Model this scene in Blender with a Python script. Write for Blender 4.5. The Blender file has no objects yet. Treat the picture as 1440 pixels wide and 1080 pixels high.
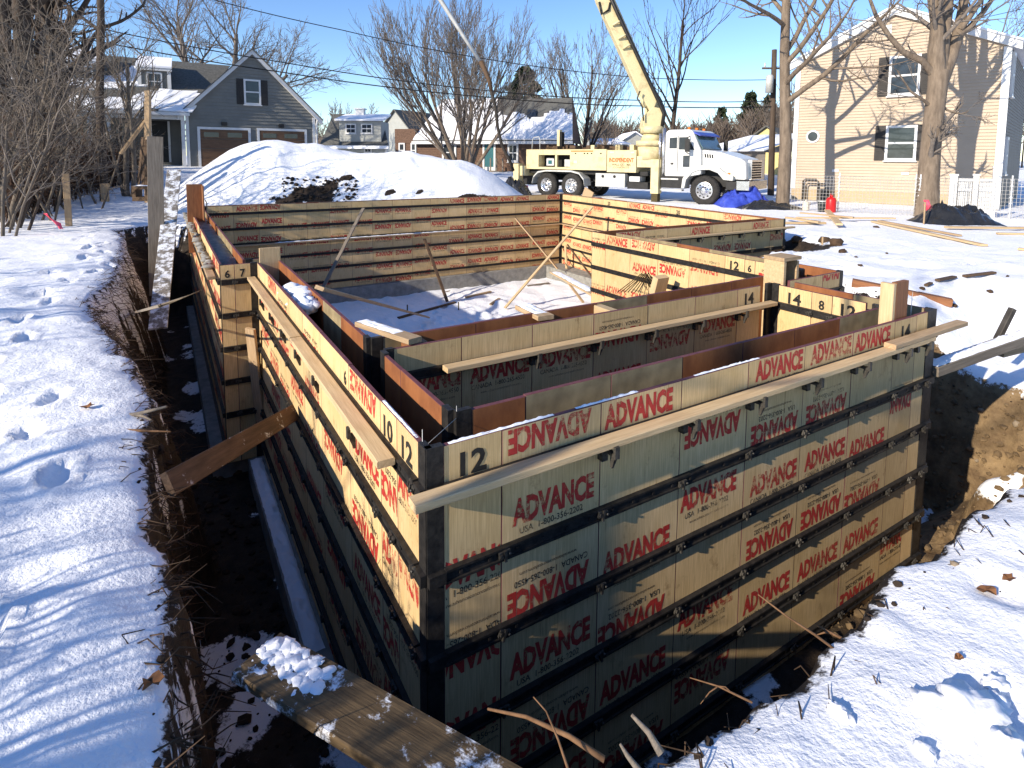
import bpy, bmesh, math, random
import numpy as np
from mathutils import Matrix, Vector
R = math.radians
I = 0.0254
sc = bpy.context.scene
col = sc.collection
random.seed(7)

# ------------------------------------------------------------------ camera
F_PX, PITCH, YAW, ROLL = 811.476, R(5.198), R(31.234), R(0.358)
CX, CY = 719.8, 294.6
CAM = np.array([-37.237, -89.707, 51.054]) * I
_fw = np.array([math.sin(YAW)*math.cos(PITCH), math.cos(YAW)*math.cos(PITCH), -math.sin(PITCH)])
_r0 = np.array([math.cos(YAW), -math.sin(YAW), 0.0]); _u0 = np.cross(_r0, _fw)
_r = _r0*math.cos(ROLL) + _u0*math.sin(ROLL); _u = -_r0*math.sin(ROLL) + _u0*math.cos(ROLL)
cd = bpy.data.cameras.new('camera'); cam = bpy.data.objects.new('camera', cd); col.objects.link(cam)
cam.matrix_world = Matrix(((_r[0], _u[0], -_fw[0], CAM[0]), (_r[1], _u[1], -_fw[1], CAM[1]), (_r[2], _u[2], -_fw[2], CAM[2]), (0, 0, 0, 1)))
cd.sensor_width = 36; cd.lens = F_PX/1440*36
cd.shift_x = (720-CX)/1440; cd.shift_y = -(540-CY)/1440
cd.clip_start = 0.05; cd.clip_end = 3000
sc.camera = cam
def ray(u, v): return _fw + _r*((u-CX)/F_PX) - _u*((v-CY)/F_PX)
def at(u, v, D): return CAM + ray(u, v)*D                      # D = depth along the view axis
def on_z(u, v, z): d = ray(u, v); return CAM + d*((z-CAM[2])/d[2])
def on_x(u, v, x): d = ray(u, v); return CAM + d*((x-CAM[0])/d[0])
def on_y(u, v, y): d = ray(u, v); return CAM + d*((y-CAM[1])/d[1])

# ------------------------------------------------------------------ sky, sun, exposure
SUN_EL, SUN_AZ = R(25), math.atan2(-0.158, -0.987)           # direction TO the sun in plan
w = bpy.data.worlds.new('World'); sc.world = w; w.use_nodes = True
nt = w.node_tree; nt.nodes.clear()
sky = nt.nodes.new('ShaderNodeTexSky'); sky.sky_type = 'NISHITA'; sky.sun_disc = False
sky.sun_elevation = SUN_EL; sky.sun_rotation = R(90) - SUN_AZ
sky.air_density = 1.0; sky.dust_density = 0.0; sky.ozone_density = 3.0; sky.altitude = 800
bg = nt.nodes.new('ShaderNodeBackground'); bg.inputs[1].default_value = 0.122
wo = nt.nodes.new('ShaderNodeOutputWorld')
hsv = nt.nodes.new('ShaderNodeHueSaturation'); hsv.inputs['Saturation'].default_value = 1.12; hsv.inputs['Hue'].default_value = 0.508
nt.links.new(sky.outputs[0], hsv.inputs['Color']); nt.links.new(hsv.outputs[0], bg.inputs[0]); nt.links.new(bg.outputs[0], wo.inputs[0])
sl = bpy.data.lights.new('sun', 'SUN'); sl.energy = 4.1; sl.angle = R(0.55); sl.color = (1.0, 0.89, 0.73)
so = bpy.data.objects.new('sun', sl); col.objects.link(so)
_sd = Vector((math.cos(SUN_AZ)*math.cos(SUN_EL), math.sin(SUN_AZ)*math.cos(SUN_EL), math.sin(SUN_EL)))
so.rotation_euler = _sd.to_track_quat('Z', 'Y').to_euler(); so.location = (-20, -5, 15)
sc.view_settings.view_transform = 'Standard'; sc.view_settings.look = 'None'
sc.view_settings.exposure = 0.85; sc.view_settings.gamma = 1.0

# ------------------------------------------------------------------ materials
def pm(name, c1, c2=None, scale=6, rough=0.8, bump=0.0, stretch=(1, 1, 1), metal=0.0, bscale=None, contrast=(0.3, 0.7), rand=0.0, spec=0.3, detail=6):
    m = bpy.data.materials.new(name); m.use_nodes = True
    n = m.node_tree.nodes; l = m.node_tree.links; b = n['Principled BSDF']
    b.inputs['Roughness'].default_value = rough; b.inputs['Metallic'].default_value = metal
    b.inputs['Specular IOR Level'].default_value = spec
    if c2 is None:
        b.inputs['Base Color'].default_value = (*c1, 1)
    else:
        tc = n.new('ShaderNodeTexCoord'); mp = n.new('ShaderNodeMapping'); mp.inputs['Scale'].default_value = stretch
        l.new(tc.outputs['Object'], mp.inputs[0])
        no = n.new('ShaderNodeTexNoise'); no.inputs['Scale'].default_value = scale; no.inputs['Detail'].default_value = detail; no.inputs['Roughness'].default_value = 0.65
        l.new(mp.outputs[0], no.inputs['Vector'])
        cr = n.new('ShaderNodeValToRGB'); cr.color_ramp.elements[0].position = contrast[0]; cr.color_ramp.elements[1].position = contrast[1]
        cr.color_ramp.elements[0].color = (*c1, 1); cr.color_ramp.elements[1].color = (*c2, 1)
        l.new(no.outputs[0], cr.inputs[0]); out = cr.outputs[0]
        if rand:
            oi = n.new('ShaderNodeObjectInfo'); mr = n.new('ShaderNodeMapRange'); mr.inputs[3].default_value = 1-rand; mr.inputs[4].default_value = 1+rand
            hs = n.new('ShaderNodeHueSaturation'); l.new(oi.outputs['Random'], mr.inputs[0]); l.new(mr.outputs[0], hs.inputs['Value']); l.new(out, hs.inputs['Color']); out = hs.outputs[0]
        l.new(out, b.inputs['Base Color'])
        if bump:
            bp = n.new('ShaderNodeBump'); bp.inputs['Strength'].default_value = bump; bp.inputs['Distance'].default_value = 0.01
            n2 = n.new('ShaderNodeTexNoise'); n2.inputs['Scale'].default_value = bscale or scale*3; n2.inputs['Detail'].default_value = 5
            l.new(mp.outputs[0], n2.inputs['Vector']); l.new(n2.outputs[0], bp.inputs['Height']); l.new(bp.outputs[0], b.inputs['Normal'])
    return m

def panel_material():
    # phenolic plywood face: pale yellow, faint vertical grain, mud splashes and drips
    m = bpy.data.materials.new('form_face'); m.use_nodes = True
    n = m.node_tree.nodes; l = m.node_tree.links; b = n['Principled BSDF']
    tc = n.new('ShaderNodeTexCoord'); oi = n.new('ShaderNodeObjectInfo')
    off = n.new('ShaderNodeVectorMath'); off.operation = 'MULTIPLY_ADD'
    cmb = n.new('ShaderNodeCombineXYZ'); l.new(oi.outputs['Random'], cmb.inputs[0]); l.new(oi.outputs['Random'], cmb.inputs[2])
    l.new(cmb.outputs[0], off.inputs[0]); off.inputs[1].default_value = (37, 0, 53); l.new(tc.outputs['Object'], off.inputs[2])
    def noise(sc_, st, det=6, ro=0.6):
        mp = n.new('ShaderNodeMapping'); mp.inputs['Scale'].default_value = st; l.new(off.outputs[0], mp.inputs[0])
        t = n.new('ShaderNodeTexNoise'); t.inputs['Scale'].default_value = sc_; t.inputs['Detail'].default_value = det; t.inputs['Roughness'].default_value = ro
        l.new(mp.outputs[0], t.inputs['Vector']); return t.outputs[0]
    def ramp(fac, p0, c0, p1, c1):
        r = n.new('ShaderNodeValToRGB'); r.color_ramp.elements[0].position = p0; r.color_ramp.elements[1].position = p1
        r.color_ramp.elements[0].color = (*c0, 1); r.color_ramp.elements[1].color = (*c1, 1); l.new(fac, r.inputs[0]); return r.outputs[0]
    base = ramp(noise(3, (1, 1, 0.6)), 0.3, (0.60, 0.42, 0.20), 0.7, (0.71, 0.52, 0.285))
    grain = ramp(noise(14, (9, 1, 0.35)), 0.42, (0.80, 0.78, 0.74), 0.62, (1, 1, 1))
    grime = ramp(noise(5, (1.2, 1, 0.8), 10, 0.78), 0.57, (1, 1, 1), 0.74, (0.40, 0.33, 0.25))
    drip = ramp(noise(6, (7, 1, 0.5), 4, 0.6), 0.60, (1, 1, 1), 0.78, (0.50, 0.42, 0.33))
    out = base
    for k in (grain, grime, drip):
        mx = n.new('ShaderNodeMix'); mx.data_type = 'RGBA'; mx.blend_type = 'MULTIPLY'; mx.inputs[0].default_value = 1
        l.new(out, mx.inputs[6]); l.new(k, mx.inputs[7]); out = mx.outputs[2]
    hs = n.new('ShaderNodeHueSaturation'); mr = n.new('ShaderNodeMapRange'); mr.inputs[3].default_value = 0.86; mr.inputs[4].default_value = 1.08
    l.new(oi.outputs['Random'], mr.inputs[0]); l.new(mr.outputs[0], hs.inputs['Value']); l.new(out, hs.inputs['Color'])
    l.new(hs.outputs[0], b.inputs['Base Color']); b.inputs['Roughness'].default_value = 0.75; b.inputs['Specular IOR Level'].default_value = 0.15
    return m

def back_material():
    """concrete side of the panels: brown on some, dull khaki on others, smeared with old concrete"""
    m = pm('form_back', (0.15, 0.055, 0.028), (0.34, 0.14, 0.055), 4, 0.85, 0.15, (1, 1, 0.5), spec=0.08); n = m.node_tree.nodes; l = m.node_tree.links; b = n['Principled BSDF']
    src = b.inputs['Base Color'].links[0].from_socket; oi = n.new('ShaderNodeObjectInfo'); gt = n.new('ShaderNodeMath'); gt.operation = 'GREATER_THAN'; gt.inputs[1].default_value = 0.58; l.new(oi.outputs['Random'], gt.inputs[0])
    no = n.new('ShaderNodeTexNoise'); no.inputs['Scale'].default_value = 6; no.inputs['Detail'].default_value = 7; tc = n.new('ShaderNodeTexCoord'); l.new(tc.outputs['Object'], no.inputs['Vector'])
    cr = n.new('ShaderNodeValToRGB'); cr.color_ramp.elements[0].position = 0.3; cr.color_ramp.elements[1].position = 0.7; cr.color_ramp.elements[0].color = (0.16, 0.125, 0.075, 1); cr.color_ramp.elements[1].color = (0.36, 0.29, 0.17, 1); l.new(no.outputs[0], cr.inputs[0])
    mx = n.new('ShaderNodeMix'); mx.data_type = 'RGBA'; l.new(gt.outputs[0], mx.inputs[0]); l.new(src, mx.inputs[6]); l.new(cr.outputs[0], mx.inputs[7])
    sm = n.new('ShaderNodeMapRange'); sm.inputs[1].default_value = 0.60; sm.inputs[2].default_value = 0.72; sm.inputs[4].default_value = 0.55
    n3 = n.new('ShaderNodeTexNoise'); n3.inputs['Scale'].default_value = 2.3; n3.inputs['Detail'].default_value = 9; n3.inputs['Roughness'].default_value = 0.7; l.new(tc.outputs['Object'], n3.inputs['Vector']); l.new(n3.outputs[0], sm.inputs[0])
    m2 = n.new('ShaderNodeMix'); m2.data_type = 'RGBA'; l.new(sm.outputs[0], m2.inputs[0]); l.new(mx.outputs[2], m2.inputs[6]); m2.inputs[7].default_value = (0.06, 0.035, 0.025, 1); l.new(m2.outputs[2], b.inputs['Base Color'])
    return m

def ground_material():
    m = bpy.data.materials.new('snow_and_soil'); m.use_nodes = True
    n = m.node_tree.nodes; l = m.node_tree.links; b = n['Principled BSDF']
    geo = n.new('ShaderNodeNewGeometry'); at_ = n.new('ShaderNodeAttribute'); at_.attribute_name = 'snow'
    def noise(s, d=6, r=0.6):
        t = n.new('ShaderNodeTexNoise'); t.inputs['Scale'].default_value = s; t.inputs['Detail'].default_value = d; t.inputs['Roughness'].default_value = r
        l.new(geo.outputs['Position'], t.inputs['Vector']); return t.outputs[0]
    def ramp(fac, p0, c0, p1, c1):
        r = n.new('ShaderNodeValToRGB'); r.color_ramp.elements[0].position = p0; r.color_ramp.elements[1].position = p1
        r.color_ramp.elements[0].color = (*c0, 1); r.color_ramp.elements[1].color = (*c1, 1); l.new(fac, r.inputs[0]); return r.outputs[0]
    def mix(f, a, c, bt='MIX'):
        x = n.new('ShaderNodeMix'); x.data_type = 'RGBA'; x.blend_type = bt
        if hasattr(f, 'is_linked') or not isinstance(f, float): l.new(f, x.inputs[0])
        else: x.inputs[0].default_value = f
        l.new(a, x.inputs[6]); l.new(c, x.inputs[7]); return x.outputs[2]
    # soil: dark humus over sandy subsoil
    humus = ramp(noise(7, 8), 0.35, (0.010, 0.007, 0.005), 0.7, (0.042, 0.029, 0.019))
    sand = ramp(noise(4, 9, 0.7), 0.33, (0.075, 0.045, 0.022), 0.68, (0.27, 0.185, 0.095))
    sep = n.new('ShaderNodeSeparateXYZ'); l.new(geo.outputs['Position'], sep.inputs[0])
    def mrange(s, a, c, d=0, e=1):
        r = n.new('ShaderNodeMapRange'); r.inputs[1].default_value = a; r.inputs[2].default_value = c; r.inputs[3].default_value = d; r.inputs[4].default_value = e; l.new(s, r.inputs[0]); return r.outputs[0]
    def math_(op, a, c):
        x = n.new('ShaderNodeMath'); x.operation = op
        for i, q in enumerate((a, c)):
            if isinstance(q, (int, float)): x.inputs[i].default_value = q
            else: l.new(q, x.inputs[i])
        return x.outputs[0]
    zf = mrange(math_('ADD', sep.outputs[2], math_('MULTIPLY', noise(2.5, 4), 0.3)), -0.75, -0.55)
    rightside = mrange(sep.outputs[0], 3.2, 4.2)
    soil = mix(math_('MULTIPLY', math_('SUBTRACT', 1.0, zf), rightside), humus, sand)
    snowc = ramp(noise(1.3, 5), 0.3, (0.80, 0.82, 0.86), 0.7, (0.90, 0.90, 0.91))
    # dirty specks on the trodden snow
    specks = mrange(noise(9, 8, 0.7), 0.70, 0.78)
    dirty = mrange(noise(0.55, 3), 0.47, 0.62)
    snowd = mix(math_('MULTIPLY', math_('MULTIPLY', specks, dirty), 0.7), snowc, humus)
    fac = mrange(math_('ADD', at_.outputs['Fac'], math_('MULTIPLY', math_('SUBTRACT', noise(14, 8, 0.7), 0.5), 0.9)), 0.44, 0.54)
    l.new(mix(fac, soil, snowd), b.inputs['Base Color'])
    b.inputs['Roughness'].default_value = 0.75; b.inputs['Specular IOR Level'].default_value = 0.25
    bp = n.new('ShaderNodeBump'); bp.inputs['Strength'].default_value = 0.75; bp.inputs['Distance'].default_value = 0.022
    h = math_('ADD', math_('MULTIPLY', noise(11, 7, 0.6), 1.0), math_('ADD', math_('MULTIPLY', noise(60, 4), 0.28), math_('MULTIPLY', noise(27, 5, 0.65), 0.45)))
    l.new(h, bp.inputs['Height']); l.new(bp.outputs[0], b.inputs['Normal'])
    return m

M = {}
M['face'] = panel_material()
M['ground'] = ground_material()
def worn(m):
    # the print is rubbed through in places: let the panel show there
    n = m.node_tree.nodes; l = m.node_tree.links; b = n['Principled BSDF']; tr = n.new('ShaderNodeBsdfTransparent'); mx = n.new('ShaderNodeMixShader'); geo = n.new('ShaderNodeNewGeometry')
    a = n.new('ShaderNodeTexNoise'); a.inputs['Scale'].default_value = 22; a.inputs['Detail'].default_value = 8; a.inputs['Roughness'].default_value = 0.75; l.new(geo.outputs['Position'], a.inputs['Vector'])
    c = n.new('ShaderNodeTexNoise'); c.inputs['Scale'].default_value = 1.7; l.new(geo.outputs['Position'], c.inputs['Vector'])
    ad = n.new('ShaderNodeMath'); ad.operation = 'MULTIPLY_ADD'; ad.inputs[1].default_value = 0.55; l.new(c.outputs[0], ad.inputs[0]); l.new(a.outputs[0], ad.inputs[2])
    r = n.new('ShaderNodeMapRange'); r.inputs[1].default_value = 0.77; r.inputs[2].default_value = 0.93; r.inputs[3].default_value = 0.04; r.inputs[4].default_value = 0.95; l.new(ad.outputs[0], r.inputs[0])
    l.new(r.outputs[0], mx.inputs[0]); l.new(b.outputs[0], mx.inputs[1]); l.new(tr.outputs[0], mx.inputs[2]); l.new(mx.outputs[0], n['Material Output'].inputs[0]); return m
M['hdo'] = back_material()
def frosted(m, p0=0.50, p1=0.60):
    # grains of frost and snow stuck to the wood in patches
    n = m.node_tree.nodes; l = m.node_tree.links; b = n['Principled BSDF']; src = b.inputs['Base Color'].links[0].from_socket; geo = n.new('ShaderNodeNewGeometry')
    a = n.new('ShaderNodeTexNoise'); a.inputs['Scale'].default_value = 8; a.inputs['Detail'].default_value = 10; a.inputs['Roughness'].default_value = 0.72; l.new(geo.outputs['Position'], a.inputs['Vector'])
    r = n.new('ShaderNodeMapRange'); r.inputs[1].default_value = p0; r.inputs[2].default_value = p1; l.new(a.outputs[0], r.inputs[0])
    mx = n.new('ShaderNodeMix'); mx.data_type = 'RGBA'; l.new(r.outputs[0], mx.inputs[0]); l.new(src, mx.inputs[6]); mx.inputs[7].default_value = (0.74, 0.76, 0.80, 1); l.new(mx.outputs[2], b.inputs['Base Color']); return m
M['lumber_mud'] = pm('muddy_lumber', (0.035, 0.024, 0.014), (0.11, 0.077, 0.042), 5, 0.8, 0.3, (0.8, 8, 8))
M['lumber_frost'] = frosted(pm('frosty_lumber', (0.05, 0.033, 0.017), (0.15, 0.10, 0.05), 5, 0.8, 0.3, (0.8, 8, 8)), 0.55, 0.62)
M['lumber_frost_grey'] = frosted(pm('frosty_grey_lumber', (0.10, 0.09, 0.08), (0.24, 0.21, 0.18), 5, 0.8, 0.3, (0.8, 8, 8)), 0.46, 0.56)
M['lumber_frost_light'] = frosted(pm('lightly_frosted_lumber', (0.05, 0.03, 0.02), (0.13, 0.08, 0.05), 5, 0.8, 0.3, (0.8, 8, 8)), 0.60, 0.68)
M['edge'] = pm('form_edge', (0.085, 0.028, 0.04), (0.17, 0.06, 0.06), 14, 0.7)
M['red'] = pm('red_print', (0.36, 0.022, 0.020), (0.50, 0.05, 0.04), 12, 0.6)
M['black'] = pm('black_print', (0.018, 0.016, 0.015), (0.05, 0.045, 0.04), 12, 0.6)
worn(M['red']); worn(M['black'])
M['stencil'] = pm('stencil_paint', (0.012, 0.011, 0.01), (0.03, 0.028, 0.025), 12, 0.6)
M['steel'] = pm('form_steel', (0.010, 0.010, 0.011), (0.045, 0.040, 0.036), 18, 0.55, 0.2, metal=0.3)
M['pinsteel'] = pm('pin_steel', (0.03, 0.028, 0.026), (0.13, 0.12, 0.105), 40, 0.5, metal=0.5)
M['lumber'] = pm('new_lumber', (0.42, 0.29, 0.155), (0.58, 0.43, 0.25), 5, 0.75, 0.25, (0.7, 10, 10), rand=0.12)
M['lumber_tan'] = pm('weathered_lumber', (0.30, 0.20, 0.11), (0.46, 0.33, 0.20), 5, 0.8, 0.3, (0.7, 10, 10), rand=0.15)
M['lumber_grey'] = pm('grey_lumber', (0.12, 0.10, 0.08), (0.25, 0.21, 0.165), 5, 0.85, 0.3, (0.7, 10, 10), rand=0.12)
M['lumber_brown'] = pm('brown_lumber', (0.16, 0.065, 0.028), (0.30, 0.13, 0.055), 5, 0.7, 0.25, (0.7, 9, 9), rand=0.12)
M['lumber_dark'] = pm('dark_wet_lumber', (0.05, 0.03, 0.018), (0.13, 0.08, 0.045), 5, 0.75, 0.3, (0.7, 10, 10))
M['snow'] = pm('snow', (0.80, 0.82, 0.86), (0.90, 0.90, 0.92), 8, 0.75, 0.5, bscale=30)
M['concrete'] = pm('concrete', (0.16, 0.155, 0.14), (0.30, 0.29, 0.265), 6, 0.85, 0.3)
M['wetcrete'] = pm('fresh_concrete', (0.09, 0.09, 0.085), (0.20, 0.195, 0.18), 7, 0.5, 0.6)
M['bark'] = pm('bark_brown', (0.10, 0.075, 0.055), (0.24, 0.185, 0.135), 9, 0.9, 0.8, (1, 1, 0.22), bscale=22)
M['bark_brown'] = M['bark']
M['bark_grey'] = pm('bark_grey', (0.085, 0.07, 0.055), (0.17, 0.14, 0.11), 9, 0.9, 0.5, (1, 1, 0.25))
M['bark_dark'] = pm('bark_dark', (0.035, 0.026, 0.02), (0.09, 0.065, 0.048), 9, 0.9, 0.6, (1, 1, 0.25))
M['twigs'] = pm('twig_bark', (0.12, 0.10, 0.086), (0.21, 0.178, 0.15), 9, 0.9)
M['bramble'] = pm('bramble_cane', (0.045, 0.026, 0.018), (0.12, 0.07, 0.045), 3, 0.9)
M['stick'] = pm('stick', (0.09, 0.045, 0.02), (0.22, 0.12, 0.06), 20, 0.85)
M['root'] = pm('root', (0.03, 0.018, 0.01), (0.10, 0.06, 0.035), 9, 0.9)
M['leaf'] = pm('dead_leaf', (0.14, 0.06, 0.025), (0.26, 0.12, 0.05), 20, 0.8)
M['needle'] = pm('conifer', (0.016, 0.028, 0.014), (0.05, 0.065, 0.03), 3, 0.9)
M['shrubleaf'] = pm('evergreen_shrub', (0.012, 0.022, 0.012), (0.04, 0.055, 0.03), 3, 0.9)
M['wood_far'] = pm('far_wood', (0.10, 0.075, 0.06), (0.17, 0.135, 0.105), 0.6, 0.95)
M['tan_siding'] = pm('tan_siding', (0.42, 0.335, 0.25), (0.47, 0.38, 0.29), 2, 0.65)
M['tan_base'] = pm('painted_foundation', (0.38, 0.29, 0.18), (0.44, 0.335, 0.21), 3, 0.8)
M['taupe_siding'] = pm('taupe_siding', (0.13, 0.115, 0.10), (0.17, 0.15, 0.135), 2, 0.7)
M['grey_siding'] = pm('grey_siding', (0.155, 0.155, 0.143), (0.20, 0.197, 0.178), 2, 0.7)
M['lgrey_siding'] = pm('light_grey_siding', (0.30, 0.31, 0.29), (0.36, 0.365, 0.34), 2, 0.7)
M['shingle'] = pm('cedar_shingle', (0.075, 0.045, 0.032), (0.19, 0.115, 0.08), 3, 0.9, 0.3, (3, 3, 8))
M['trim'] = pm('white_trim', (0.58, 0.58, 0.58), (0.66, 0.66, 0.65), 3, 0.5)
M['glass'] = pm('window_glass', (0.02, 0.025, 0.03), (0.05, 0.06, 0.07), 1.5, 0.08, spec=0.6)
M['teal'] = pm('teal_door', (0.02, 0.10, 0.12), (0.03, 0.13, 0.15), 3, 0.4)
M['shutter'] = pm('shutter', (0.022, 0.02, 0.02), (0.04, 0.036, 0.034), 4, 0.6)
M['garage'] = pm('garage_door_wood', (0.085, 0.045, 0.025), (0.16, 0.09, 0.05), 3, 0.6, 0.1, (1, 1, 6))
M['asphalt_roof'] = pm('asphalt_shingles', (0.07, 0.07, 0.065), (0.15, 0.148, 0.135), 5, 0.95, 0.3, (2, 2, 2))
M['roof_snow'] = pm('roof_snow', (0.80, 0.82, 0.86), (0.90, 0.90, 0.92), 2, 0.75, 0.3)
M['brick'] = pm('chimney_brick', (0.20, 0.07, 0.045), (0.33, 0.13, 0.085), 5, 0.9)
M['yellow_siding'] = pm('yellow_siding', (0.62, 0.50, 0.19), (0.68, 0.56, 0.24), 2, 0.7)
M['dark_in'] = pm('dark_interior', (0.01, 0.01, 0.01))
M['cream'] = pm('cream_paint', (0.34, 0.26, 0.14), (0.60, 0.51, 0.29), 2.6, 0.5, 0.05, contrast=(0.22, 0.48), detail=9)
M['cab'] = pm('white_truck_paint', (0.60, 0.60, 0.575), (0.68, 0.68, 0.65), 3, 0.3, spec=0.5)
M['chrome'] = pm('chrome', (0.45, 0.45, 0.45), (0.75, 0.75, 0.75), 12, 0.25, metal=0.9)
M['tyre'] = pm('tyre', (0.012, 0.012, 0.012), (0.04, 0.036, 0.032), 10, 0.85)
M['blackpaint'] = pm('black_paint', (0.010, 0.010, 0.011), (0.025, 0.024, 0.023), 5, 0.5)
M['greymetal'] = pm('grey_metal', (0.40, 0.40, 0.38), (0.56, 0.56, 0.53), 4, 0.5, metal=0.2)
M['windscreen'] = pm('windscreen', (0.05, 0.09, 0.09), (0.12, 0.19, 0.19), 1.5, 0.08, spec=0.7)
M['amber'] = pm('amber_lens', (0.55, 0.16, 0.03))
M['lamp'] = pm('headlamp_glass', (0.6, 0.58, 0.5), (0.8, 0.78, 0.7), 10, 0.15)
M['orange_text'] = pm('orange_lettering', (0.50, 0.10, 0.015))
M['brown_text'] = pm('brown_lettering', (0.10, 0.07, 0.02))
M['hose'] = pm('rubber_hose', (0.02, 0.018, 0.016), (0.06, 0.05, 0.04), 10, 0.8)
M['bluetarp'] = pm('blue_tarp', (0.02, 0.035, 0.28), (0.06, 0.10, 0.50), 4, 0.4, 0.3)
M['blacktarp'] = pm('black_tarp', (0.012, 0.012, 0.012), (0.03, 0.03, 0.03), 4, 0.24, 0.1, spec=0.6)
M['redcan'] = pm('red_enamel', (0.45, 0.01, 0.012), (0.55, 0.02, 0.02), 4, 0.35)
M['pink'] = pm('pink_ribbon', (0.75, 0.06, 0.12), (0.80, 0.14, 0.20), 9, 0.6)
M['bucket'] = pm('black_plastic', (0.02, 0.03, 0.032), (0.035, 0.045, 0.05), 4, 0.5)
M['jug'] = pm('white_plastic', (0.62, 0.52, 0.40), (0.72, 0.63, 0.52), 4, 0.5)
M['vinyl'] = pm('white_vinyl', (0.56, 0.57, 0.58), (0.64, 0.64, 0.64), 4, 0.4)
M['wire'] = pm('galvanised_wire', (0.52, 0.50, 0.46), (0.62, 0.60, 0.56), 8, 0.5, metal=0.3)
M['pipe'] = pm('iron_pipe', (0.04, 0.035, 0.03), (0.09, 0.08, 0.07), 8, 0.6, metal=0.4)
M['cable'] = pm('cable', (0.012, 0.012, 0.013))
M['pole'] = pm('utility_pole_wood', (0.05, 0.036, 0.026), (0.11, 0.08, 0.06), 5, 0.9, 0.3, (3, 3, 0.3))
M['rebar'] = pm('rebar', (0.035, 0.03, 0.015), (0.10, 0.075, 0.03), 30, 0.7, metal=0.3)
M['stone'] = pm('stone', (0.17, 0.13, 0.09), (0.34, 0.27, 0.19), 8, 0.9, 0.3)

# ------------------------------------------------------------------ mesh helpers
_csc = {}
def _cs(n):
    if n not in _csc: _csc[n] = [(math.cos(2*math.pi*k/n), math.sin(2*math.pi*k/n)) for k in range(n)]
    return _csc[n]
class MB:
    def __init__(s): s.v = []; s.f = []; s.m = []; s.sm = []
    def add(s, vs, fs, m=0, smooth=False):
        o = len(s.v); s.v.extend([tuple(map(float, q)) for q in vs])
        for f in fs: s.f.append(tuple(i+o for i in f)); s.m.append(m); s.sm.append(smooth)
    def box(s, x0, x1, y0, y1, z0, z1, m=0, T=None, ch=0.0):
        if ch:
            return s.chbox(x0, x1, y0, y1, z0, z1, m, T, ch)
        vs = [(x, y, z) for x in (x0, x1) for y in (y0, y1) for z in (z0, z1)]
        if T: vs = [T(*q) for q in vs]
        s.add(vs, [(0, 1, 3, 2), (4, 6, 7, 5), (0, 4, 5, 1), (2, 3, 7, 6), (0, 2, 6, 4), (1, 5, 7, 3)], m)
    def chbox(s, x0, x1, y0, y1, z0, z1, m=0, T=None, c=0.004):
        # box whose long (x) edges are chamfered
        pr = [(y0+c, z0), (y1-c, z0), (y1, z0+c), (y1, z1-c), (y1-c, z1), (y0+c, z1), (y0, z1-c), (y0, z0+c)]
        vs = [(x, y, z) for x in (x0, x1) for y, z in pr]
        if T: vs = [T(*q) for q in vs]
        fs = [tuple(range(7, -1, -1)), tuple(range(8, 16))] + [(i, (i+1) % 8, 8+(i+1) % 8, 8+i) for i in range(8)]
        s.add(vs, fs, m)
    def tube(s, pts, rs, n=6, m=0, cap=True, smooth=True):
        P = [(float(p[0]), float(p[1]), float(p[2])) for p in pts]; N = len(P)
        if not hasattr(rs, '__len__'): rs = [float(rs)]*N
        o = len(s.v); cs = _cs(n); pe = None; ap = s.v.append; sq = math.sqrt
        for i in range(N):
            a = P[i-1 if i else 0]; b = P[i+1 if i < N-1 else N-1]; dx, dy, dz = b[0]-a[0], b[1]-a[1], b[2]-a[2]
            L = sq(dx*dx+dy*dy+dz*dz) or 1.0; dx /= L; dy /= L; dz /= L
            if pe is None:
                ex, ey, ez = (dy, -dx, 0.0) if abs(dz) < 0.9 else (0.0, dz, -dy)
            else:
                k = pe[0]*dx+pe[1]*dy+pe[2]*dz; ex, ey, ez = pe[0]-k*dx, pe[1]-k*dy, pe[2]-k*dz
            L = sq(ex*ex+ey*ey+ez*ez) or 1.0; ex /= L; ey /= L; ez /= L; pe = (ex, ey, ez)
            fx, fy, fz = dy*ez-dz*ey, dz*ex-dx*ez, dx*ey-dy*ex; r = rs[i]; x, y, z = P[i]
            for c, t in cs:
                c *= r; t *= r; ap((x+c*ex+t*fx, y+c*ey+t*fy, z+c*ez+t*fz))
        for i in range(N-1):
            q = o+i*n
            for k in range(n):
                b = q+(k+1) % n; s.f.append((q+k, b, b+n, q+k+n))
        nf = (N-1)*n
        if cap: s.f.append(tuple(range(o+n-1, o-1, -1))); s.f.append(tuple(range(len(s.v)-n, len(s.v)))); nf += 2
        s.m.extend([m]*nf); s.sm.extend([smooth]*nf)
    def prism(s, poly, T, d0, d1, m=0):
        # poly: 2D points; T(a, b, d) -> xyz
        n = len(poly); vs = [T(a, b, d0) for a, b in poly] + [T(a, b, d1) for a, b in poly]
        s.add(vs, [tuple(range(n-1, -1, -1)), tuple(range(n, 2*n))] + [(i, (i+1) % n, n+(i+1) % n, n+i) for i in range(n)], m)
    def mesh(s, name, mats):
        me = bpy.data.meshes.new(name); me.from_pydata(s.v, [], s.f)
        for m in mats: me.materials.append(M[m])
        me.polygons.foreach_set('material_index', s.m); me.polygons.foreach_set('use_smooth', s.sm)
        me.update(); return me

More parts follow.
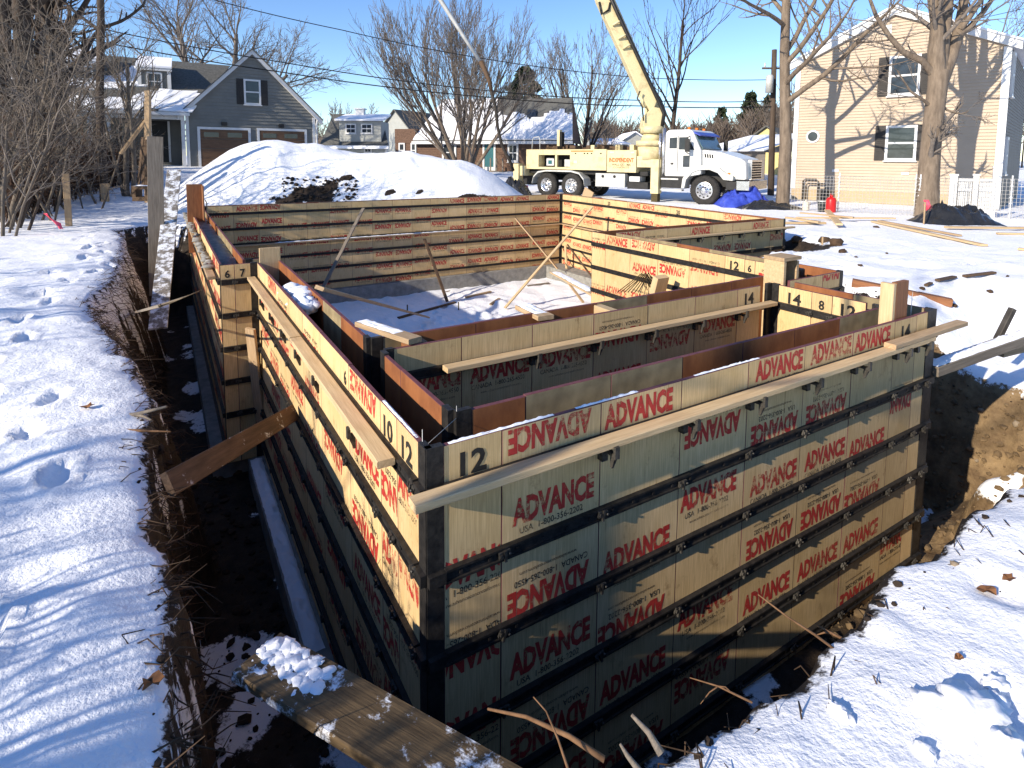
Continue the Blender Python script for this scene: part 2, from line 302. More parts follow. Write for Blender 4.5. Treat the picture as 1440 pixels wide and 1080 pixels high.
def fixn(me):
    bm = bmesh.new(); bm.from_mesh(me); bmesh.ops.recalc_face_normals(bm, faces=bm.faces); bm.to_mesh(me); bm.free(); return me
def link(name, me, parent=None):
    o = bpy.data.objects.new(name, me); col.objects.link(o)
    if parent is not None: o.parent = parent
    return o
def tag(o, label, cat, group=None):
    o['label'] = label; o['category'] = cat
    if group: o['group'] = group
    return o
def thing(name, label, cat, loc, group=None):
    o = link(name, None); o.location = tuple(map(float, loc)); o.empty_display_size = 0.1
    return tag(o, label, cat, group)
def wpos(o):
    p = Vector(o.location)
    while o.parent is not None: o = o.parent; p = p + Vector(o.location)
    return p
def part(name, mb, mats, parent, fix=True):
    """mesh given in world coordinates, hung under a translated parent"""
    me = mb.mesh(name, mats if isinstance(mats, (list, tuple)) else [mats])
    if fix: fixn(me)
    o = link(name, me, parent); o.location = -wpos(parent); return o
def solo(name, mb, mats, label, cat, group=None, fix=True):
    """a thing that is one mesh; its origin is put at the middle of its base"""
    a = np.array(mb.v); c = (a.min(0)+a.max(0))/2; c[2] = a[:, 2].min()
    mb.v = [tuple(q) for q in (a-c)]
    me = mb.mesh(name, mats if isinstance(mats, (list, tuple)) else [mats])
    if fix: fixn(me)
    o = link(name, me); o.location = tuple(c); return tag(o, label, cat, group)
def beam_obj(name, p0, p1, wd, th, mat, roll=0.0, parent=None, ch=0.004, jitter=0.0, up=None):
    """timber from p0 to p1 (centre line), wd across, th thick; local x runs along the grain"""
    p0 = np.array(p0, float); p1 = np.array(p1, float); d = p1-p0; L = np.linalg.norm(d); d /= L
    up = np.array([0, 0, 1.0]) if up is None else np.array(up, float)
    y = np.cross(up, d); ny = np.linalg.norm(y)
    y = np.array([0, 1.0, 0]) if ny < 1e-3 else y/ny
    z = np.cross(d, y)
    y, z = y*math.cos(roll)+z*math.sin(roll), -y*math.sin(roll)+z*math.cos(roll)
    mb = MB(); mb.chbox(0, L, -wd/2, wd/2, -th/2, th/2, 0, None, min(ch, th*0.3))
    me = mb.mesh(name, [mat]); fixn(me)
    o = link(name, me, parent)
    mw = Matrix(((d[0], y[0], z[0], p0[0]), (d[1], y[1], z[1], p0[1]), (d[2], y[2], z[2], p0[2]), (0, 0, 0, 1)))
    if parent is not None: mw = Matrix.Translation(-wpos(parent)) @ mw
    o.matrix_basis = mw; return o
def lumpy_strip(p0, p1, wd, th, seed, n=24, m=9):
    """snow lying along a plank: lumpy, with ragged thinning edges"""
    rg = np.random.RandomState(seed); mb = MB()
    p0 = np.array(p0, float); p1 = np.array(p1, float); d = p1-p0; L = np.linalg.norm(d); d /= L
    n = max(n, min(90, int(L/0.035)))
    y = np.cross([0, 0, 1.0], d); y /= np.linalg.norm(y); up = np.cross(d, y); vs = []
    a = np.arange(n)[:, None]*L/n; b = np.linspace(-1, 1, m)[None, :]*wd/2
    f = fbm(a*16/max(0.3, wd*6)+seed, b*16/max(0.3, wd*6)+seed*3, 4, seed)
    for i in range(n):
        e = min(1, min(i, n-1-i)/2.0)
        l_ = 0.86+0.28*f[i, 0]; r_ = 0.86+0.28*f[i, -1]
        for j in range(m):
            t = j/(m-1)*2-1; tt = t*(l_ if t < 0 else r_); h = th*(0.55+2.2*f[i, j])*(1-abs(t)**4)*e
            sh = 0.03*f[i, j] if i in (0, 1, n-2, n-1) else 0.0
            vs.append(p0+d*(L*i/(n-1)+sh*4*wd) + y*(wd/2*tt) + up*(max(h, -0.4*th)+0.0008))
    mb.add(vs, [(i*m+j, i*m+j+1, (i+1)*m+j+1, (i+1)*m+j) for i in range(n-1) for j in range(m-1)], 0, True)
    return mb

_txt = {}
def text_mesh(s, bold=0.0):
    """(verts, faces) of a word, cap height 1, starting at x = 0, baseline 0"""
    k = (s, bold)
    if k in _txt: return _txt[k]
    cu = bpy.data.curves.new('t', 'FONT'); cu.body = s; cu.size = 1.0; cu.resolution_u = 2; cu.offset = bold; cu.fill_mode = 'FRONT'
    ob = bpy.data.objects.new('t', cu); col.objects.link(ob)
    dg = bpy.context.evaluated_depsgraph_get(); me = bpy.data.meshes.new_from_object(ob.evaluated_get(dg))
    v = np.array([q.co[:] for q in me.vertices]); f = [tuple(p.vertices) for p in me.polygons]
    bpy.data.objects.remove(ob); bpy.data.curves.remove(cu); bpy.data.meshes.remove(me)
    v[:, 0] -= v[:, 0].min(); h = v[:, 1].max(); v[:, :2] /= h
    _txt[k] = (v, f); return _txt[k]
def put_text(mb, s, cx, cz, width, height, m, T, bold=0.0, flip=False, clip=None):
    v, f = text_mesh(s, bold); a = v[:, 0]/v[:, 0].max()-0.5; b = v[:, 1]-0.5
    if flip: a, b = -a, -b
    x = cx + a*width; z = cz + b*height
    if clip:
        bm = bmesh.new(); bv = [bm.verts.new((x[i], 0, z[i])) for i in range(len(x))]
        for q in f:
            try: bm.faces.new([bv[i] for i in q])
            except ValueError: pass
        for co, no in (((clip[0], 0, 0), (-1, 0, 0)), ((clip[1], 0, 0), (1, 0, 0)), ((0, 0, clip[2]), (0, 0, -1)), ((0, 0, clip[3]), (0, 0, 1))):
            bmesh.ops.bisect_plane(bm, geom=bm.verts[:]+bm.edges[:]+bm.faces[:], plane_co=co, plane_no=no, clear_outer=True)
        bm.verts.index_update(); x = [q.co.x for q in bm.verts]; z = [q.co.z for q in bm.verts]
        f = [tuple(q.index for q in fc.verts) for fc in bm.faces]; bm.free()
    if len(x): mb.add([T(x[i], z[i]) for i in range(len(x))], f, m)

# ------------------------------------------------------------------ noise for the terrain
def vnoise(x, y, seed=0):
    xi = np.floor(x).astype(np.int64); yi = np.floor(y).astype(np.int64); xf = x-xi; yf = y-yi
    def h(a, b):
        n = (a*374761393 + b*668265263 + seed*974711) & 0xffffffff
        n = ((n ^ (n >> 13))*1274126177) & 0xffffffff
        return ((n ^ (n >> 16)) & 0xffff)/65535.0
    u = xf*xf*(3-2*xf); v = yf*yf*(3-2*yf)
    return (h(xi, yi)*(1-u)+h(xi+1, yi)*u)*(1-v) + (h(xi, yi+1)*(1-u)+h(xi+1, yi+1)*u)*v
def fbm(x, y, oct_=4, seed=0):
    t = 0; a = 0.5
    for k in range(oct_): t = t + a*(vnoise(x*2**k, y*2**k, seed+k*17)-0.5); a *= 0.5
    return t
def S(t): t = np.clip(t, 0, 1); return t*t*(3-2*t)

PIT = np.array([(-39, -34), (-26, -46), (8, -45), (25, -46), (54, -45.5), (100, -44), (150, -45), (190, -47), (235, -56), (262, -40), (267, -10), (268, 20),
    (270, 32), (275, 46), (283, 74), (287, 130), (310, 168), (400, 172), (436, 190), (444, 300), (458, 555), (450, 570), (300, 571), (120, 571), (-16, 573), (-50, 600),
    (-74, 560), (-67, 490), (-62, 400), (-64, 320), (-70, 250), (-62, 210), (-50, 150), (-41, 104), (-44, 75), (-40, 38), (-38.5, 16), (-39, -10)])*I
ROOM1 = np.array([(-4, 218), (-4, 555), (434, 555), (406, 219), (215, 219), (215, 66), (11, 66), (11, 218)])*I
ROOM2 = np.array([(11, 12), (175, 12), (175, 54), (11, 54)])*I
def sdist(poly, x, y):
    """signed distance, positive inside"""
    d = np.full(x.shape, 1e9); ins = np.zeros(x.shape, bool); n = len(poly)
    for i in range(n):
        ax, ay = poly[i]; bx, by = poly[(i+1) % n]; ex, ey = bx-ax, by-ay
        t = np.clip(((x-ax)*ex+(y-ay)*ey)/(ex*ex+ey*ey), 0, 1)
        d = np.minimum(d, np.hypot(x-ax-t*ex, y-ay-t*ey))
        c = ((ay > y) != (by > y)) & (x < (bx-ax)*(y-ay)/((by-ay) if by != ay else 1e-9)+ax); ins ^= c
    return np.where(ins, d, -d)

MOUND = [((2.5, 19.4), (8.0, 16.9))]
def base_h(x, y):
    z = -0.43 + 0.75*S((y-20)/12) + 0.45*(1-S((x-4)/8))*S((y-17)/9) + 0.0*x
    z = z + 0.05*fbm(x*0.35, y*0.35, 3, 5)
    # the right side of the dig lies a little lower near the edge
    z = z - 0.62*S((x-4.8)/1.4)*(1-S((x-7.4)/2.2))*(1-S((y-0.3)/1.3))
    return z
def mound_h(x, y):
    (ax, ay), (bx, by) = MOUND[0]; ex, ey = bx-ax, by-ay; L2 = ex*ex+ey*ey
    t = ((x-ax)*ex+(y-ay)*ey)/L2; tc = np.clip(t, -0.02, 1.0)
    px, py = ax+tc*ex, ay+tc*ey; d = np.hypot(x-px, y-py)
    H = 2.12 - 0.42*tc + 0.16*np.sin(tc*9+1)*0.5
    hw = 4.0 - 0.5*tc
    k = np.clip(1-(d/hw)**1.25, 0, 1)
    return H*S(k*0.9+0.05*(k > 0))*(1.0) * (1+0.10*fbm(x*0.9, y*0.9, 4, 3))
def ground_h(x, y):
    """top of the snow away from the pit"""
    x = np.asarray(x, float); y = np.asarray(y, float)
    return base_h(x, y) + mound_h(x, y)
def gz(x, y): return float(ground_h(np.array([x]), np.array([y]))[0])

def axis(bands):
    """bands: list of (end, step) from a start"""
    out = [bands[0]]
    for end, st in bands[1:]:
        n = max(1, int(round((end-out[-1])/st))); a = out[-1]
        out += [a+(end-a)*(i+1)/n for i in range(n)]
    return np.array(out)
def build_ground():
    xs = axis([-600, (-120, 60), (-40, 10), (-12, 1.5), (-4.5, 0.3), (-2.3, 0.08), (6.6, 0.042), (12.5, 0.11), (22, 0.4), (60, 3), (160, 15), (700, 60)])
    ys = axis([-300, (-60, 30), (-12, 4), (-5, 0.4), (-3.2, 0.1), (5.2, 0.042), (17, 0.10), (24, 0.25), (40, 0.9), (120, 8), (300, 30), (900, 80)])
    X, Y = np.meshgrid(xs, ys); sh = X.shape
    near = S((14-np.hypot(X-1, Y-1))/6)
    Xn = X + 0.0; Yn = Y + 0.0
    g = ground_h(X, Y)
    # trodden, drifted snow
    lump = 0.05*fbm(X*1.6, Y*1.6, 4, 11) + 0.036*fbm(X*5.5, Y*5.5, 3, 23) + 0.05*fbm(X*0.7, Y*0.7, 2, 31)
    rg = np.random.RandomState(4)
    def dents(cx, cy, sx, sy, n, amp, rad):
        out = np.zeros(sh)
        for _ in range(n):
            px = cx+rg.randn()*sx; py = cy+rg.randn()*sy; r = rad*(0.6+0.8*rg.rand()); a = amp*(rg.rand()*1.6-0.8)
            out += a*np.exp(-(((X-px)/r)**2+((Y-py)/(r*(0.6+0.7*rg.rand())))**2)**1.6)
        return out
    lump = lump + dents(1.9, -1.65, 0.8, 0.22, 26, 0.06, 0.11) + dents(-1.9, 1.2, 0.5, 1.6, 30, 0.05, 0.13) + dents(9.5, 3.2, 2.2, 2.2, 90, 0.07, 0.22) + dents(-2.6, 7, 0.7, 3, 40, 0.06, 0.2) + dents(4.5, 17.5, 3.2, 2.0, 70, 0.10, 0.3)
    def tracks(p0, p1, n, side=0.11, sc_=1.0):
        out = np.zeros(sh); p0 = np.array(p0); p1 = np.array(p1); dd = (p1-p0)/np.linalg.norm(p1-p0); nn = np.array([-dd[1], dd[0]])
        for k in range(n):
            c = p0+(p1-p0)*(k+0.3*rg.rand())/n + nn*(side*(1 if k % 2 else -1)+0.05*rg.randn()); a = rg.randn()*0.25; e = dd*math.cos(a)+nn*math.sin(a); f = np.array([-e[1], e[0]])
            u = ((X-c[0])*e[0]+(Y-c[1])*e[1])/0.16; v = ((X-c[0])*f[0]+(Y-c[1])*f[1])/0.065; q = u*u+v*v
            out += sc_*(-0.055*np.exp(-q**3) + 0.02*np.exp(-((np.sqrt(q)-1.35)/0.3)**2))
        return out
    lump = lump + tracks((-1.75, -2.2), (-1.7, 3.4), 9) + tracks((-2.1, 0.2), (-2.3, 9), 12) + tracks((1.2, -1.95), (3.4, -1.7), 5) + tracks((7.2, 0.8), (10.5, 7), 12) + tracks((8, 5), (15, 6), 11) + tracks((11, 1.5), (8, 5), 8) + tracks((-1.5, 6.0), (-2.4, 13.5), 11)
    z = g + lump*np.where(np.hypot(X, Y) < 40, 1, 0)
    # the pit
    d = sdist(PIT, X, Y) + 0.16*fbm(X*1.1, Y*1.1, 3, 41) + 0.11*fbm(X*4.5, Y*4.5, 3, 47)
    leftside = 1-S((X+0.3)/0.5)
    shoulder = 0.10*np.exp(np.minimum(d, 0)/0.16)*np.where(d < 0, 1, 1)
    floor = -2.68 + 0.10*fbm(X*1.3, Y*1.3, 4, 51) + 0.06*fbm(X*5, Y*5, 3, 53)
    floor = floor + 0.40*S((X-3.0)/1.7)*(1-S((Y-0.1)/0.5)) + 0.34*(1-S((Y-1.5)/0.5))*(1-S((X-1.5)/2))
    floor = floor + 0.55*S((X-5.0)/0.9)*S((Y-0.5)/1.0)*(1-S((Y-9)/2))
    # lumps of soil fallen from the right-hand face, one capped with snow
    for (cx, cy, r, h) in ((5.30, -0.36, 0.26, 0.75), (5.45, -0.72, 0.25, 0.70), (4.85, -0.95, 0.3, 0.30), (4.4, -0.7, 0.22, 0.2)):
        floor = np.maximum(floor, -2.68+0.5+h*np.exp(-((X-cx)**2+(Y-cy)**2)/(r*r))*1.0*(1+0.4*fbm(X*6, Y*6, 3, 61))-0.02*0) if False else floor + h*np.exp(-(((X-cx)**2+(Y-cy)**2)/(r*r))**1.5)
    lowside = np.clip((1-S((Y-0.15)/0.2))+(1-S((X+0.1)/0.15))*(1-S((Y-1.75)/0.25)), 0, 1)
    floor = np.maximum(floor, -2.70+0.36*lowside+0.05*fbm(X*3, Y*3, 3, 57))
    bw = 0.20 + 0.20*S((X-4.6)/0.6)*(1-S((Y-1.5)/1.0)) + 0.9*S((X-5.5)/1.0)*S((Y-2.5)/1.5) + 0.5*S((Y-13)/1) + 0.38*S((Y-2.6)/1.2)*(1-S((Y-11)/2))*(1-S((X+0.5)/0.3))
    k = np.clip(d/bw, 0, 1); kk = k**1.15
    rough = (0.10+0.22*S((X-5)/0.8))*(fbm(X*7, Y*7, 3, 71)+0.5*fbm(X*15, Y*15, 2, 73))*np.sin(np.pi*k)
    z2 = z - shoulder
    zz = np.where(d > 0, z2*(1-kk)+np.minimum(floor, z2)*kk + rough*1.6, z2)
    r1 = sdist(ROOM1, X, Y); r2 = sdist(ROOM2, X, Y)
    rl = -112*I + 0.09*fbm(X*1.8, Y*1.8, 4, 81) + 0.06*fbm(X*5, Y*5, 3, 83) + tracks((1.5, 9), (9, 11.5), 16, 0.12) + tracks((3, 12), (8.5, 8.5), 12, 0.12) + tracks((2.2, 7), (6, 13), 12, 0.12) + dents(6, 10, 2.5, 1.8, 70, 0.09, 0.18)
    zz = np.where((r1 > -0.12) | (r2 > -0.12), rl, zz)
    # snow cover
    sn = np.where(d < -0.03, 1.0, 0.0); sn = np.where((d >= -0.16) & (d < 0.03), 0.5-0.5*(d+0.03)/0.1, sn)
    patch = S((fbm(X*1.6, Y*1.6, 4, 91)+0.02)/0.22)
    onfloor = (k > 0.97)
    drape = S((Y-2.2)/1.0)*(1-S((Y-12)/2))*(1-S((X+0.5)/0.3))
    sn = np.where(onfloor, 0.62*patch, np.where(d > 0.03, np.where(leftside > 0.5, 0.60-1.3*k+1.5*fbm(X*6, Y*6, 3, 95), 0.12+0.35*S((fbm(X*3, Y*3, 3, 95)-0.05)/0.15)*(1-k)), sn))
    sn = np.where((d > 0.0) & ~onfloor, np.maximum(sn, drape*(0.80-0.9*k+1.3*fbm(X*5, Y*5, 3, 97)+1.2*fbm(X*13, Y*13, 2, 99))), sn)
    cap = np.exp(-(((X-5.30)**2+(Y+0.36)**2)/(0.17**2))**2) + np.exp(-(((X-4.6)/0.7)**2+((Y+0.9)/0.28)**2)**2)*0.55
    sn = np.maximum(sn, np.where(k > 0.5, cap, 0))
    sn = np.where((r1 > -0.05) | (r2 > -0.05), 0.95, sn)
    # bare soil showing through on the heap
    bare = np.zeros(sh)
    for (u, v, D, rx, ry) in ((437, 262, 17.6, 1.15, 0.50), (487, 228, 18.6, 0.22, 0.12), (548, 232, 18.2, 0.20, 0.10), (655, 228, 18.6, 0.3, 0.10), (590, 228, 18.4, 0.2, 0.1), (628, 258, 17.5, 0.12, 0.08)):
        p = at(u, v, D); bare += np.exp(-np.maximum(0, ((X-p[0])/rx)**2+((Y-p[1])/ry)**2+2.6*fbm(X*2.2, Y*2.2, 4, 7))**2)
    sn = sn - 0.95*np.clip(bare, 0, 1)
    # right-hand bank by the far corner
    for (u, v, rx, ry) in ((1140, 352, 0.9, 0.45), (1385, 470, 0.35, 0.3)):
        p = on_z(u, v, -0.5); sn = sn - 0.8*np.exp(-(((X-p[0])/rx)**2+((Y-p[1])/ry)**2)**2)
    co = np.stack([X.ravel(), Y.ravel(), zz.ravel()], 1)
    ny, nx = sh; idx = np.arange(ny*nx).reshape(sh)
    q = np.stack([idx[:-1, :-1].ravel(), idx[:-1, 1:].ravel(), idx[1:, 1:].ravel(), idx[1:, :-1].ravel()], 1)
    me = bpy.data.meshes.new('ground'); me.vertices.add(len(co)); me.vertices.foreach_set('co', co.ravel())
    me.loops.add(q.size); me.loops.foreach_set('vertex_index', q.ravel().astype(np.int32))
    me.polygons.add(len(q)); me.polygons.foreach_set('loop_start', np.arange(0, q.size, 4, dtype=np.int32))
    me.polygons.foreach_set('use_smooth', np.ones(len(q), bool)); me.update(calc_edges=True)
    a = me.attributes.new('snow', 'FLOAT', 'POINT'); a.data.foreach_set('value', sn.ravel().astype(np.float32))
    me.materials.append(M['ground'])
    o = link('ground', me); o['kind'] = 'structure'; return o
GROUND = build_ground(); bpy.context.view_layer.update()
def hit(u, v):
    """point of the ground seen at a pixel"""
    d = Vector(ray(u, v)); ok, p, nn, _ = GROUND.ray_cast(Vector(CAM), d.normalized()); return np.array(p) if ok else on_z(u, v, -0.43)
def drop(x, y):
    ok, p, nn, _ = GROUND.ray_cast(Vector((x, y, 12)), Vector((0, 0, -1))); return np.array(p) if ok else np.array([x, y, -0.43])

# ------------------------------------------------------------------ formwork
TH = 1.1            # panel thickness, inches
H = 96.0
_panels = {}
def panel_mesh(wd, var, num, small):
    """one plywood form panel, printed face at y = 0 looking towards -y (inches scaled to metres)"""
    k = (round(wd, 2), var, num, small)
    if k in _panels: return _panels[k]
    mb = MB(); g = 0.06
    x0, x1, z0, z1, t = g*I, (wd-g)*I, -H*I, 0.0, TH*I; c = 0.08*I
    # printed face and back are inset by a small chamfer
    A = [(x0+c, 0, z0+c), (x1-c, 0, z0+c), (x1-c, 0, z1-c), (x0+c, 0, z1-c)]
    B = [(x0, c, z0), (x1, c, z0), (x1, c, z1), (x0, c, z1)]
    Cc = [(x0, t-c, z0), (x1, t-c, z0), (x1, t-c, z1), (x0, t-c, z1)]
    D = [(x0+c, t, z0+c), (x1-c, t, z0+c), (x1-c, t, z1-c), (x0+c, t, z1-c)]
    mb.add(A, [(0, 1, 2, 3)], 0); mb.add(D, [(3, 2, 1, 0)], 1)
    for P, Q in ((A, B), (B, Cc), (Cc, D)):
        mb.add(P+Q, [(i, 4+i, 4+(i+1) % 4, (i+1) % 4) for i in range(4)], 2)
    rg = random.Random(var*131+int(wd*10)+7)
    clip = (0.35*I, (wd-0.35)*I, (-H+0.3)*I, -0.3*I)
    T = lambda x, z: (x, -0.0012, z)
    if wd >= 8:
        ph = [2.5, 5.0, 3.5, 7.0, 1.0, 9.0, 12.0, 14.0][var % 8]; up = [0, 1, 1, 0, 1, 0, 1, 0][var % 8]
        cx0 = 12.0 + rg.uniform(-1.2, 1.2) if wd >= 20 else rg.choice([wd-9.5, 9.5, wd/2])
        z = -ph; kk = 0
        while z > -H-4:
            flip = not ((kk + up) % 2); s = -1 if flip else 1
            cx = cx0 + rg.uniform(-0.5, 0.5)
            zc = z + rg.uniform(-1.2, 1.2)
            word_off = 1.2*s
            # skip a print now and then, as on worn panels
            if rg.random() > 0.13 and not (num and zc > -13):
                put_text(mb, 'ADVANCE', cx*I, (zc+word_off)*I, 20.2*I, 5.2*I, 3, T, 0.05, flip, clip)
                if small:
                    t2 = 'CANADA  1-800-265-4550' if (kk % 2 == 0) else 'USA  1-800-356-2202'
                    put_text(mb, t2, (cx-0.6*s)*I, (zc+word_off-4.2*s)*I, (18.2 if kk % 2 == 0 else 15.5)*I, 1.35*I, 4, T, 0.010, flip, clip)
                    if small > 1: put_text(mb, 'www.advanceconcreteform.com', (cx+0.3*s)*I, (zc+word_off-6.1*s)*I, 14.0*I, 0.75*I, 4, T, 0.0, flip, clip)
            z -= 16.0; kk += 1
    if num:
        nh = 4.4 if wd >= 10 else 3.6
        put_text(mb, num, wd/2*I, -4.2*I, (nh*0.62*len(num))*I, nh*I, 5, lambda x, z: (x, -0.0024, z), 0.03)
    me = mb.mesh('panel', ['face', 'hdo', 'edge', 'red', 'black', 'stencil'])
    _panels[k] = me; return me
_pin = None
def pin_mesh():
    """wedge bolt joining two panels at a cross bar"""
    global _pin
    if _pin is None:
        mb = MB(); a = I
        mb.box(-1.2*a, 1.2*a, -1.45*a, -1.0*a, -0.7*a, 0.7*a); mb.box(-0.25*a, 0.25*a, -1.8*a, -1.3*a, -1.3*a, 0.9*a); mb.box(-1.1*a, -0.5*a, -1.8*a, -1.5*a, -0.3*a, 0.4*a)
        mb.tube([(0.9*a, -1.5*a, 0.1*a), (0.9*a, -1.95*a, 0.1*a)], 0.28*a, 6)
        _pin = fixn(mb.mesh('wedge_bolt', ['pinsteel']))
    return _pin
_brk = None
def bracket_mesh():
    """hook that carries the waler: plate, arm and hanging wedge"""
    global _brk
    if _brk is None:
        mb = MB(); a = I
        mb.box(-0.9*a, 0.9*a, -1.6*a, -0.05*a, -4.2*a, 1.2*a); mb.box(-0.6*a, 0.6*a, -5.0*a, -1.6*a, -1.6*a, -0.8*a)
        mb.box(-0.7*a, 0.7*a, -5.4*a, -4.7*a, -1.8*a, 1.0*a)
        mb.add([(-0.5*a, -5.0*a, -1.7*a), (0.5*a, -5.0*a, -1.7*a), (0.5*a, -3.6*a, -1.7*a), (-0.5*a, -3.6*a, -1.7*a), (-0.3*a, -4.0*a, -4.6*a), (0.3*a, -4.0*a, -4.6*a), (0.3*a, -3.5*a, -4.6*a), (-0.3*a, -3.5*a, -4.6*a)],
               [(3, 2, 1, 0), (4, 5, 6, 7), (0, 1, 5, 4), (1, 2, 6, 5), (2, 3, 7, 6), (3, 0, 4, 7)])
        _brk = fixn(mb.mesh('waler_bracket', ['pinsteel']))
    return _brk
def fill(L, lead=()):
    ws = list(lead); rem = L-sum(ws)
    while rem > 24.01: ws.append(24); rem -= 24
    if rem > 3: ws.append(rem)
    return ws
def form(name_label, p0, p1, widths=None, c0=0.0, c1=0.0, small=1, seed=0, nums=None, pins=True, brackets=False, bars=True, variants=None):
    """p0 -> p1 in inches runs left to right as seen from the printed side; c0, c1: steel corner widths at the ends"""
    p0 = np.array(p0, float); p1 = np.array(p1, float); L = np.linalg.norm(p1-p0); d = (p1-p0)/L; ang = math.atan2(d[1], d[0])
    n = np.array([d[1], -d[0]])
    root = thing('formwork', name_label, 'formwork', (p0[0]*I, p0[1]*I, -H*I))
    root.rotation_euler = (0, 0, ang)
    rg = random.Random(seed); zo = H*I
    ws = widths or fill(L-c0-c1)
    x = c0; seams = []
    for i, wd in enumerate(ws):
        var = variants[i % len(variants)] if variants else rg.randrange(8)
        o = link('panel', panel_mesh(wd, var, (nums or {}).get(i, ''), small), root)
        o.location = (x*I, rg.uniform(-0.05, 0.05)*I, zo + rg.uniform(-0.12, 0.12)*I)
        x += wd; seams.append(x)
    end = x
    if bars:
        for k in range(6):
            z = -(8+16*k); mb = MB(); xa, xb = (c0 if c0 else 0.3), (end if c1 else end-0.3)
            # cross bar: a flat with two raised lips and small bolt heads
            mb.box(xa*I, xb*I, -0.75*I, -0.02*I, (z-1.3)*I, (z+1.3)*I)
            mb.box(xa*I, xb*I, -1.15*I, -0.75*I, (z-1.3)*I, (z-0.85)*I); mb.box(xa*I, xb*I, -1.15*I, -0.75*I, (z+0.85)*I, (z+1.3)*I)
            q = xa+3
            while q < xb-1: mb.box((q-0.3)*I, (q+0.3)*I, -1.0*I, -0.75*I, (z-0.3)*I, (z+0.3)*I); q += 6
            me = fixn(mb.mesh('cross_bar', ['steel'])); o = link('cross_bar', me, root); o.location = (0, 0, zo)
            if pins:
                for s_ in seams[:-1] if not c1 else seams:
                    o = link('wedge_bolt', pin_mesh(), root); o.location = (s_*I, 0, zo+(z+rg.uniform(-0.3, 0.3))*I)
                    o.rotation_euler = (0, rg.uniform(-0.4, 0.4), 0)
    if brackets:
        for s_ in brackets if isinstance(brackets, (list, tuple)) else seams[:-1]:
            o = link('waler_bracket', bracket_mesh(), root); o.location = (s_*I, 0, zo-8.2*I); o.scale = (0.85, 1.0, 0.9)
    for cc, xa, xb in ((c0, 0.0, c0), (c1, L-c1, L)):
        if cc:
            mb = MB(); mb.box((xa+0.05)*I, (xb-0.05)*I, -0.15*I, 1.2*I, -H*I, 0.35*I)
            for k in range(6): mb.box((xa+0.02)*I, (xb+0.02)*I, -1.2*I, -0.1*I, (-(8+16*k)-1.1)*I, (-(8+16*k)+1.1)*I)
            me = fixn(mb.mesh('corner_steel', ['steel'])); o = link('corner_steel', me, root); o.location = (0, 0, zo)
    return root

form('outer form of the near front wall, printed panels below a long pale waler', (0, 0), (186, 0), [12, 24, 24, 24, 24, 24, 24, 14, 7.5], 3.3, 5.2, small=2, nums={0: '12', 7: '14'}, brackets=[39.3, 63.3, 87.3, 111.3, 135.3, 159.3, 172.5], variants=[5, 0, 1, 7, 2, 2, 1, 6, 7])
form('outer form of the left wall, sunlit along its top with dark steel bars', (0, 206), (0, 0), [7.4, 24, 24, 24, 24, 24, 24, 6, 24, 10, 11], 0, 3.3, small=1, nums={10: '12', 9: '10', 7: '6'}, brackets=[45, 69, 93, 117, 141, 175], seed=3)
form('inner form of the near front wall, seen behind its snowy top edge', (175, 12), (11, 12), None, 3.5, 3.5, small=0, seed=4, pins=False)
form('outer face of the middle cross wall carrying a pale waler', (11, 54), (175, 54), [20, 24, 24, 24, 24, 24, 14], 2.5, 3.2, small=2, nums={6: '14'}, seed=5, brackets=[46, 70, 94, 118, 142], variants=[6, 6, 6, 3, 7, 6, 6])
form('back face of the middle cross wall with brown boards along the top', (215, 66), (11, 66), None, 3.2, 3.2, small=0, seed=6, pins=False)
form('short yellow form on the right of the front bay marked 14 and 8', (175, 54), (175, 12), [14, 8, 12], 3.0, 3.0, small=1, nums={0: '14', 1: '8', 2: '12'}, seed=7)
form('outer form of the right end wall of the front bay', (187, 0), (187, 54), None, 3.3, 0, small=0, seed=8)
form('inner form of the left wall beside the front bay', (11, 12), (11, 54), None, 3.2, 3.2, small=0, seed=9, pins=False)
form('inner form of the left wall behind the cross wall', (11, 66), (11, 218), None, 3.2, 0, small=0, seed=10, pins=False)
form('narrow jog form on the left marked 6 and 7', (-16, 206), (0, 206), [6, 7], 0, 3.0, small=0, nums={0: '6', 1: '7'}, seed=11)
form('inner side of the narrow left jog', (11, 218), (-4, 218), None, 0, 3.0, small=0, seed=12, pins=False)
form('outer form of the far left wall with concrete slopped on its top', (-16, 567), (-16, 206), None, 0, 2.5, small=0, seed=13, pins=False)
form('inner form of the far left wall, mostly in shade', (-4, 218), (-4, 555), None, 0, 3.0, small=1, seed=14, pins=False)
form('long back wall form below the snow heap, rows of red print', (-4, 555), (434, 555), None, 3.0, 3.0, small=1, seed=15, pins=False)
form('outer side of the long back wall against the snow heap', (446, 567), (-16, 567), None, 0, 0, small=0, seed=16, pins=False)
form('bright yellow right wall form running back to the far corner', (434, 555), (404, 219), None, 3.0, 0, small=1, seed=17, pins=False, nums={4: '20', 9: '20'})
form('outer side of the far right wall next to the truck', (415, 207), (446, 567), None, 0, 0, small=0, seed=18, pins=False)
form('grey shaded form with a white waler at the right rear', (227, 207), (415, 207), None, 0, 2.5, small=1, seed=19, brackets=[56, 80, 104, 128, 152, 176])
form('inner side of the right rear cross wall with a dark top edge', (404, 219), (215, 219), None, 0, 3.0, small=0, seed=20, pins=False)
form('bright yellow middle right form marked 12 and 6', (215, 219), (215, 66), [14, 24, 24, 24, 24, 12, 6, 21.8], 0, 3.0, small=1, nums={5: '12', 6: '6'}, seed=21, pins=False, variants=[3, 1, 0, 7, 3, 0, 0, 3])
form('outer side of the middle right wall with orange inner boards', (227, 54), (227, 207), None, 2.5, 0, small=0, seed=22, pins=False)
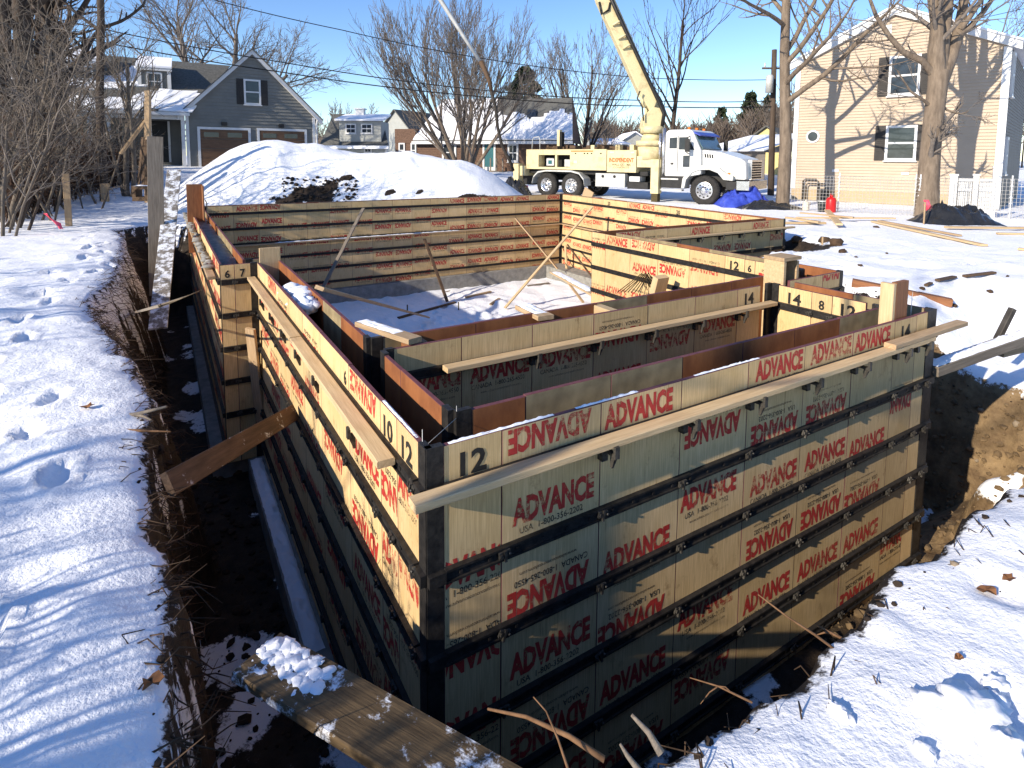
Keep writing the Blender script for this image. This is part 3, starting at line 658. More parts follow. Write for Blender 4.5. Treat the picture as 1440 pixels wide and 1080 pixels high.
form('short grey jog form right of the front bay', (187, 54), (227, 54), None, 0, 2.5, small=0, seed=23)

# strip footings under the walls
def footing(label, x0, x1, y0, y1):
    mb = MB(); mb.box(x0*I, x1*I, y0*I, y1*I, -3.05, -H*I-0.003); o = solo('footing', mb, 'concrete', label, 'footing'); return o
footing('concrete footing under the near front wall', -7, 193, -7, 19)
footing('concrete footing under the left wall, dusted with snow', -7.2, 18, 19.2, 205.8)
footing('concrete footing under the middle cross wall', 18.2, 192.8, 47, 73)
footing('concrete footing under the right end of the front bay', 168, 193, 19.2, 46.8)
footing('concrete footing under the far left wall', -22, 3, 212.2, 548)
footing('dark concrete footing along the foot of the long back wall', -22, 452, 548.2, 574)
footing('concrete footing under the middle right wall', 209, 234, 73.2, 200)
footing('concrete footing under the right rear cross wall', 209, 428, 200.2, 226)
footing('concrete footing under the far right wall', 405, 445, 226.2, 548)

# concrete already poured in the far left wall
mb = MB(); n = 60; rg = np.random.RandomState(5); vs = []
for i in range(n+1):
    y = 219+(553-219)*i/n; tail = 10 if i < 6 else 0
    for j in range(6):
        x = -14.8+9.6*j/5; vs.append((x*I, y*I, (-5.5-tail*(1-i/6)*0.9+rg.rand()*1.8)*I))
mb.add(vs, [(i*6+j, i*6+j+1, (i+1)*6+j+1, (i+1)*6+j) for i in range(n) for j in range(5)], 0, True)
mb.box(-14.7*I, -5.3*I, 219*I, 553*I, -95*I, -19*I)
solo('concrete_pour', mb, 'wetcrete', 'wet grey concrete filling the far left wall form', 'concrete', fix=False)
# slopped concrete crust along the outer waler of that wall
def clumps(name, label, cat, mat, pts, rad, seed, flat=0.5, sub=1, kind=None):
    mb = MB(); rg = np.random.RandomState(seed)
    bm = bmesh.new(); bmesh.ops.create_icosphere(bm, subdivisions=sub, radius=1); bv = np.array([q.co[:] for q in bm.verts]); bf = [tuple(q.index for q in f.verts) for f in bm.faces]; bm.free()
    for p in pts:
        r = rad*(0.5+rg.rand()); v = bv*(1+0.6*(rg.rand(len(bv), 1)-0.5)); v = v*np.array([r*(0.7+0.7*rg.rand()), r*(0.7+0.7*rg.rand()), r*flat])
        mb.add(v+np.array(p), bf, 0, True)
    o = solo(name, mb, mat, label, cat, fix=False)
    if kind: o['kind'] = kind
    return o
rg = np.random.RandomState(3)
clumps('concrete_splatter', 'dried concrete slopped along the far left waler', 'concrete', 'concrete', [((-17.6-rg.rand()*2.6)*I, (235+i*320/90)*I, (-5.2+rg.rand()*0.6)*I) for i in range(90)], 1.8*I, 4, 0.35, kind='stuff')
clumps('snow_clump', 'white lump of snow plugging the left wall form', 'snow', 'snow', [((4.2+rg.rand()*3.6)*I, (120+rg.rand()*32)*I, (-4.5+rg.rand()*2.6)*I) for i in range(80)], 2.3*I, 8, 0.8, sub=2)

# ------------------------------------------------------------------ walers and timbers on the forms
def plank(name, label, p0, p1, wd, th, mat, roll=0.0, cat='timber', group=None, inch=True, snow=None, up=None):
    if inch: p0 = np.array(p0)*I; p1 = np.array(p1)*I; wd *= I; th *= I
    p0 = np.array(p0, float); p1 = np.array(p1, float)
    if snow is None:
        o = beam_obj(name, p0, p1, wd, th, mat, roll, up=up); return tag(o, label, cat, group)
    lo = p0 if p0[2] < p1[2] else p1
    root = thing(name, label, cat, lo, group)
    beam_obj('board', p0, p1, wd, th, mat, roll, root, up=up)
    off = np.array([0, 0, th/2*abs(math.cos(roll)) + wd/2*abs(math.sin(roll))])
    for i_, (a, b) in enumerate(zip(snow[0::4], snow[1::4])):
        part('snow_cover', lumpy_strip(p0+(p1-p0)*a+off, p0+(p1-p0)*b+off, (wd*abs(math.cos(roll))+th*abs(math.sin(roll)))*0.94, snow[3], snow[2]+i_), 'snow', root, fix=False)
    return root
WZ = -7.0
plank('waler', 'long pale waler along the near front wall', (-3.8, -3.05, WZ), (176, -3.05, WZ), 3.5, 1.5, 'lumber')
plank('waler', 'grey ragged end board of the front waler at the right corner', (150, -3.2, WZ+1.55), (199, -3.0, WZ+1.55), 3.5, 1.5, 'lumber_tan')
plank('waler', 'sunlit waler along the left wall nearest the front corner', (-3.1, 12, WZ), (-3.1, 98, WZ), 3.5, 1.5, 'lumber')
plank('waler', 'sunlit waler on the left wall running back to the jog', (-3.15, 98.4, WZ+0.2), (-3.05, 204.5, WZ+0.1), 3.5, 1.5, 'lumber')
plank('waler', 'pale waler across the middle wall', (27, 50.9, WZ), (172, 50.9, WZ), 3.5, 1.5, 'lumber')
plank('waler', 'white waler in front of the grey right rear form', (244, 203.9, WZ), (422, 203.9, WZ), 3.5, 1.5, 'lumber')
plank('waler', 'waler running across the middle of the long back wall', (20, 551.4, -41), (432, 551.4, -40.5), 3.5, 1.5, 'lumber_tan', snow=(0.1, 0.62, 3, 0.02))
plank('waler', 'short waler on the bright right wall at the far corner', (429.5, 545, -40), (414, 375, -40.5), 3.5, 1.5, 'lumber_tan')
plank('waler', 'concrete crusted waler outside the far left wall', (-19.1, 214, WZ), (-19.1, 552, WZ), 3.5, 1.5, 'lumber_tan')
# ridges of snow left on the top edges
def ridge(label, p0, p1, wd, th, seed, n=40):
    mb = lumpy_strip(np.array(p0)*I, np.array(p1)*I, wd*I, th*I, seed, n, 5); return solo('snow_ridge', mb, 'snow', label, 'snow', 'snow ridges on the form tops', fix=False)
ridge('thin snow ridge on the front form top by the number 12', (4.5, 0.55, 0.04), (27.5, 0.55, 0.04), 0.9, 0.38, 1)
ridge('thin snow ridge on the front form top, second from the left corner', (33, 0.55, 0.04), (50, 0.55, 0.04), 0.9, 0.38, 2)
ridge('thin snow ridge on the front form top beyond the middle', (68, 0.55, 0.04), (92, 0.55, 0.04), 0.8, 0.30, 3)
ridge('thin snow ridge on the left form top beside the corner', (0.55, 5, 0.04), (0.55, 24, 0.04), 0.8, 0.3, 4)

def block(name, label, x0, x1, y0, y1, z0, z1, mat, cat='timber'):
    mb = MB(); mb.box(0, (z1-z0)*I, 0, (x1-x0)*I, 0, (y1-y0)*I, 0, ch=0.004)
    me = mb.mesh(name, [mat]); fixn(me); o = link(name, me)
    o.matrix_basis = Matrix(((0, 1, 0, x0*I), (0, 0, 1, y0*I), (1, 0, 0, z0*I), (0, 0, 0, 1))); return tag(o, label, cat)
block('bulkhead_block', 'tall orange brown block standing in the near front wall', 160.2, 161.9, 1.5, 5.6, -30, 11.5, 'lumber')
block('bulkhead_block', 'wide brown board face of the block in the near front wall', 162.0, 169.8, 1.5, 3.1, -30, 11.8, 'lumber_brown')
# three-sided box at the end of the cross wall
root = thing('window_buck', 'open wooden box standing at the right end of the cross wall', 'timber', (190*I, 60*I, -30*I))
mb = MB(); mb.box(184.6*I, 186.1*I, 55.4*I, 64.8*I, -30*I, 8*I); part('side_board', mb, 'lumber', root)
mb = MB(); mb.box(194.5*I, 196*I, 56*I, 64.8*I, -30*I, 7.4*I); part('side_board', mb, 'lumber_tan', root)
mb = MB(); mb.box(186.2*I, 194.4*I, 63.5*I, 64.8*I, -30*I, 7.0*I); part('back_board', mb, 'lumber_dark', root)
mb = MB(); mb.box(184.2*I, 196.4*I, 55.2*I, 64.9*I, 8.02*I, 9.5*I); part('top_board', mb, 'lumber_tan', root)
block('bulkhead_block', 'small pale block closing the left wall form near the jog', 1.3, 10.8, 207.5, 209, -40, 6.5, 'lumber')
# tall brown bulkhead boards at the far left corner
root = thing('bulkhead', 'tall brown boards standing at the far left corner of the forms', 'timber', (-9*I, 470*I, -30*I))
beam_obj('board', np.array((-14.6, 455, -30))*I, np.array((-14.6, 455, 27))*I, 0.02, 0.30, 'lumber_brown', parent=root)
beam_obj('board', np.array((-8.8, 450, -30))*I, np.array((-8.8, 450, 26))*I, 0.030, 10.0*I, 'lumber_brown', parent=root, roll=R(90))
mb = MB(); mb.tube([np.array(q)*I for q in ((-7.4, 447, 14), (-6.6, 446, 12), (-6.2, 446, -2), (-7, 446, -7))], 0.45*I, 6); part('handle', mb, 'lumber_tan', root)

# posts and braces inside
fl = -112*I
def brace(label, a, b, wd=3.5, th=1.5, mat='lumber_tan', roll=0.0): return plank('brace', label, a, b, wd*I, th*I, mat, roll, 'brace', 'braces inside the forms', inch=False)
y = 551*I
brace('thin pale brace leaning on the back wall at the left', on_y(511, 293, 540*I), on_y(453, 407, 470*I), mat='lumber_grey')
brace('snowy brace lying from the left form down to the floor', on_z(449, 405, 0.04), on_z(602, 446, fl+0.12), mat='lumber_tan', roll=R(20))
brace('dark brace propping the middle of the back wall', on_y(597, 336, 547*I), on_z(629, 424, fl+0.03), mat='lumber_dark')
brace('brace leaning down from the right part of the back wall', on_y(725, 307, 547*I), on_y(784, 378, 500*I))
brace('long pale brace crossing over towards the far corner', on_x(833, 291, 395*I), on_z(710, 433, fl+0.05), mat='lumber')
brace('upright pale stud in the far corner', on_y(795, 345, 520*I), on_y(797, 385, 520*I), mat='lumber')
brace('thin dark brace against the bright right wall', on_x(798, 344, 405*I), on_x(836, 394, 385*I), wd=2.0, mat='lumber_dark')
brace('thin brace below the snowy scaffold plank', on_x(795, 392, 330*I), on_x(820, 425, 300*I), wd=2.5)
a = on_x(780, 383, 325*I); b = on_x(860, 425, 232*I)
plank('scaffold_plank', 'snow covered scaffold plank by the bright right form', a, b, 11*I, 1.6*I, 'lumber', cat='plank', inch=False, snow=(0.02, 0.75, 12, 0.03))
plank('ledger', 'snowy board end lying across the cross wall forms', on_z(735, 431, -0.02), on_z(768, 447, -0.02), 6*I, 1.5*I, 'lumber_tan', cat='plank', inch=False, snow=(0.0, 0.8, 13, 0.02))
plank('ledger', 'short board wedged over the left end of the cross wall', np.array(on_z(508, 454, 0.02))/I, np.array(on_z(584, 479, 0.03))/I, 4.5, 1.5, 'lumber_tan', cat='plank', snow=(0.0, 0.72, 14, 0.012))
plank('ledger', 'yellow board lying behind the cross wall', (112, 88, -14), (158, 96, -14), 6, 1.5, 'lumber_tan', cat='plank')
plank('spreader', 'pale spreader block between the cross wall forms', (92, 55.3, -2.2), (92, 64.7, -2.2), 3.5, 3.5, 'lumber', cat='timber')
plank('spreader', 'orange and red marked spreader at the left end of the cross wall', (22, 55.3, -2.2), (22, 64.7, -2.2), 5, 3.5, 'lumber_brown', cat='timber')
# bundle of bent reinforcing bars and a block behind it
root = thing('rebar_bundle', 'bundle of bent reinforcing bars leaning on the yellow form', 'rebar', on_x(900, 405, 208*I))
for k in range(7):
    mb = MB(); q0 = on_x(868+5*k, 411, (196-2*k)*I); q1 = on_x(903+1.5*k, 384+(k % 3), 210*I); q2 = on_x(913+3.0*k-6, 404+(k % 2)*4, 208*I)
    mb.tube([q0, q1, q2], 0.008, 5); part('bar', mb, 'rebar', root)
beam_obj_ = plank('stub_post', 'short pale post beside the reinforcing bars', on_x(924, 413, 200*I), on_x(930, 389, 200*I), 9*I, 4*I, 'lumber', cat='timber', inch=False)
# stakes of the footing in the snow inside
for (u, v, lb) in ((573, 440, 'small dark stake in the floor snow by the left brace'), (645, 436, 'small dark stake in the floor snow in mid room')):
    p = on_z(u, v, fl); mb = MB(); mb.tube([p-[0, 0, .1], p+[0, 0, 0.22]], 0.018, 5); solo('floor_stake', mb, 'rebar', lb, 'stake')
# wires holding the forms at the corner
root = thing('form_wire', 'thin taut wires across the front left form corner', 'wire', (6*I, 6*I, -8*I))
for a, b in (((0.6, 3, -8), (0.6, 3, 2.6)), ((0.6, 3, -1), (11.2, 11, -1)), ((11.2, 11, -10), (11.2, 11, 1.5))):
    mb = MB(); mb.tube([np.array(a)*I, np.array(b)*I], 0.0016, 4); part('strand', mb, 'wire', root)
root = thing('form_wire', 'two thin wires standing at the front right form corner', 'wire', (180*I, 8*I, -8*I))
for q in ((178, 4), (183, 6)):
    mb = MB(); mb.tube([np.array((*q, -8))*I, np.array((*q, 5.5))*I], 0.0016, 4); part('strand', mb, 'wire', root)

# ------------------------------------------------------------------ trench timbers
plank('brace_plank', 'frosty brown plank bracing the left wall from the bank', on_z(236, 682, -0.50), on_x(414, 580, -1.5*I), 5.5*I, 1.5*I, 'lumber_frost_light', roll=R(62), cat='plank', inch=False)
plank('trench_plank', 'wide snow dusted plank sloping into the near corner of the trench', at(362, 922, 2.26), at(760, 1160, 1.75), 9.25*I, 1.5*I, 'lumber_frost', roll=R(-6), cat='plank', inch=False)
root = plank('snowy_board', 'snow covered board leaning in the corner by the jog', on_y(352, 462, 199*I), on_z(372, 640, -2.45), 5.5*I, 1.5*I, 'lumber_tan', roll=R(20), cat='plank', inch=False, snow=(0.08, 0.98, 23, 0.03))
solo('footing_snow', lumpy_strip(np.array((-3.9, 76, -96))*I, np.array((-3.9, 204, -96))*I, 6.2*I, 0.05, 24, 40), 'snow', 'strip of snow lying on the footing below the left wall', 'snow', fix=False)
plank('upright_plank', 'wide grey plank standing upright in the left trench', on_y(221, 415, 9.2), on_y(218, 192, 9.2), 9.25*I, 1.5*I, 'lumber_grey', cat='plank', inch=False, roll=R(90))
plank('leaning_plank', 'snow coated plank leaning out of the left trench', on_y(222, 462, 7.2), on_y(245, 240, 10.6), 9.25*I, 1.5*I, 'lumber_frost_grey', cat='plank', inch=False, roll=R(0))
mb = MB(); mb.tube([on_x(176, 443, -1.62), on_x(225, 430, -1.0), on_x(282, 409, -0.48)], [0.016, 0.015, 0.012], 7); solo('thin_pole', mb, 'lumber_grey', 'thin pole laid across the left trench', 'pole')
plank('snowy_beam', 'snow covered beam bridging the pit to the right bank', on_x(1308, 520, 188*I), on_z(1475, 462, -0.40), 5.5*I, 3.5*I, 'lumber_grey', cat='timber', inch=False, snow=(0.0, 1.0, 27, 0.03))
plank('snowy_beam', 'bare grey beam lying beyond the snowy one on the right bank', on_z(1405, 495, -0.58), on_z(1475, 478, -0.50), 3.5*I, 3.5*I, 'lumber_tan', cat='timber', inch=False)
_a = at(362, 922, 2.26); _b = at(760, 1160, 1.75); _d = (_b-_a)/np.linalg.norm(_b-_a); _y = np.cross([0, 0, 1.0], _d); rg = np.random.RandomState(44)
clumps('snow_clump', 'rounded snow lump on the far end of the trench plank', 'snow', 'snow', [_a+_d*(0.02+0.30*rg.rand()**1.2)+_y*rg.uniform(-0.085, 0.085)+[0, 0, 0.016] for k in range(90)], 0.022, 45, 0.32, 2)

# ------------------------------------------------------------------ concrete pump truck
TR = np.array([13.833, 19.119, -0.457]); TF = np.array([16.264, 12.314, -0.457])
td = (TF-TR)/np.linalg.norm(TF-TR); tl = np.array([-td[1], td[0], 0.0])     # tl points away from the camera
GZ = TR[2]
def tw(s, l, z): return TR + td*s + tl*l + np.array([0, 0, z])
truck = thing('pump_truck', 'cream and white concrete pump truck parked behind the forms', 'truck', tw(3.5, 1.2, 0))
def tbox(name, s0, s1, l0, l1, z0, z1, mat, parent=truck, ch=0.0):
    mb = MB(); mb.box(s0, s1, l0, l1, z0, z1, 0, tw, ch=ch); return part(name, mb, mat, parent)
def tprism(name, poly, l0, l1, mat, parent=truck, bevel=0.0):
    mb = MB(); mb.prism(poly, lambda a, b, d: tw(a, d, b), l0, l1); o = part(name, mb, mat, parent)
    if bevel:
        md = o.modifiers.new('b', 'BEVEL'); md.width = bevel; md.segments = 2; md.limit_method = 'ANGLE'
    return o
def wheel(s, l, r, front=False):
    mb = MB(); n = 40; prof = [(0.00, r*0.58), (0.0, r*0.62), (-0.02, r*0.74), (-0.015, r*0.88), (0.02, r*0.975), (0.06, r), (0.24, r), (0.28, r*0.97), (0.30, r*0.62)]
    vs = []
    for k in range(n):
        t = 2*math.pi*k/n
        for (dl, rr) in prof: vs.append(tw(s+rr*math.cos(t), l+dl, r+rr*math.sin(t)))
    m = len(prof); mb.add(vs, [(k*m+j, k*m+j+1, ((k+1) % n)*m+j+1, ((k+1) % n)*m+j) for k in range(n) for j in range(m-1)], 0, True)
    for k in range(n):                                  # tread blocks
        t = 2*math.pi*(k+0.5)/n; q = 2*math.pi*0.3/n
        c = [tw(s+(r+0.012)*math.cos(t+a), l+b, r+(r+0.012)*math.sin(t+a)) for a in (-q, q) for b in (0.05, 0.25)]
        e = [tw(s+(r-0.01)*math.cos(t+a), l+b, r+(r-0.01)*math.sin(t+a)) for a in (-q, q) for b in (0.05, 0.25)]
        mb.add(c+e, [(0, 1, 3, 2), (0, 2, 6, 4), (1, 5, 7, 3), (0, 4, 5, 1), (2, 3, 7, 6)], 0)
    wh = part('wheel', mb, 'tyre', truck)
    mb = MB()
    rim = [(0.005, r*0.60), (-0.005, r*0.56), (0.06 if not front else -0.0, r*0.50), (0.14 if not front else -0.03, r*0.34), (0.14 if not front else -0.06, r*0.22), (0.02 if not front else -0.10, r*0.20), (0.0 if not front else -0.12, r*0.12), (0.0 if not front else -0.12, 0.001)]
    vs = []; n = 32
    for k in range(n):
        t = 2*math.pi*k/n
        for (dl, rr) in rim: vs.append(tw(s+rr*math.cos(t), l+dl, r+rr*math.sin(t)))
    m = len(rim); mb.add(vs, [(k*m+j, k*m+j+1, ((k+1) % n)*m+j+1, ((k+1) % n)*m+j) for k in range(n) for j in range(m-1)], 0, True)
    for k in range(10):
        t = 2*math.pi*k/10; rr = r*0.28; dl = rim[4][0]
        mb.tube([tw(s+rr*math.cos(t), l+dl+0.01, r+rr*math.sin(t)), tw(s+rr*math.cos(t), l+dl-0.035, r+rr*math.sin(t))], 0.022, 6)
    part('rim', mb, 'chrome', wh, fix=False)
    mb = MB()
    for k in range(10):                                 # hand holes of the disc
        t = 2*math.pi*(k+0.5)/10; rr = r*0.44; dl = (0.085 if not front else -0.022)
        c = [tw(s+rr*math.cos(t)+0.034*math.cos(a), l+dl-0.004, r+rr*math.sin(t)+0.034*math.sin(a)) for a in np.linspace(0, 2*math.pi, 9)[:-1]]
        mb.add(c, [tuple(range(8))], 0)
    o_ = part('hand_hole', mb, 'blackpaint', wh, fix=False); o_['kind'] = 'stuff'
for s in (0.0, 1.33): wheel(s, 0.0, 0.53); wheel(s, 2.15, 0.53)
wheel(7.2, 0.02, 0.55, True); wheel(7.2, 2.1, 0.55, True)
tbox('chassis_rail', -1.5, 8.2, 0.75, 1.0, 0.72, 1.02, 'blackpaint'); tbox('chassis_rail', -1.5, 8.2, 1.5, 1.75, 0.72, 1.02, 'blackpaint')
tbox('axle', -0.1, 0.1, 0.3, 2.2, 0.45, 0.62, 'blackpaint'); tbox('axle', 1.23, 1.43, 0.3, 2.2, 0.45, 0.62, 'blackpaint'); tbox('axle', 7.1, 7.3, 0.3, 2.2, 0.45, 0.62, 'blackpaint')
tbox('underdeck', -1.3, 4.8, 0.25, 2.25, 1.03, 1.20, 'blackpaint')
# rear body with its open bay
mb = MB()
def hollow(mb, s0, s1, l0, l1, z0, z1, os0, os1, oz0, oz1, dp):
    mb.box(s0, os0, l0, l1, z0, z1, 0, tw); mb.box(os1, s1, l0, l1, z0, z1, 0, tw)
    mb.box(os0, os1, l0, l1, z0, oz0, 0, tw); mb.box(os0, os1, l0, l1, oz1, z1, 0, tw)
    mb.box(os0, os1, l0+dp, l1, oz0, oz1, 0, tw)
hollow(mb, -1.15, 3.05, 0.0, 2.3, 1.22, 2.05, -0.45, 1.25, 1.32, 1.86, 0.5)
body = part('rear_body', mb, 'cream', truck)
tbox('bay_lining', -0.44, 1.24, 0.46, 0.495, 1.325, 1.855, 'dark_in', body); tbox('bay_gauge', -0.25, 0.15, 0.35, 0.45, 1.38, 1.72, 'vinyl', body); tbox('gauge_face', -0.15, 0.05, 0.335, 0.348, 1.45, 1.62, 'teal', body)
tbox('bay_post', 0.45, 0.55, 0.02, 0.12, 1.32, 1.86, 'cream', body); tbox('bay_pump', 0.8, 1.1, 0.25, 0.45, 1.34, 1.66, 'greymetal', body)
tbox('top_rail', -1.15, 3.05, 0.0, 0.16, 2.052, 2.10, 'cream', body)
mb = MB()
for s in (1.5, 1.95, 2.1, 2.3, 2.75): mb.box(s, s+0.07, -0.012, -0.001, 1.9, 1.95, 0, tw)
part('decal', mb, 'black', body)
tbox('warning_strip', 1.3, 2.4, -0.01, -0.002, 2.0, 2.045, 'amber', body)
tbox('toggle_plate', 1.45, 1.62, -0.014, -0.002, 1.50, 1.62, 'greymetal', body)
# lettered box
box = tbox('side_box', 3.10, 4.42, -0.03, 2.3, 1.16, 2.06, 'cream')
T = lambda s, z: tw(s, -0.034, z)
mb = MB(); put_text(mb, 'INDEPENDENT', 3.76, 1.66, 1.12, 0.17, 0, T, 0.03); part('lettering', mb, 'orange_text', box, fix=False)
mb = MB(); put_text(mb, 'WALL CO., MA', 3.76, 1.47, 0.86, 0.085, 0, T, 0.015); put_text(mb, 'CONCRETE', 3.76, 1.36, 0.72, 0.075, 0, T, 0.0); part('lettering', mb, 'brown_text', box, fix=False)
mb = MB(); mb.box(3.24, 3.42, -0.04, -0.031, 1.94, 2.0, 0, tw); mb.box(4.18, 4.34, -0.04, -0.031, 1.94, 1.99, 0, tw); o_ = part('decal', mb, 'greymetal', box); o_['kind'] = 'stuff'
# mudguard over the tandem
mb = MB(); pts = [(-0.78, 0.62), (-0.70, 0.90), (-0.45, 1.12), (0.0, 1.19), (1.33, 1.19), (1.75, 1.10), (1.98, 0.85), (2.02, 0.60)]
for a, b in zip(pts, pts[1:]):
    mb.add([tw(a[0], -0.05, a[1]), tw(b[0], -0.05, b[1]), tw(b[0], 0.5, b[1]), tw(a[0], 0.5, a[1]), tw(a[0], -0.05, a[1]-0.07), tw(b[0], -0.05, b[1]-0.07), tw(b[0], 0.5, b[1]-0.05), tw(a[0], 0.5, a[1]-0.05)],
           [(0, 1, 2, 3), (4, 7, 6, 5), (0, 4, 5, 1), (3, 2, 6, 7)], 0)
part('mudguard', mb, 'greymetal', truck)
tb = tbox('tool_box', 2.55, 3.92, 0.0, 0.7, 0.55, 1.10, 'greymetal')
for s in (2.9, 3.45):
    mb = MB(); mb.tube([tw(s, -0.02, 0.98), tw(s, 0.0, 0.98)], 0.06, 12); part('latch', mb, 'blackpaint', tb)
tbox('battery_box', 4.1, 4.55, 0.05, 0.6, 0.80, 1.0, 'vinyl'); tbox('fuel_tank', 4.0, 4.9, 0.08, 0.7, 0.50, 0.78, 'blackpaint')
tbox('step', 5.5, 6.45, 0.0, 0.5, 0.60, 1.05, 'blackpaint'); tbox('step_tread', 5.5, 6.35, -0.04, 0.2, 0.50, 0.56, 'greymetal'); tbox('step_tread', 5.5, 6.2, -0.03, 0.2, 0.92, 0.98, 'greymetal')
# front outrigger
mb = MB(); mb.box(4.45, 5.45, 0.0, 0.35, 1.38, 1.68, 0, tw); mb.box(5.10, 5.42, -0.10, 0.22, 0.36, 1.70, 0, tw); part('outrigger', mb, 'cream', truck)
tbox('outrigger_foot', 5.13, 5.39, -0.07, 0.19, 0.02, 0.36, 'rebar'); tbox('outrigger_arm', 4.45, 4.72, -0.02, 0.3, 1.68, 1.82, 'cream')
tbox('rear_outrigger', -1.75, -1.45, -0.2, 0.15, 0.25, 1.45, 'cream'); tbox('rear_bumper', -1.45, -1.15, -0.1, 2.4, 0.9, 1.35, 'cream')
mb = MB(); mb.tube([tw(-1.6, 0.1, 1.2), tw(-1.95, 0.3, 1.0), tw(-2.1, 0.8, 0.6)], 0.1, 8); part('hopper_pipe', mb, 'greymetal', truck)
mb = MB(); mb.prism([(-2.3, 1.25), (-1.2, 1.25), (-1.3, 0.45), (-2.0, 0.45)], lambda a, b, d: tw(a, d, b), 0.7, 2.2); part('hopper', mb, 'blackpaint', truck)
tbox('radiator', 4.55, 5.10, 0.4, 0.5, 1.72, 2.36, 'blackpaint'); tbox('radiator_housing', 4.5, 5.15, 0.51, 1.6, 1.70, 2.40, 'cream')
mb = MB(); mb.tube([tw(-1.05, 0.3, 2.1), tw(-1.02, 0.3, 2.55), tw(-0.95, 0.3, 2.66), tw(-0.65, 0.3, 2.68), tw(-0.6, 0.3, 2.55), tw(-0.6, 0.3, 2.1)], 0.022, 6); part('grab_rail', mb, 'greymetal', truck)
tbox('rear_mast', 0.0, 0.14, 0.8, 1.0, 2.0, 3.0, 'cream'); tbox('rear_mast', 0.17, 0.27, 0.8, 1.0, 2.0, 2.9, 'dark_in')
mb = MB()
rgt = random.Random(9)
for k in range(26):
    s = rgt.uniform(-0.3, 4.4); mb.box(s, s+rgt.uniform(.08, .35), 0.3, rgt.uniform(0.6, 1.9), 2.06, 2.06+rgt.uniform(0.06, 0.24), 0, tw)
part('deck_fitting', mb, 'lumber_dark', truck)
mb = MB()
for s in (2.1, 3.95, 3.3): mb.box(s, s+0.18, 0.3, 0.6, 2.06, 2.28, 0, tw)
part('deck_fitting', mb, 'cream', truck)
# cab
cabp = [(5.62, 1.05), (5.62, 2.72), (5.74, 2.83), (6.55, 2.83), (6.70, 2.76), (7.02, 2.06), (7.06, 1.15), (6.55, 1.05)]
cab = tprism('cab', cabp, 0.0, 2.3, 'cab', bevel=0.05)
tprism('side_window', [(5.80, 2.12), (5.80, 2.52), (6.10, 2.54), (6.10, 2.12)], -0.012, 0.02, 'glass', cab)
tprism('side_window', [(6.18, 2.08), (6.18, 2.54), (6.52, 2.54), (6.80, 2.06)], -0.012, 0.02, 'glass', cab)
tbox('door_seam', 6.13, 6.15, -0.008, 0.01, 1.2, 2.6, 'dark_in', cab); tbox('door_window', 6.36, 6.62, -0.014, 0.02, 1.42, 1.85, 'glass', cab); tbox('badge', 5.86, 5.98, -0.01, 0.01, 1.50, 1.58, 'black', cab)
mb = MB(); mb.add([tw(6.71, 0.14, 2.70), tw(6.71, 2.16, 2.70), tw(7.045, 2.16, 2.08), tw(7.045, 0.14, 2.08), tw(6.73, 0.14, 2.72), tw(6.73, 2.16, 2.72), tw(7.065, 2.16, 2.10), tw(7.065, 0.14, 2.10)], [(0, 1, 2, 3), (4, 7, 6, 5), (0, 3, 7, 4), (1, 5, 6, 2), (0, 4, 5, 1), (3, 2, 6, 7)]); part('windscreen', mb, 'windscreen', cab)
mb = MB(); mb.add([tw(6.60, 0.05, 2.80), tw(6.60, 2.25, 2.80), tw(6.95, 2.2, 2.62), tw(6.95, 0.1, 2.62), tw(6.60, 0.05, 2.74), tw(6.60, 2.25, 2.74), tw(6.95, 2.2, 2.58), tw(6.95, 0.1, 2.58)], [(0, 1, 2, 3), (4, 7, 6, 5), (0, 3, 7, 4), (1, 5, 6, 2), (0, 4, 5, 1), (3, 2, 6, 7)]); part('sun_visor', mb, 'bluetarp', cab)
for l in (0.4, 1.15, 1.9):
    mb = MB(); mb.tube([tw(6.4, l, 2.83), tw(6.4, l, 2.93)], 0.06, 8); part('roof_light', mb, 'amber', cab)
hoodp = [(7.0, 1.12), (7.0, 2.08), (7.7, 1.98), (8.45, 1.72), (8.62, 1.62), (8.66, 0.95), (8.2, 0.95), (7.95, 1.08), (7.78, 1.25), (7.5, 1.36), (7.0, 1.36)]
hood = tprism('hood', [(7.0, 1.36), (7.0, 2.08), (7.7, 1.98), (8.45, 1.74), (8.62, 1.62), (8.66, 0.98), (7.95, 0.98), (7.80, 1.25), (7.5, 1.36)], 0.15, 2.15, 'cab', bevel=0.07)
mb = MB(); arc = [(6.45, 0.62), (6.52, 0.95), (6.75, 1.22), (7.0, 1.32), (7.4, 1.33), (7.7, 1.22), (7.92, 0.98), (8.25, 0.95), (8.25, 1.12), (7.98, 1.22), (7.72, 1.42), (7.4, 1.50), (6.95, 1.48), (6.62, 1.32), (6.38, 0.98), (6.34, 0.62)]
mb.prism(arc, lambda a, b, d: tw(a, d, b), -0.05, 0.45); part('wing', mb, 'greymetal', hood)
mb = MB(); mb.prism(arc, lambda a, b, d: tw(a, d, b), 1.85, 2.35); part('wing', mb, 'greymetal', hood)
tbox('wheel_arch_lining', 6.5, 7.9, 0.46, 1.84, 0.7, 1.30, 'blackpaint', hood)
mb = MB()
for k in range(4): mb.prism([(7.12+0.09*k, 1.92-0.01*k), (7.17+0.09*k, 1.92-0.01*k), (7.19+0.09*k, 1.78-0.01*k), (7.14+0.09*k, 1.78-0.01*k)], lambda a, b, d: tw(a, d, b), 0.135, 0.152)
part('louvre', mb, 'dark_in', hood)
mb = MB(); mb.box(8.10, 8.55, 0.10, 0.30, 1.10, 1.28, 0, tw); part('headlight', mb, 'lamp', hood)
mb = MB(); mb.box(8.10, 8.55, 2.0, 2.2, 1.10, 1.28, 0, tw); part('headlight', mb, 'lamp', hood)
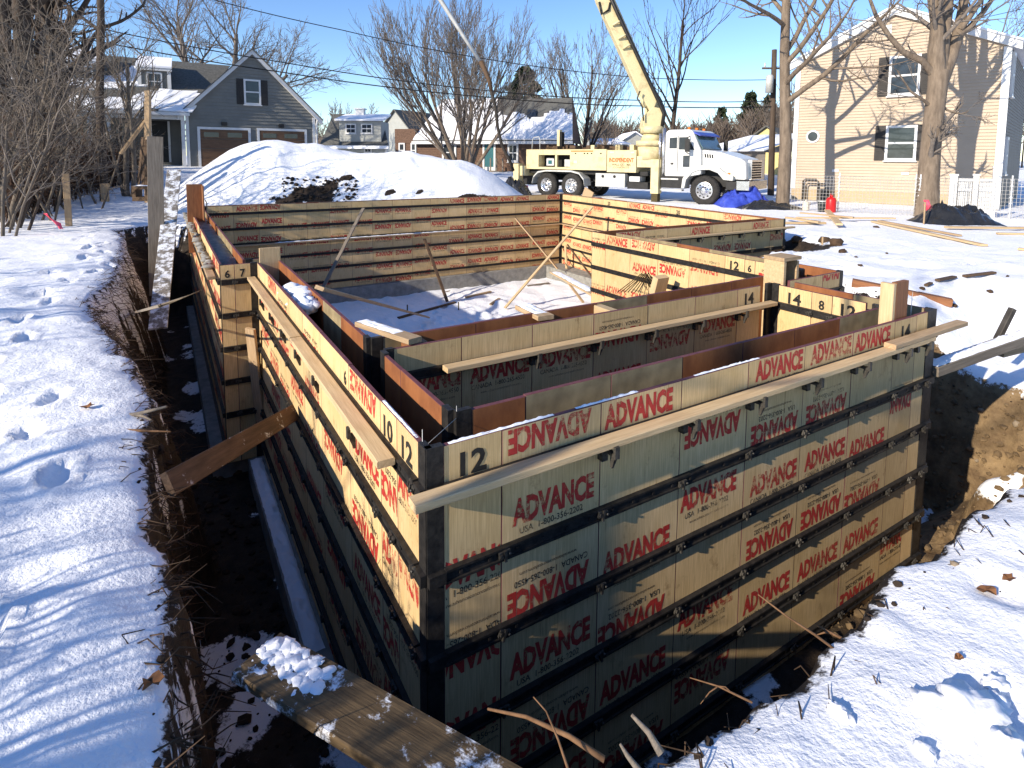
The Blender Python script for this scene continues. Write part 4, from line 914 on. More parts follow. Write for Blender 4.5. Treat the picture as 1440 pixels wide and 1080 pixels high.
mb = MB(); mb.box(8.02, 8.12, 0.09, 0.2, 1.10, 1.24, 0, tw); part('indicator', mb, 'amber', hood)
gr = tbox('grille', 8.60, 8.72, 0.55, 1.75, 0.98, 1.70, 'chrome', hood)
for k in range(7): tbox('grille_slot', 8.715, 8.735, 0.62, 1.68, 1.03+0.09*k, 1.085+0.09*k, 'dark_in', gr)
tbox('bumper', 8.35, 8.80, 0.05, 2.25, 0.62, 0.94, 'chrome', hood); tbox('bumper_corner', 8.0, 8.36, 0.03, 0.4, 0.62, 0.92, 'blackpaint', hood)
mb = MB(); mb.box(6.55, 6.70, -0.34, -0.22, 1.98, 2.46, 0, tw); mb.tube([tw(6.6, -0.28, 2.5), tw(6.6, 0.02, 2.58)], 0.018, 6); mb.tube([tw(6.6, -0.28, 1.96), tw(6.6, 0.02, 1.9)], 0.018, 6); part('mirror', mb, 'blackpaint', cab)
mb = MB(); mb.box(7.0, 7.14, 2.5, 2.62, 1.98, 2.46, 0, tw); mb.tube([tw(7.07, 2.55, 2.0), tw(6.9, 2.3, 1.95)], 0.018, 6); part('mirror', mb, 'blackpaint', cab)
mb = MB(); mb.tube([tw(5.52, 0.1, 0.9), tw(5.52, 0.1, 2.9)], 0.07, 12); part('exhaust_stack', mb, 'chrome', truck)
mb = MB(); mb.tube([tw(5.36, 0.1, 1.7), tw(5.36, 0.1, 2.7)], 0.05, 10); part('exhaust_stack', mb, 'chrome', truck)
# turret and boom
DB = 23.2
def bp(u, v, D=DB): return at(u, v, D)
mb = MB(); base = bp(916, 214); 
for z0, z1, r0, r1 in ((-0.3, 0.25, 0.55, 0.55), (0.25, 0.45, 0.62, 0.62), (0.45, 0.75, 0.45, 0.34), (0.75, 1.02, 0.46, 0.46)):
    mb.tube([base+[0, 0, z0], base+[0, 0, z1]], [r0, r1], 18)
part('turret', mb, 'cream', truck)
# knuckle
def slab(name, px, d0, d1, mat, parent=truck, bevel=0.03):
    mb = MB(); n = len(px); f = [bp(u, v, DB+d0) for u, v in px]; b = [q + _fw*(d1-d0) for q in f]
    mb.add(f+b, [tuple(range(n-1, -1, -1)), tuple(range(n, 2*n))] + [(i, (i+1) % n, n+(i+1) % n, n+i) for i in range(n)]); o = part(name, mb, mat, parent)
    if bevel: md = o.modifiers.new('b', 'BEVEL'); md.width = bevel; md.segments = 2; md.limit_method = 'ANGLE'
    return o
slab('knuckle', [(904, 178), (907, 162), (918, 150), (930, 152), (933, 166), (930, 180)], -0.35, 0.35, 'cream')
boom = slab('boom_section', [(917, 160), (925, 140), (856, -8), (838, -48), (826, -48), (840, 0), (900, 132)], -0.32, 0.15, 'cream')
slab('boom_section', [(928, 160), (932, 150), (862, -8), (848, -48), (838, -48), (852, -5), (918, 146)], 0.16, 0.5, 'cream', truck)
for k, (u, v) in enumerate(((868, 33), (876, 52), (882, 66))):
    a = bp(u-7, v+3, DB-0.33); b = bp(u+7, v-4, DB-0.33); mb = MB(); mb.tube([a-_fw*0.02, (a+b)/2-_fw*0.12, b-_fw*0.02], 0.05, 6); part('pipe_clamp', mb, 'cream', boom)
mb = MB(); mb.tube([bp(842, -40, DB-0.5), bp(870, 22, DB-0.42), bp(926, 142, DB-0.45), bp(934, 160, DB-0.4), bp(931, 178, DB-0.35)], 0.075, 8); part('delivery_pipe', mb, 'blackpaint', truck)
mb = MB(); mb.tube([bp(902, 133, DB-0.1), bp(909, 150, DB-0.1)], 0.14, 10); mb.tube([bp(909, 150, DB-0.1), bp(908, 172, DB-0.1)], 0.06, 8); part('boom_ram', mb, 'cream', truck)
mb = MB(); mb.tube([bp(900, 128, DB-0.5), bp(896, 138, DB-0.5), bp(903, 150, DB-0.5), bp(905, 170, DB-0.45)], 0.03, 6); part('hydraulic_hose', mb, 'hose', truck)
# head of the main boom, the arm running over and the tip hanging down to the hose
mb = MB(); mb.tube([bp(843, 3, DB-0.3), bp(846, 20, DB-0.35), bp(856, 14, DB-0.35), bp(858, 4, DB-0.3)], 0.05, 6); part('bracket', mb, 'blackpaint', boom)
TOP = bp(800, -120)
mb = MB(); mb.tube([bp(834, -46), TOP], [0.26, 0.22], 8); part('boom_section', mb, 'cream', truck)
mb = MB(); mb.tube([TOP, bp(620, -60, 24.2)], [0.2, 0.15], 8); part('boom_section', mb, 'cream', truck)
mb = MB(); mb.tube([bp(590, -50, 24.3), bp(620, 1, 24.5), bp(650, 48, 24.8), bp(676, 88, 25.0)], [0.12, 0.10, 0.085, 0.075], 8); part('boom_tip', mb, 'greymetal', truck)
mb = MB(); mb.tube([bp(676, 86, 25.0), bp(688, 113, 25.1), bp(691, 128, 25.1)], [0.11, 0.10, 0.08], 8); part('coupling', mb, 'lumber_dark', truck)
mb = MB(); mb.tube([bp(690, 126, 25.1), bp(697, 152, 25.3), bp(700, 180, 25.5), bp(706, 205, 25.7), bp(716, 224, 26.0), bp(722, 240, 26.2)], [0.075, 0.075, 0.07, 0.07, 0.07, 0.07], 8); part('end_hose', mb, 'hose', truck)

# ------------------------------------------------------------------ houses
class Wall:
    """vertical wall plane through two pixel columns at given depths; px() gives (s, z) in metres on it"""
    def __init__(s, uL, DL, uR, DR):
        a = at(uL, 222, DL); b = at(uR, 222, DR); s.o = np.array([a[0], a[1], 0.0]); e = np.array([b[0]-a[0], b[1]-a[1], 0.0]); s.L = np.linalg.norm(e); s.a = e/s.L
        s.n = np.array([s.a[1], -s.a[0], 0.0])
        if s.n @ (CAM-s.o) < 0: s.n = -s.n
    def px(s, u, v):
        d = ray(u, v); t = ((s.o-CAM)@s.n)/(d@s.n); p = CAM+d*t; return float((p-s.o)@s.a), float(p[2])
    def w(s, x, z, d=0.0): return s.o + s.a*x + s.n*d + np.array([0, 0, z])
    def box(s, mb, x0, x1, z0, z1, d0, d1, m=0): mb.box(x0, x1, z0, z1, d0, d1, m, lambda a, b, c: s.w(a, b, c))
    def back(s, depth, x):
        """the wall going away from the camera at s = x (perpendicular)"""
        q = Wall.__new__(Wall); q.o = s.w(x, 0); q.a = -s.n; q.n = s.a if x > s.L/2 else -s.a; q.L = depth; return q
def siding(wl, poly, course=0.11, lap=0.012):
    """lapped clapboards clipped to a convex outline (s, z)"""
    mb = MB(); zs = [p[1] for p in poly]; z = min(zs)
    def span(zz):
        xs = []
        for (x0, y0), (x1, y1) in zip(poly, poly[1:]+poly[:1]):
            if (y0-zz)*(y1-zz) <= 0 and y0 != y1: xs.append(x0+(x1-x0)*(zz-y0)/(y1-y0))
        return (min(xs), max(xs)) if len(xs) > 1 else None
    while z < max(zs)-0.01:
        z1 = min(z+course, max(zs)-0.005); a = span(z+0.001); b = span(z1-0.001)
        if a and b:
            mb.add([wl.w(a[0], z, lap+0.004), wl.w(a[1], z, lap+0.004), wl.w(b[1], z1, 0.002), wl.w(b[0], z1, 0.002), wl.w(a[0], z, -0.02), wl.w(a[1], z, -0.02), wl.w(b[1], z1, -0.02), wl.w(b[0], z1, -0.02)],
                   [(0, 1, 2, 3), (0, 4, 5, 1), (2, 6, 7, 3), (5, 4, 7, 6)])
        z += course
    return mb
def window(wl, root, rect, px=True, mull=1, cross=0, fr=0.09, shutters=0.0, glass='glass', sill=True):
    if px: (x0, z1), (x1, z0) = wl.px(rect[0], rect[1]), wl.px(rect[2], rect[3])
    else: x0, x1, z0, z1 = rect
    x0, x1 = min(x0, x1), max(x0, x1)
    mb = MB(); wl.box(mb, x0, x1, z0, z0+fr, 0.0, 0.085); wl.box(mb, x0, x1, z1-fr, z1, 0.0, 0.085); wl.box(mb, x0, x0+fr, z0+fr, z1-fr, 0.0, 0.08); wl.box(mb, x1-fr, x1, z0+fr, z1-fr, 0.0, 0.08)
    if sill: wl.box(mb, x0-0.04, x1+0.04, z0-0.05, z0-0.002, 0.0, 0.12)
    f = part('window', mb, 'trim', root)
    mb = MB(); wl.box(mb, x0+fr, x1-fr, z0+fr, z1-fr, 0.03, 0.046); part('pane', mb, glass, f)
    mb = MB(); zz = (z0+z1)/2
    if mull: wl.box(mb, x0+fr, x1-fr, zz-0.035, zz+0.035, 0.046, 0.07)
    for k in range(cross): xx = x0+fr+(x1-x0-2*fr)*(k+1)/(cross+1); wl.box(mb, xx-0.018, xx+0.018, z0+fr, z1-fr, 0.046, 0.062)
    if mull or cross: part('sash_bar', mb, 'trim', f)
    if shutters:
        for sx in (x0-shutters-0.01, x1+0.01):
            mb = MB(); wl.box(mb, sx, sx+shutters, z0, z1, 0.0, 0.06)
            k = z0+0.06
            while k < z1-0.08: wl.box(mb, sx+0.05, sx+shutters-0.05, k, k+0.035, 0.06, 0.075); k += 0.075
            part('shutter', mb, 'shutter', f)
    return f
def roof_slab(root, name, a, b, c, d, th, mat):
    mb = MB(); q = [np.array(p, float) for p in (a, b, c, d)]; nrm = np.cross(q[1]-q[0], q[3]-q[0]); nrm /= np.linalg.norm(nrm)
    if nrm[2] < 0: nrm = -nrm
    t = [p+nrm*th for p in q]; mb.add(q+t, [(3, 2, 1, 0), (4, 5, 6, 7), (0, 1, 5, 4), (1, 2, 6, 5), (2, 3, 7, 6), (3, 0, 4, 7)]); return part(name, mb, mat, root)
def snow_patch(root, a, b, c, d, th, thr, seed, n=30, m=18, bias=0.0):
    """uneven sheet of snow on a roof: cells whose noise is high enough; a,b eave ends, c,d ridge ends (d above a)"""
    rg = np.random.RandomState(seed); mb = MB(); q = [np.array(p, float) for p in (a, b, c, d)]
    nrm = np.cross(q[1]-q[0], q[3]-q[0]); nrm /= np.linalg.norm(nrm); nrm = nrm if nrm[2] > 0 else -nrm
    uu, vv = np.meshgrid(np.linspace(0, 1, n+1), np.linspace(0, 1, m+1)); f = fbm(uu*5+seed, vv*4, 4, seed) + bias*(0.5-vv)
    P = lambda s, t: (q[0]*(1-s)+q[1]*s)*(1-t)+(q[3]*(1-s)+q[2]*s)*t
    idx = {}
    for j in range(m):
        for i in range(n):
            if f[j, i] > thr and f[j, i+1] > thr-0.04 and f[j+1, i] > thr-0.04:
                k = len(mb.v); hh = [th*(0.6+1.2*vnoise(np.array([i_*0.7]), np.array([j_*0.7]), seed)[0]) for (i_, j_) in ((i, j), (i+1, j), (i+1, j+1), (i, j+1))]
                pts = [P(uu[j, i], vv[j, i]), P(uu[j, i+1], vv[j, i+1]), P(uu[j+1, i+1], vv[j+1, i+1]), P(uu[j+1, i], vv[j+1, i])]
                mb.add([p+nrm*h for p, h in zip(pts, hh)] + [p+nrm*0.002 for p in pts], [(0, 1, 2, 3), (0, 4, 5, 1), (1, 5, 6, 2), (2, 6, 7, 3), (3, 7, 4, 0)])
    if mb.v: return part('snow_sheet', mb, 'roof_snow', root, fix=False)

# --- tan house on the right
W = Wall(1115, 24.4, 1409, 19.7); L = W.L
h = thing('tan_house', 'tan clapboard two storey house with black shutters on the right', 'house', W.w(L/2, -0.5, -3))
ze = W.px(1112, 95)[1]; zp = W.px(1248, 22)[1]; zb = W.px(1250, 270)[1]
g0 = -0.66
part('siding', siding(W, [(0, zb), (L, zb), (L, ze), (L/2, zp), (0, ze)], 0.115, 0.03), 'tan_siding', h)
mb = MB(); W.box(mb, 0, L, g0+0.25, zb-0.004, -0.02, 0.03); part('foundation', mb, 'tan_base', h)
mb = MB(); W.box(mb, 0, L, g0-0.5, g0+0.246, -0.02, 0.0); part('foundation_footing', mb, 'concrete', h)
mb = MB(); W.box(mb, -0.02, 0.16, zb, ze, 0.0, 0.06); part('corner_board', mb, 'trim', h)
mb = MB(); W.box(mb, L-0.18, L+0.04, zb-0.45, ze, 0.0, 0.06); part('corner_board', mb, 'trim', h)
ov = 0.35
for s0, s1 in ((-0.30, L/2), (L+0.30, L/2)):
    za = ze-0.30*(zp-ze)/(L/2); mb = MB()
    q = [W.w(s0, za-0.02, 0.02), W.w(s1, zp-0.02, 0.02), W.w(s1, zp+0.26, 0.02), W.w(s0, za+0.26, 0.02)]
    mb.add(q+[p+W.n*0.16 for p in q], [(0, 1, 2, 3), (7, 6, 5, 4), (0, 4, 5, 1), (1, 5, 6, 2), (2, 6, 7, 3), (3, 7, 4, 0)]); part('rake_board', mb, 'trim', h)
    r_ = roof_slab(h, 'roof', W.w(s0, za+0.26, 0.25), W.w(s1, zp+0.26, 0.25), W.w(s1, zp+0.26, -9), W.w(s0, za+0.26, -9), 0.06, 'roof_snow')
window(W, h, (1252, 80, 1293, 133), shutters=0.34); window(W, h, (1247, 177, 1288, 226), shutters=0.34)
mb = MB(); x, z = W.px(1249, 43); W.box(mb, x-0.12, x+0.12, z-0.2, z+0.2, 0.0, 0.04)
for k in range(6): W.box(mb, x-0.09, x+0.09, z-0.17+0.06*k, z-0.14+0.06*k, 0.04, 0.06)
part('gable_vent', mb, 'greymetal', h)
x, z = W.px(1143.5, 192); mb = MB(); n = 24; ro, ri = 0.26, 0.19
vs = [W.w(x+r*math.cos(2*math.pi*k/n), z+r*math.sin(2*math.pi*k/n), d) for d in (0.0, 0.06) for r in (ro, ri) for k in range(n)]
fs = []
for k in range(n): k2 = (k+1) % n; fs += [(2*n+k, 2*n+k2, 3*n+k2, 3*n+k), (k, k2, 2*n+k2, 2*n+k), (n+k, 3*n+k, 3*n+k2, n+k2)]
mb.add(vs, fs); rw = part('round_window', mb, 'trim', h)
mb = MB(); mb.add([W.w(x+0.2*math.cos(2*math.pi*k/n), z+0.2*math.sin(2*math.pi*k/n), 0.04) for k in range(n)], [tuple(range(n))]); part('pane', mb, 'glass', rw, fix=False)
for (u, v) in ((1175, 240), (1273, 244)):
    x, z = W.px(u, v); mb = MB(); W.box(mb, x-0.12, x+0.12, z-0.05, z+0.05, 0.0, 0.05); part('dryer_vent', mb, 'trim', h)
B = W.back(9.0, L)
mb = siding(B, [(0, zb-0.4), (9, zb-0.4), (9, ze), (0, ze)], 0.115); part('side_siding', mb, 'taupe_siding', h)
mb = MB(); B.box(mb, 0, 9, g0-0.5, zb-0.404, -0.02, 0.0); part('side_foundation', mb, 'concrete', h)
window(B, h, (0.6, 1.25, 3.5, 5.0), px=False); window(B, h, (0.55, 1.15, 0.8, 2.1), px=False)
B2 = W.back(9.0, 0.0); mb = MB(); B2.box(mb, 0, 9, g0-0.5, ze, -0.02, 0.0); part('far_side_wall', mb, 'tan_siding', h)
root = thing('gas_meter', 'dark bent gas pipes against the tan house foundation', 'gas meter', W.w(0.6, g0, 0.2))
x0 = W.px(1131, 260)[0]; x1 = W.px(1152, 260)[0]; zt = W.px(1140, 252)[1]
mb = MB(); mb.tube([W.w(x0, g0, 0.15), W.w(x0, zt-0.08, 0.15), W.w(x0+0.08, zt, 0.15), W.w(x1-0.08, zt, 0.15), W.w(x1, zt-0.1, 0.15), W.w(x1, g0, 0.15)], 0.035, 8); part('pipe', mb, 'pipe', root)
mb = MB(); mb.tube([W.w(x0+0.14, g0, 0.2), W.w(x0+0.14, zt-0.25, 0.2), W.w(x0+0.2, zt-0.17, 0.2), W.w(x1+0.25, zt-0.17, 0.2)], 0.03, 8); part('pipe', mb, 'pipe', root)
mb = MB(); W.box(mb, x1+0.05, x1+0.4, g0+0.2, g0+0.75, 0.08, 0.32); part('meter_body', mb, 'pipe', root)

# --- grey house with garage on the left
G = Wall(263, 28.4, 444, 31.8); L = G.L
h = thing('grey_house', 'grey clapboard house with garage gable and snowy porch roof', 'house', G.w(L/2, 0.5, -3))
zl = G.px(263, 158)[1]; zr = G.px(444, 166)[1]; zp = G.px(353, 76)[1]; zb = 0.2; ze = (zl+zr)/2
part('siding', siding(G, [(0, zb), (L, zb), (L, ze), (L/2, zp), (0, ze)], 0.17, 0.03), 'grey_siding', h)
for s0 in (-0.35, L+0.35):
    za = ze-0.35*(zp-ze)/(L/2); mb = MB(); q = [G.w(s0, za-0.03, 0.02), G.w(L/2, zp-0.03, 0.02), G.w(L/2, zp+0.2, 0.02), G.w(s0, za+0.2, 0.02)]
    mb.add(q+[p+G.n*0.22 for p in q], [(0, 1, 2, 3), (7, 6, 5, 4), (0, 4, 5, 1), (1, 5, 6, 2), (2, 6, 7, 3), (3, 7, 4, 0)]); part('rake_board', mb, 'trim', h)
    roof_slab(h, 'roof', G.w(s0, za+0.2, 0.3), G.w(L/2, zp+0.2, 0.3), G.w(L/2, zp+0.2, -8), G.w(s0, za+0.2, -8), 0.05, 'asphalt_roof')
for x in (0.0, L-0.14): mb = MB(); G.box(mb, x, x+0.14, zb, ze, 0.0, 0.06); part('corner_board', mb, 'trim', h)
mb = MB(); mb.tube([G.w(L+0.12, ze-0.1, 0.1), G.w(L+0.06, ze-0.4, 0.1), G.w(L+0.06, zb, 0.1)], 0.05, 6); part('downpipe', mb, 'trim', h)
window(G, h, (342, 111, 367, 148), shutters=0.33)
for (u0, u1, vt) in ((277, 352, 178), (361, 431, 180)):
    (x0, z1), (x1, _) = G.px(u0, vt), G.px(u1, vt)
    mb = MB(); G.box(mb, x0, x0+0.12, zb, z1, 0.0, 0.06); G.box(mb, x1-0.12, x1, zb, z1, 0.0, 0.06); G.box(mb, x0+0.12, x1-0.12, z1-0.12, z1, 0.0, 0.06)
    gd = part('garage_door', mb, 'trim', h)
    nrow = 5; zt = z1-0.12; rh = (zt-zb)/nrow
    for k in range(nrow):
        mb = MB(); G.box(mb, x0+0.13, x1-0.13, zb+k*rh+0.01, zb+(k+1)*rh-0.01, 0.036, 0.05); part('door_panel', mb, 'garage', gd)
    for xa, xb in ((0.28, 0.95), (1.35, 2.02)):
        mb = MB(); G.box(mb, x0+xa, x0+xb, zt-rh*0.8, zt-rh*0.3, 0.05, 0.056); part('pane', mb, 'glass', gd)
for (u, v) in ((315, 174), (395, 177)):
    p = G.px(u, v); mb = MB(); G.box(mb, p[0]-0.12, p[0]+0.12, p[1]-0.1, p[1]+0.08, 0.0, 0.2); part('wall_lamp', mb, 'blackpaint', h)
# left wing with porch
PW = Wall(20, 24.8, 262, 28.3); xL = PW.L
zt = PW.px(200, 158)[1]
WW = Wall(20, 26.5, 262, 30.0)
part('porch_wall', siding(WW, [(0, 0.2), (WW.L, 0.2), (WW.L, zt), (0, zt)], 0.17, 0.018), 'grey_siding', h)
mb = MB(); PW.box(mb, 0, xL, zt-0.28, zt, -0.2, 0.02); part('porch_beam', mb, 'trim', h)
mb = MB(); PW.box(mb, 0, xL, 0.1, 0.45, -1.6, 0.1); part('porch_floor', mb, 'trim', h)
for u in (258, 153, 126): x = PW.px(u, 190)[0]; mb = MB(); PW.box(mb, x-0.08, x+0.08, 0.4, zt-0.28, -0.18, -0.02); part('porch_post', mb, 'trim', h)
a, b = PW.w(-1.5, zt, 0.35), PW.w(xL+0.3, zt, 0.35); zrg = G.px(250, 72)[1]; c, d = PW.w(xL+2.6, zrg, -3.9), PW.w(-1.5, zrg, -3.9)
roof_slab(h, 'wing_roof', a, b, c, d, 0.05, 'asphalt_roof'); nr = np.array([0, 0, 0.055])
snow_patch(h, a+nr, b+nr, c+nr, d+nr, 0.06, 0.03, 12, 60, 26, 0.42)
mb = MB(); PW.box(mb, -1.5, xL+0.2, zt-0.1, zt+0.04, 0.3, 0.42); part('gutter', mb, 'trim', h)
for (u0, u1, v0, v1, vr) in ((196, 238, 98, 128, 74), (98, 142, 88, 130, 62)):
    DW = Wall(u0, 26.0+(u0-20)*0.0145, u1, 26.0+(u1-20)*0.0145); (x0, z1), (x1, z0) = DW.px(u0, v0), DW.px(u1, v1); zr_ = DW.px(u0, vr)[1]
    dm = siding(DW, [(x0, z0-0.3), (x1, z0-0.3), (x1, z1), (x0, z1)], 0.15); DW.box(dm, x0, x1, z0-0.5, z1, -2.5, -0.03); dr = part('dormer', dm, 'grey_siding', h)
    mb = MB(); DW.box(mb, x0-0.1, x0+0.06, z0-0.3, z1, -0.1, 0.05); DW.box(mb, x1-0.06, x1+0.1, z0-0.3, z1, -0.1, 0.05); DW.box(mb, x0-0.15, x1+0.15, z1, z1+0.14, -0.1, 0.12); part('dormer_trim', mb, 'trim', dr)
    mb = MB(); q = [DW.w(x0-0.15, z1+0.14, 0.15), DW.w(x1+0.15, z1+0.14, 0.15), DW.w(x1+0.15, zr_, -1.6), DW.w(x0-0.15, zr_, -1.6)]
    mb.add(q+[p+np.array([0, 0, 0.09]) for p in q], [(3, 2, 1, 0), (4, 5, 6, 7), (0, 1, 5, 4), (1, 2, 6, 5), (2, 3, 7, 6), (3, 0, 4, 7)]); part('dormer_roof', mb, 'roof_snow', dr)
    window(DW, dr, (x0+(0.28 if u0 > 150 else 0.15), x1-0.22, z0-0.05, z1-0.1), px=False, cross=1, fr=0.07) if False else None
    xa, xb = x0+0.28, x1-0.28; mb = MB(); DW.box(mb, xa, xb, z0-0.05, z1-0.08, 0.0, 0.06); wf = part('dormer_window', mb, 'trim', h)
    mb = MB(); DW.box(mb, xa+0.08, xb-0.08, z0+0.03, z1-0.16, 0.06, 0.068); part('pane', mb, 'glass', wf)
    mb = MB(); DW.box(mb, xa+0.08, xb-0.08, (z0+z1)/2-0.08, (z0+z1)/2-0.03, 0.068, 0.08); DW.box(mb, (xa+xb)/2-0.02, (xa+xb)/2+0.02, z0+0.03, z1-0.16, 0.068, 0.078); part('sash_bar', mb, 'trim', wf)
window(WW, h, (126, 166, 154, 208), fr=0.1)
mb = MB(); (x0, z1), (x1, z0) = WW.px(213, 170), WW.px(238, 228); WW.box(mb, x0, x1, z0, z1, 0.01, 0.05); fd = part('front_door', mb, 'blackpaint', h)
mb = MB(); WW.box(mb, x1, x1+0.1, z0, z1, 0.01, 0.08); WW.box(mb, x0-0.1, x0, z0, z1, 0.01, 0.08); part('door_frame', mb, 'trim', fd)

# --- small grey house with a double window dormer
Hs = Wall(462, 47.0, 545, 47.0); h = thing('dormer_house', 'small light grey house with a white double window dormer', 'house', Hs.w(Hs.L/2, 0.4, -3)); L = Hs.L
zt = Hs.px(500, 207)[1]; zr = Hs.px(500, 157)[1]
part('siding', siding(Hs, [(0, 0.3), (L, 0.3), (L, zt), (0, zt)], 0.2), 'lgrey_siding', h)
roof_slab(h, 'roof', Hs.w(-0.6, zt, 0.4), Hs.w(L+0.2, zt, 0.4), Hs.w(L-1.2, zr, -3.5), Hs.w(-0.6, zr, -3.5), 0.08, 'asphalt_roof')
mb = MB(); Hs.box(mb, -0.6, L+0.2, zt-0.12, zt+0.12, 0.35, 0.6); part('eave_snow', mb, 'roof_snow', h)
mb = MB(); mb.prism([(0.4, 0.3), (-7, 0.3), (-7, zt), (-3.5, zr), (0.4, zt)], lambda a, b, d: Hs.w(d, b, a), -0.3, -0.05); part('gable_wall', mb, 'trim', h)
(x0, z1), (x1, z0) = Hs.px(477, 170), Hs.px(536, 194)
dm = siding(Hs, [(x0, z0-0.3), (x1, z0-0.3), (x1, z1), (x0, z1)], 0.2); Hs.box(dm, x0, x1, z0-0.6, z1, -3, -0.05); dr = part('dormer', dm, 'lgrey_siding', h)
mb = MB(); q = [Hs.w(x0-0.3, z1, 0.3), Hs.w(x1+0.3, z1, 0.3), Hs.w(x1+0.2, Hs.px(500, 159)[1], -3), Hs.w(x0-0.3, Hs.px(500, 159)[1], -3)]
mb.add(q+[p+np.array([0, 0, 0.14]) for p in q], [(3, 2, 1, 0), (4, 5, 6, 7), (0, 1, 5, 4), (1, 2, 6, 5), (2, 3, 7, 6), (3, 0, 4, 7)]); part('dormer_roof', mb, 'roof_snow', dr)
for r_ in ((486, 174, 501, 188), (508, 174, 524, 188), (512, 203, 523, 215)): window(Hs, h, r_, cross=1, fr=0.09)
(x, z) = Hs.px(494, 158); mb = MB(); Hs.box(mb, x-0.35, x+0.35, z-0.3, z+0.45, -3.2, -2.5); Hs.box(mb, x-0.45, x+0.45, z+0.45, z+0.55, -3.3, -2.4); part('cupola', mb, 'trim', h)
for x in (0.0, L-0.2): mb = MB(); Hs.box(mb, x, x+0.2, 0.3, zt, 0.0, 0.05); part('corner_board', mb, 'trim', h)

# --- brown shingled cape behind the truck
K = Wall(556, 41.5, 800, 38.0); L = K.L; h = thing('shingle_house', 'brown shingled cape house with snowy roof and brick chimney', 'house', K.w(L/2, 0.3, -4))
zt = K.px(690, 199)[1]; zr = K.px(700, 133)[1]
mb = siding(K, [(0, -0.3), (L, -0.3), (L, zt), (0, zt)], 0.16, 0.02); part('shingle_wall', mb, 'shingle', h)
a, b, c, d = K.w(1.6, zt, 0.4), K.w(L+0.3, zt, 0.4), K.w(L-0.6, zr+0.05, -4.2), K.w(2.0, zr+0.05, -4.2)
roof_slab(h, 'roof', a, b, c, d, 0.07, 'asphalt_roof'); nr = np.array([0, 0, 0.075])
ab = lambda s: a*(1-s)+b*s
dc = lambda s: d*(1-s)+c*s
snow_patch(h, a+nr, ab(0.52)+nr, dc(0.44)+nr, d+nr, 0.08, -0.22, 31, 30, 16)
snow_patch(h, ab(0.44)+nr*1.3, b+nr, c+nr, dc(0.40)+nr, 0.08, -0.02, 35, 34, 22, 0.75)
mb = MB(); K.box(mb, 1.5, L+0.3, zt-0.18, zt+0.02, 0.36, 0.46); part('gutter', mb, 'trim', h)
mb = MB(); K.box(mb, 0.0, 1.6, zt-0.1, zt+0.9, -3, 0.05); part('side_wing', mb, 'shingle', h)
mb = MB(); mb.prism([(0, zt), (-4.2, zr), (-8.4, zt)], lambda q, r2, d2: K.w(d2, r2, q), 1.75, 1.95); part('gable_wall', mb, 'trim', h)
mb = MB(); mb.prism([(0, zt), (-4.2, zr), (-8.4, zt)], lambda q, r2, d2: K.w(d2, r2, q), L-0.75, L-0.55); part('gable_wall', mb, 'shingle', h)
(x, z) = K.px(766, 165); (x2, z2) = K.px(779, 140)
mb = MB(); K.box(mb, x-0.1, x2+0.1, z-0.8, z2, -5.2, -4.2); K.box(mb, x-0.2, x2+0.2, z2, z2+0.15, -5.3, -4.1); part('chimney', mb, 'brick', h)
for (u0, v0, u1, v1) in ((716, 156, 737, 168),):
    t0 = 0.62; P = lambda s, t: ab(s)*(1-t)+dc(s)*t
    nn = np.cross(b-a, d-a); nn /= np.linalg.norm(nn); nn = nn if nn[2] > 0 else -nn
    q = [P(0.70, 0.50)+nn*0.08, P(0.76, 0.50)+nn*0.08, P(0.755, 0.68)+nn*0.08, P(0.695, 0.68)+nn*0.08]
    mb = MB(); mb.add(q+[p+nn*0.12 for p in q], [(3, 2, 1, 0), (4, 5, 6, 7), (0, 1, 5, 4), (1, 2, 6, 5), (2, 3, 7, 6), (3, 0, 4, 7)]); part('skylight', mb, 'glass', h)
window(K, h, (622, 201, 642, 228), fr=0.14); window(K, h, (714, 202, 729, 228), fr=0.13, cross=1); window(K, h, (561, 201, 570, 222), fr=0.1); window(K, h, (578, 201, 586, 222), fr=0.1)
(x0, z1), (x1, z0) = K.px(679, 200), K.px(697, 240)
mb = MB(); K.box(mb, x0, x0+0.13, z0, z1, 0.0, 0.07); K.box(mb, x1-0.13, x1, z0, z1, 0.0, 0.07); K.box(mb, x0+0.13, x1-0.13, z1-0.13, z1, 0.0, 0.07); K.box(mb, x0+0.13, x1-0.13, z0, z0+0.25, 0.0, 0.04); fd = part('front_door', mb, 'trim', h)
mb = MB(); K.box(mb, x0+0.14, x1-0.14, z0+0.26, z1-0.14, 0.01, 0.03); part('storm_glass', mb, 'teal', fd)
mb = MB(); K.box(mb, x0-0.8, x1+0.9, z0-0.6, z0-0.02, 0.05, 1.2)
for s in np.linspace(x0-0.75, x1+0.85, 7): K.box(mb, s-0.04, s+0.04, z0, z0+0.85, 1.1, 1.18) if not (x0 < s < x1) else None
part('entry_step', mb, 'lumber_grey', h)

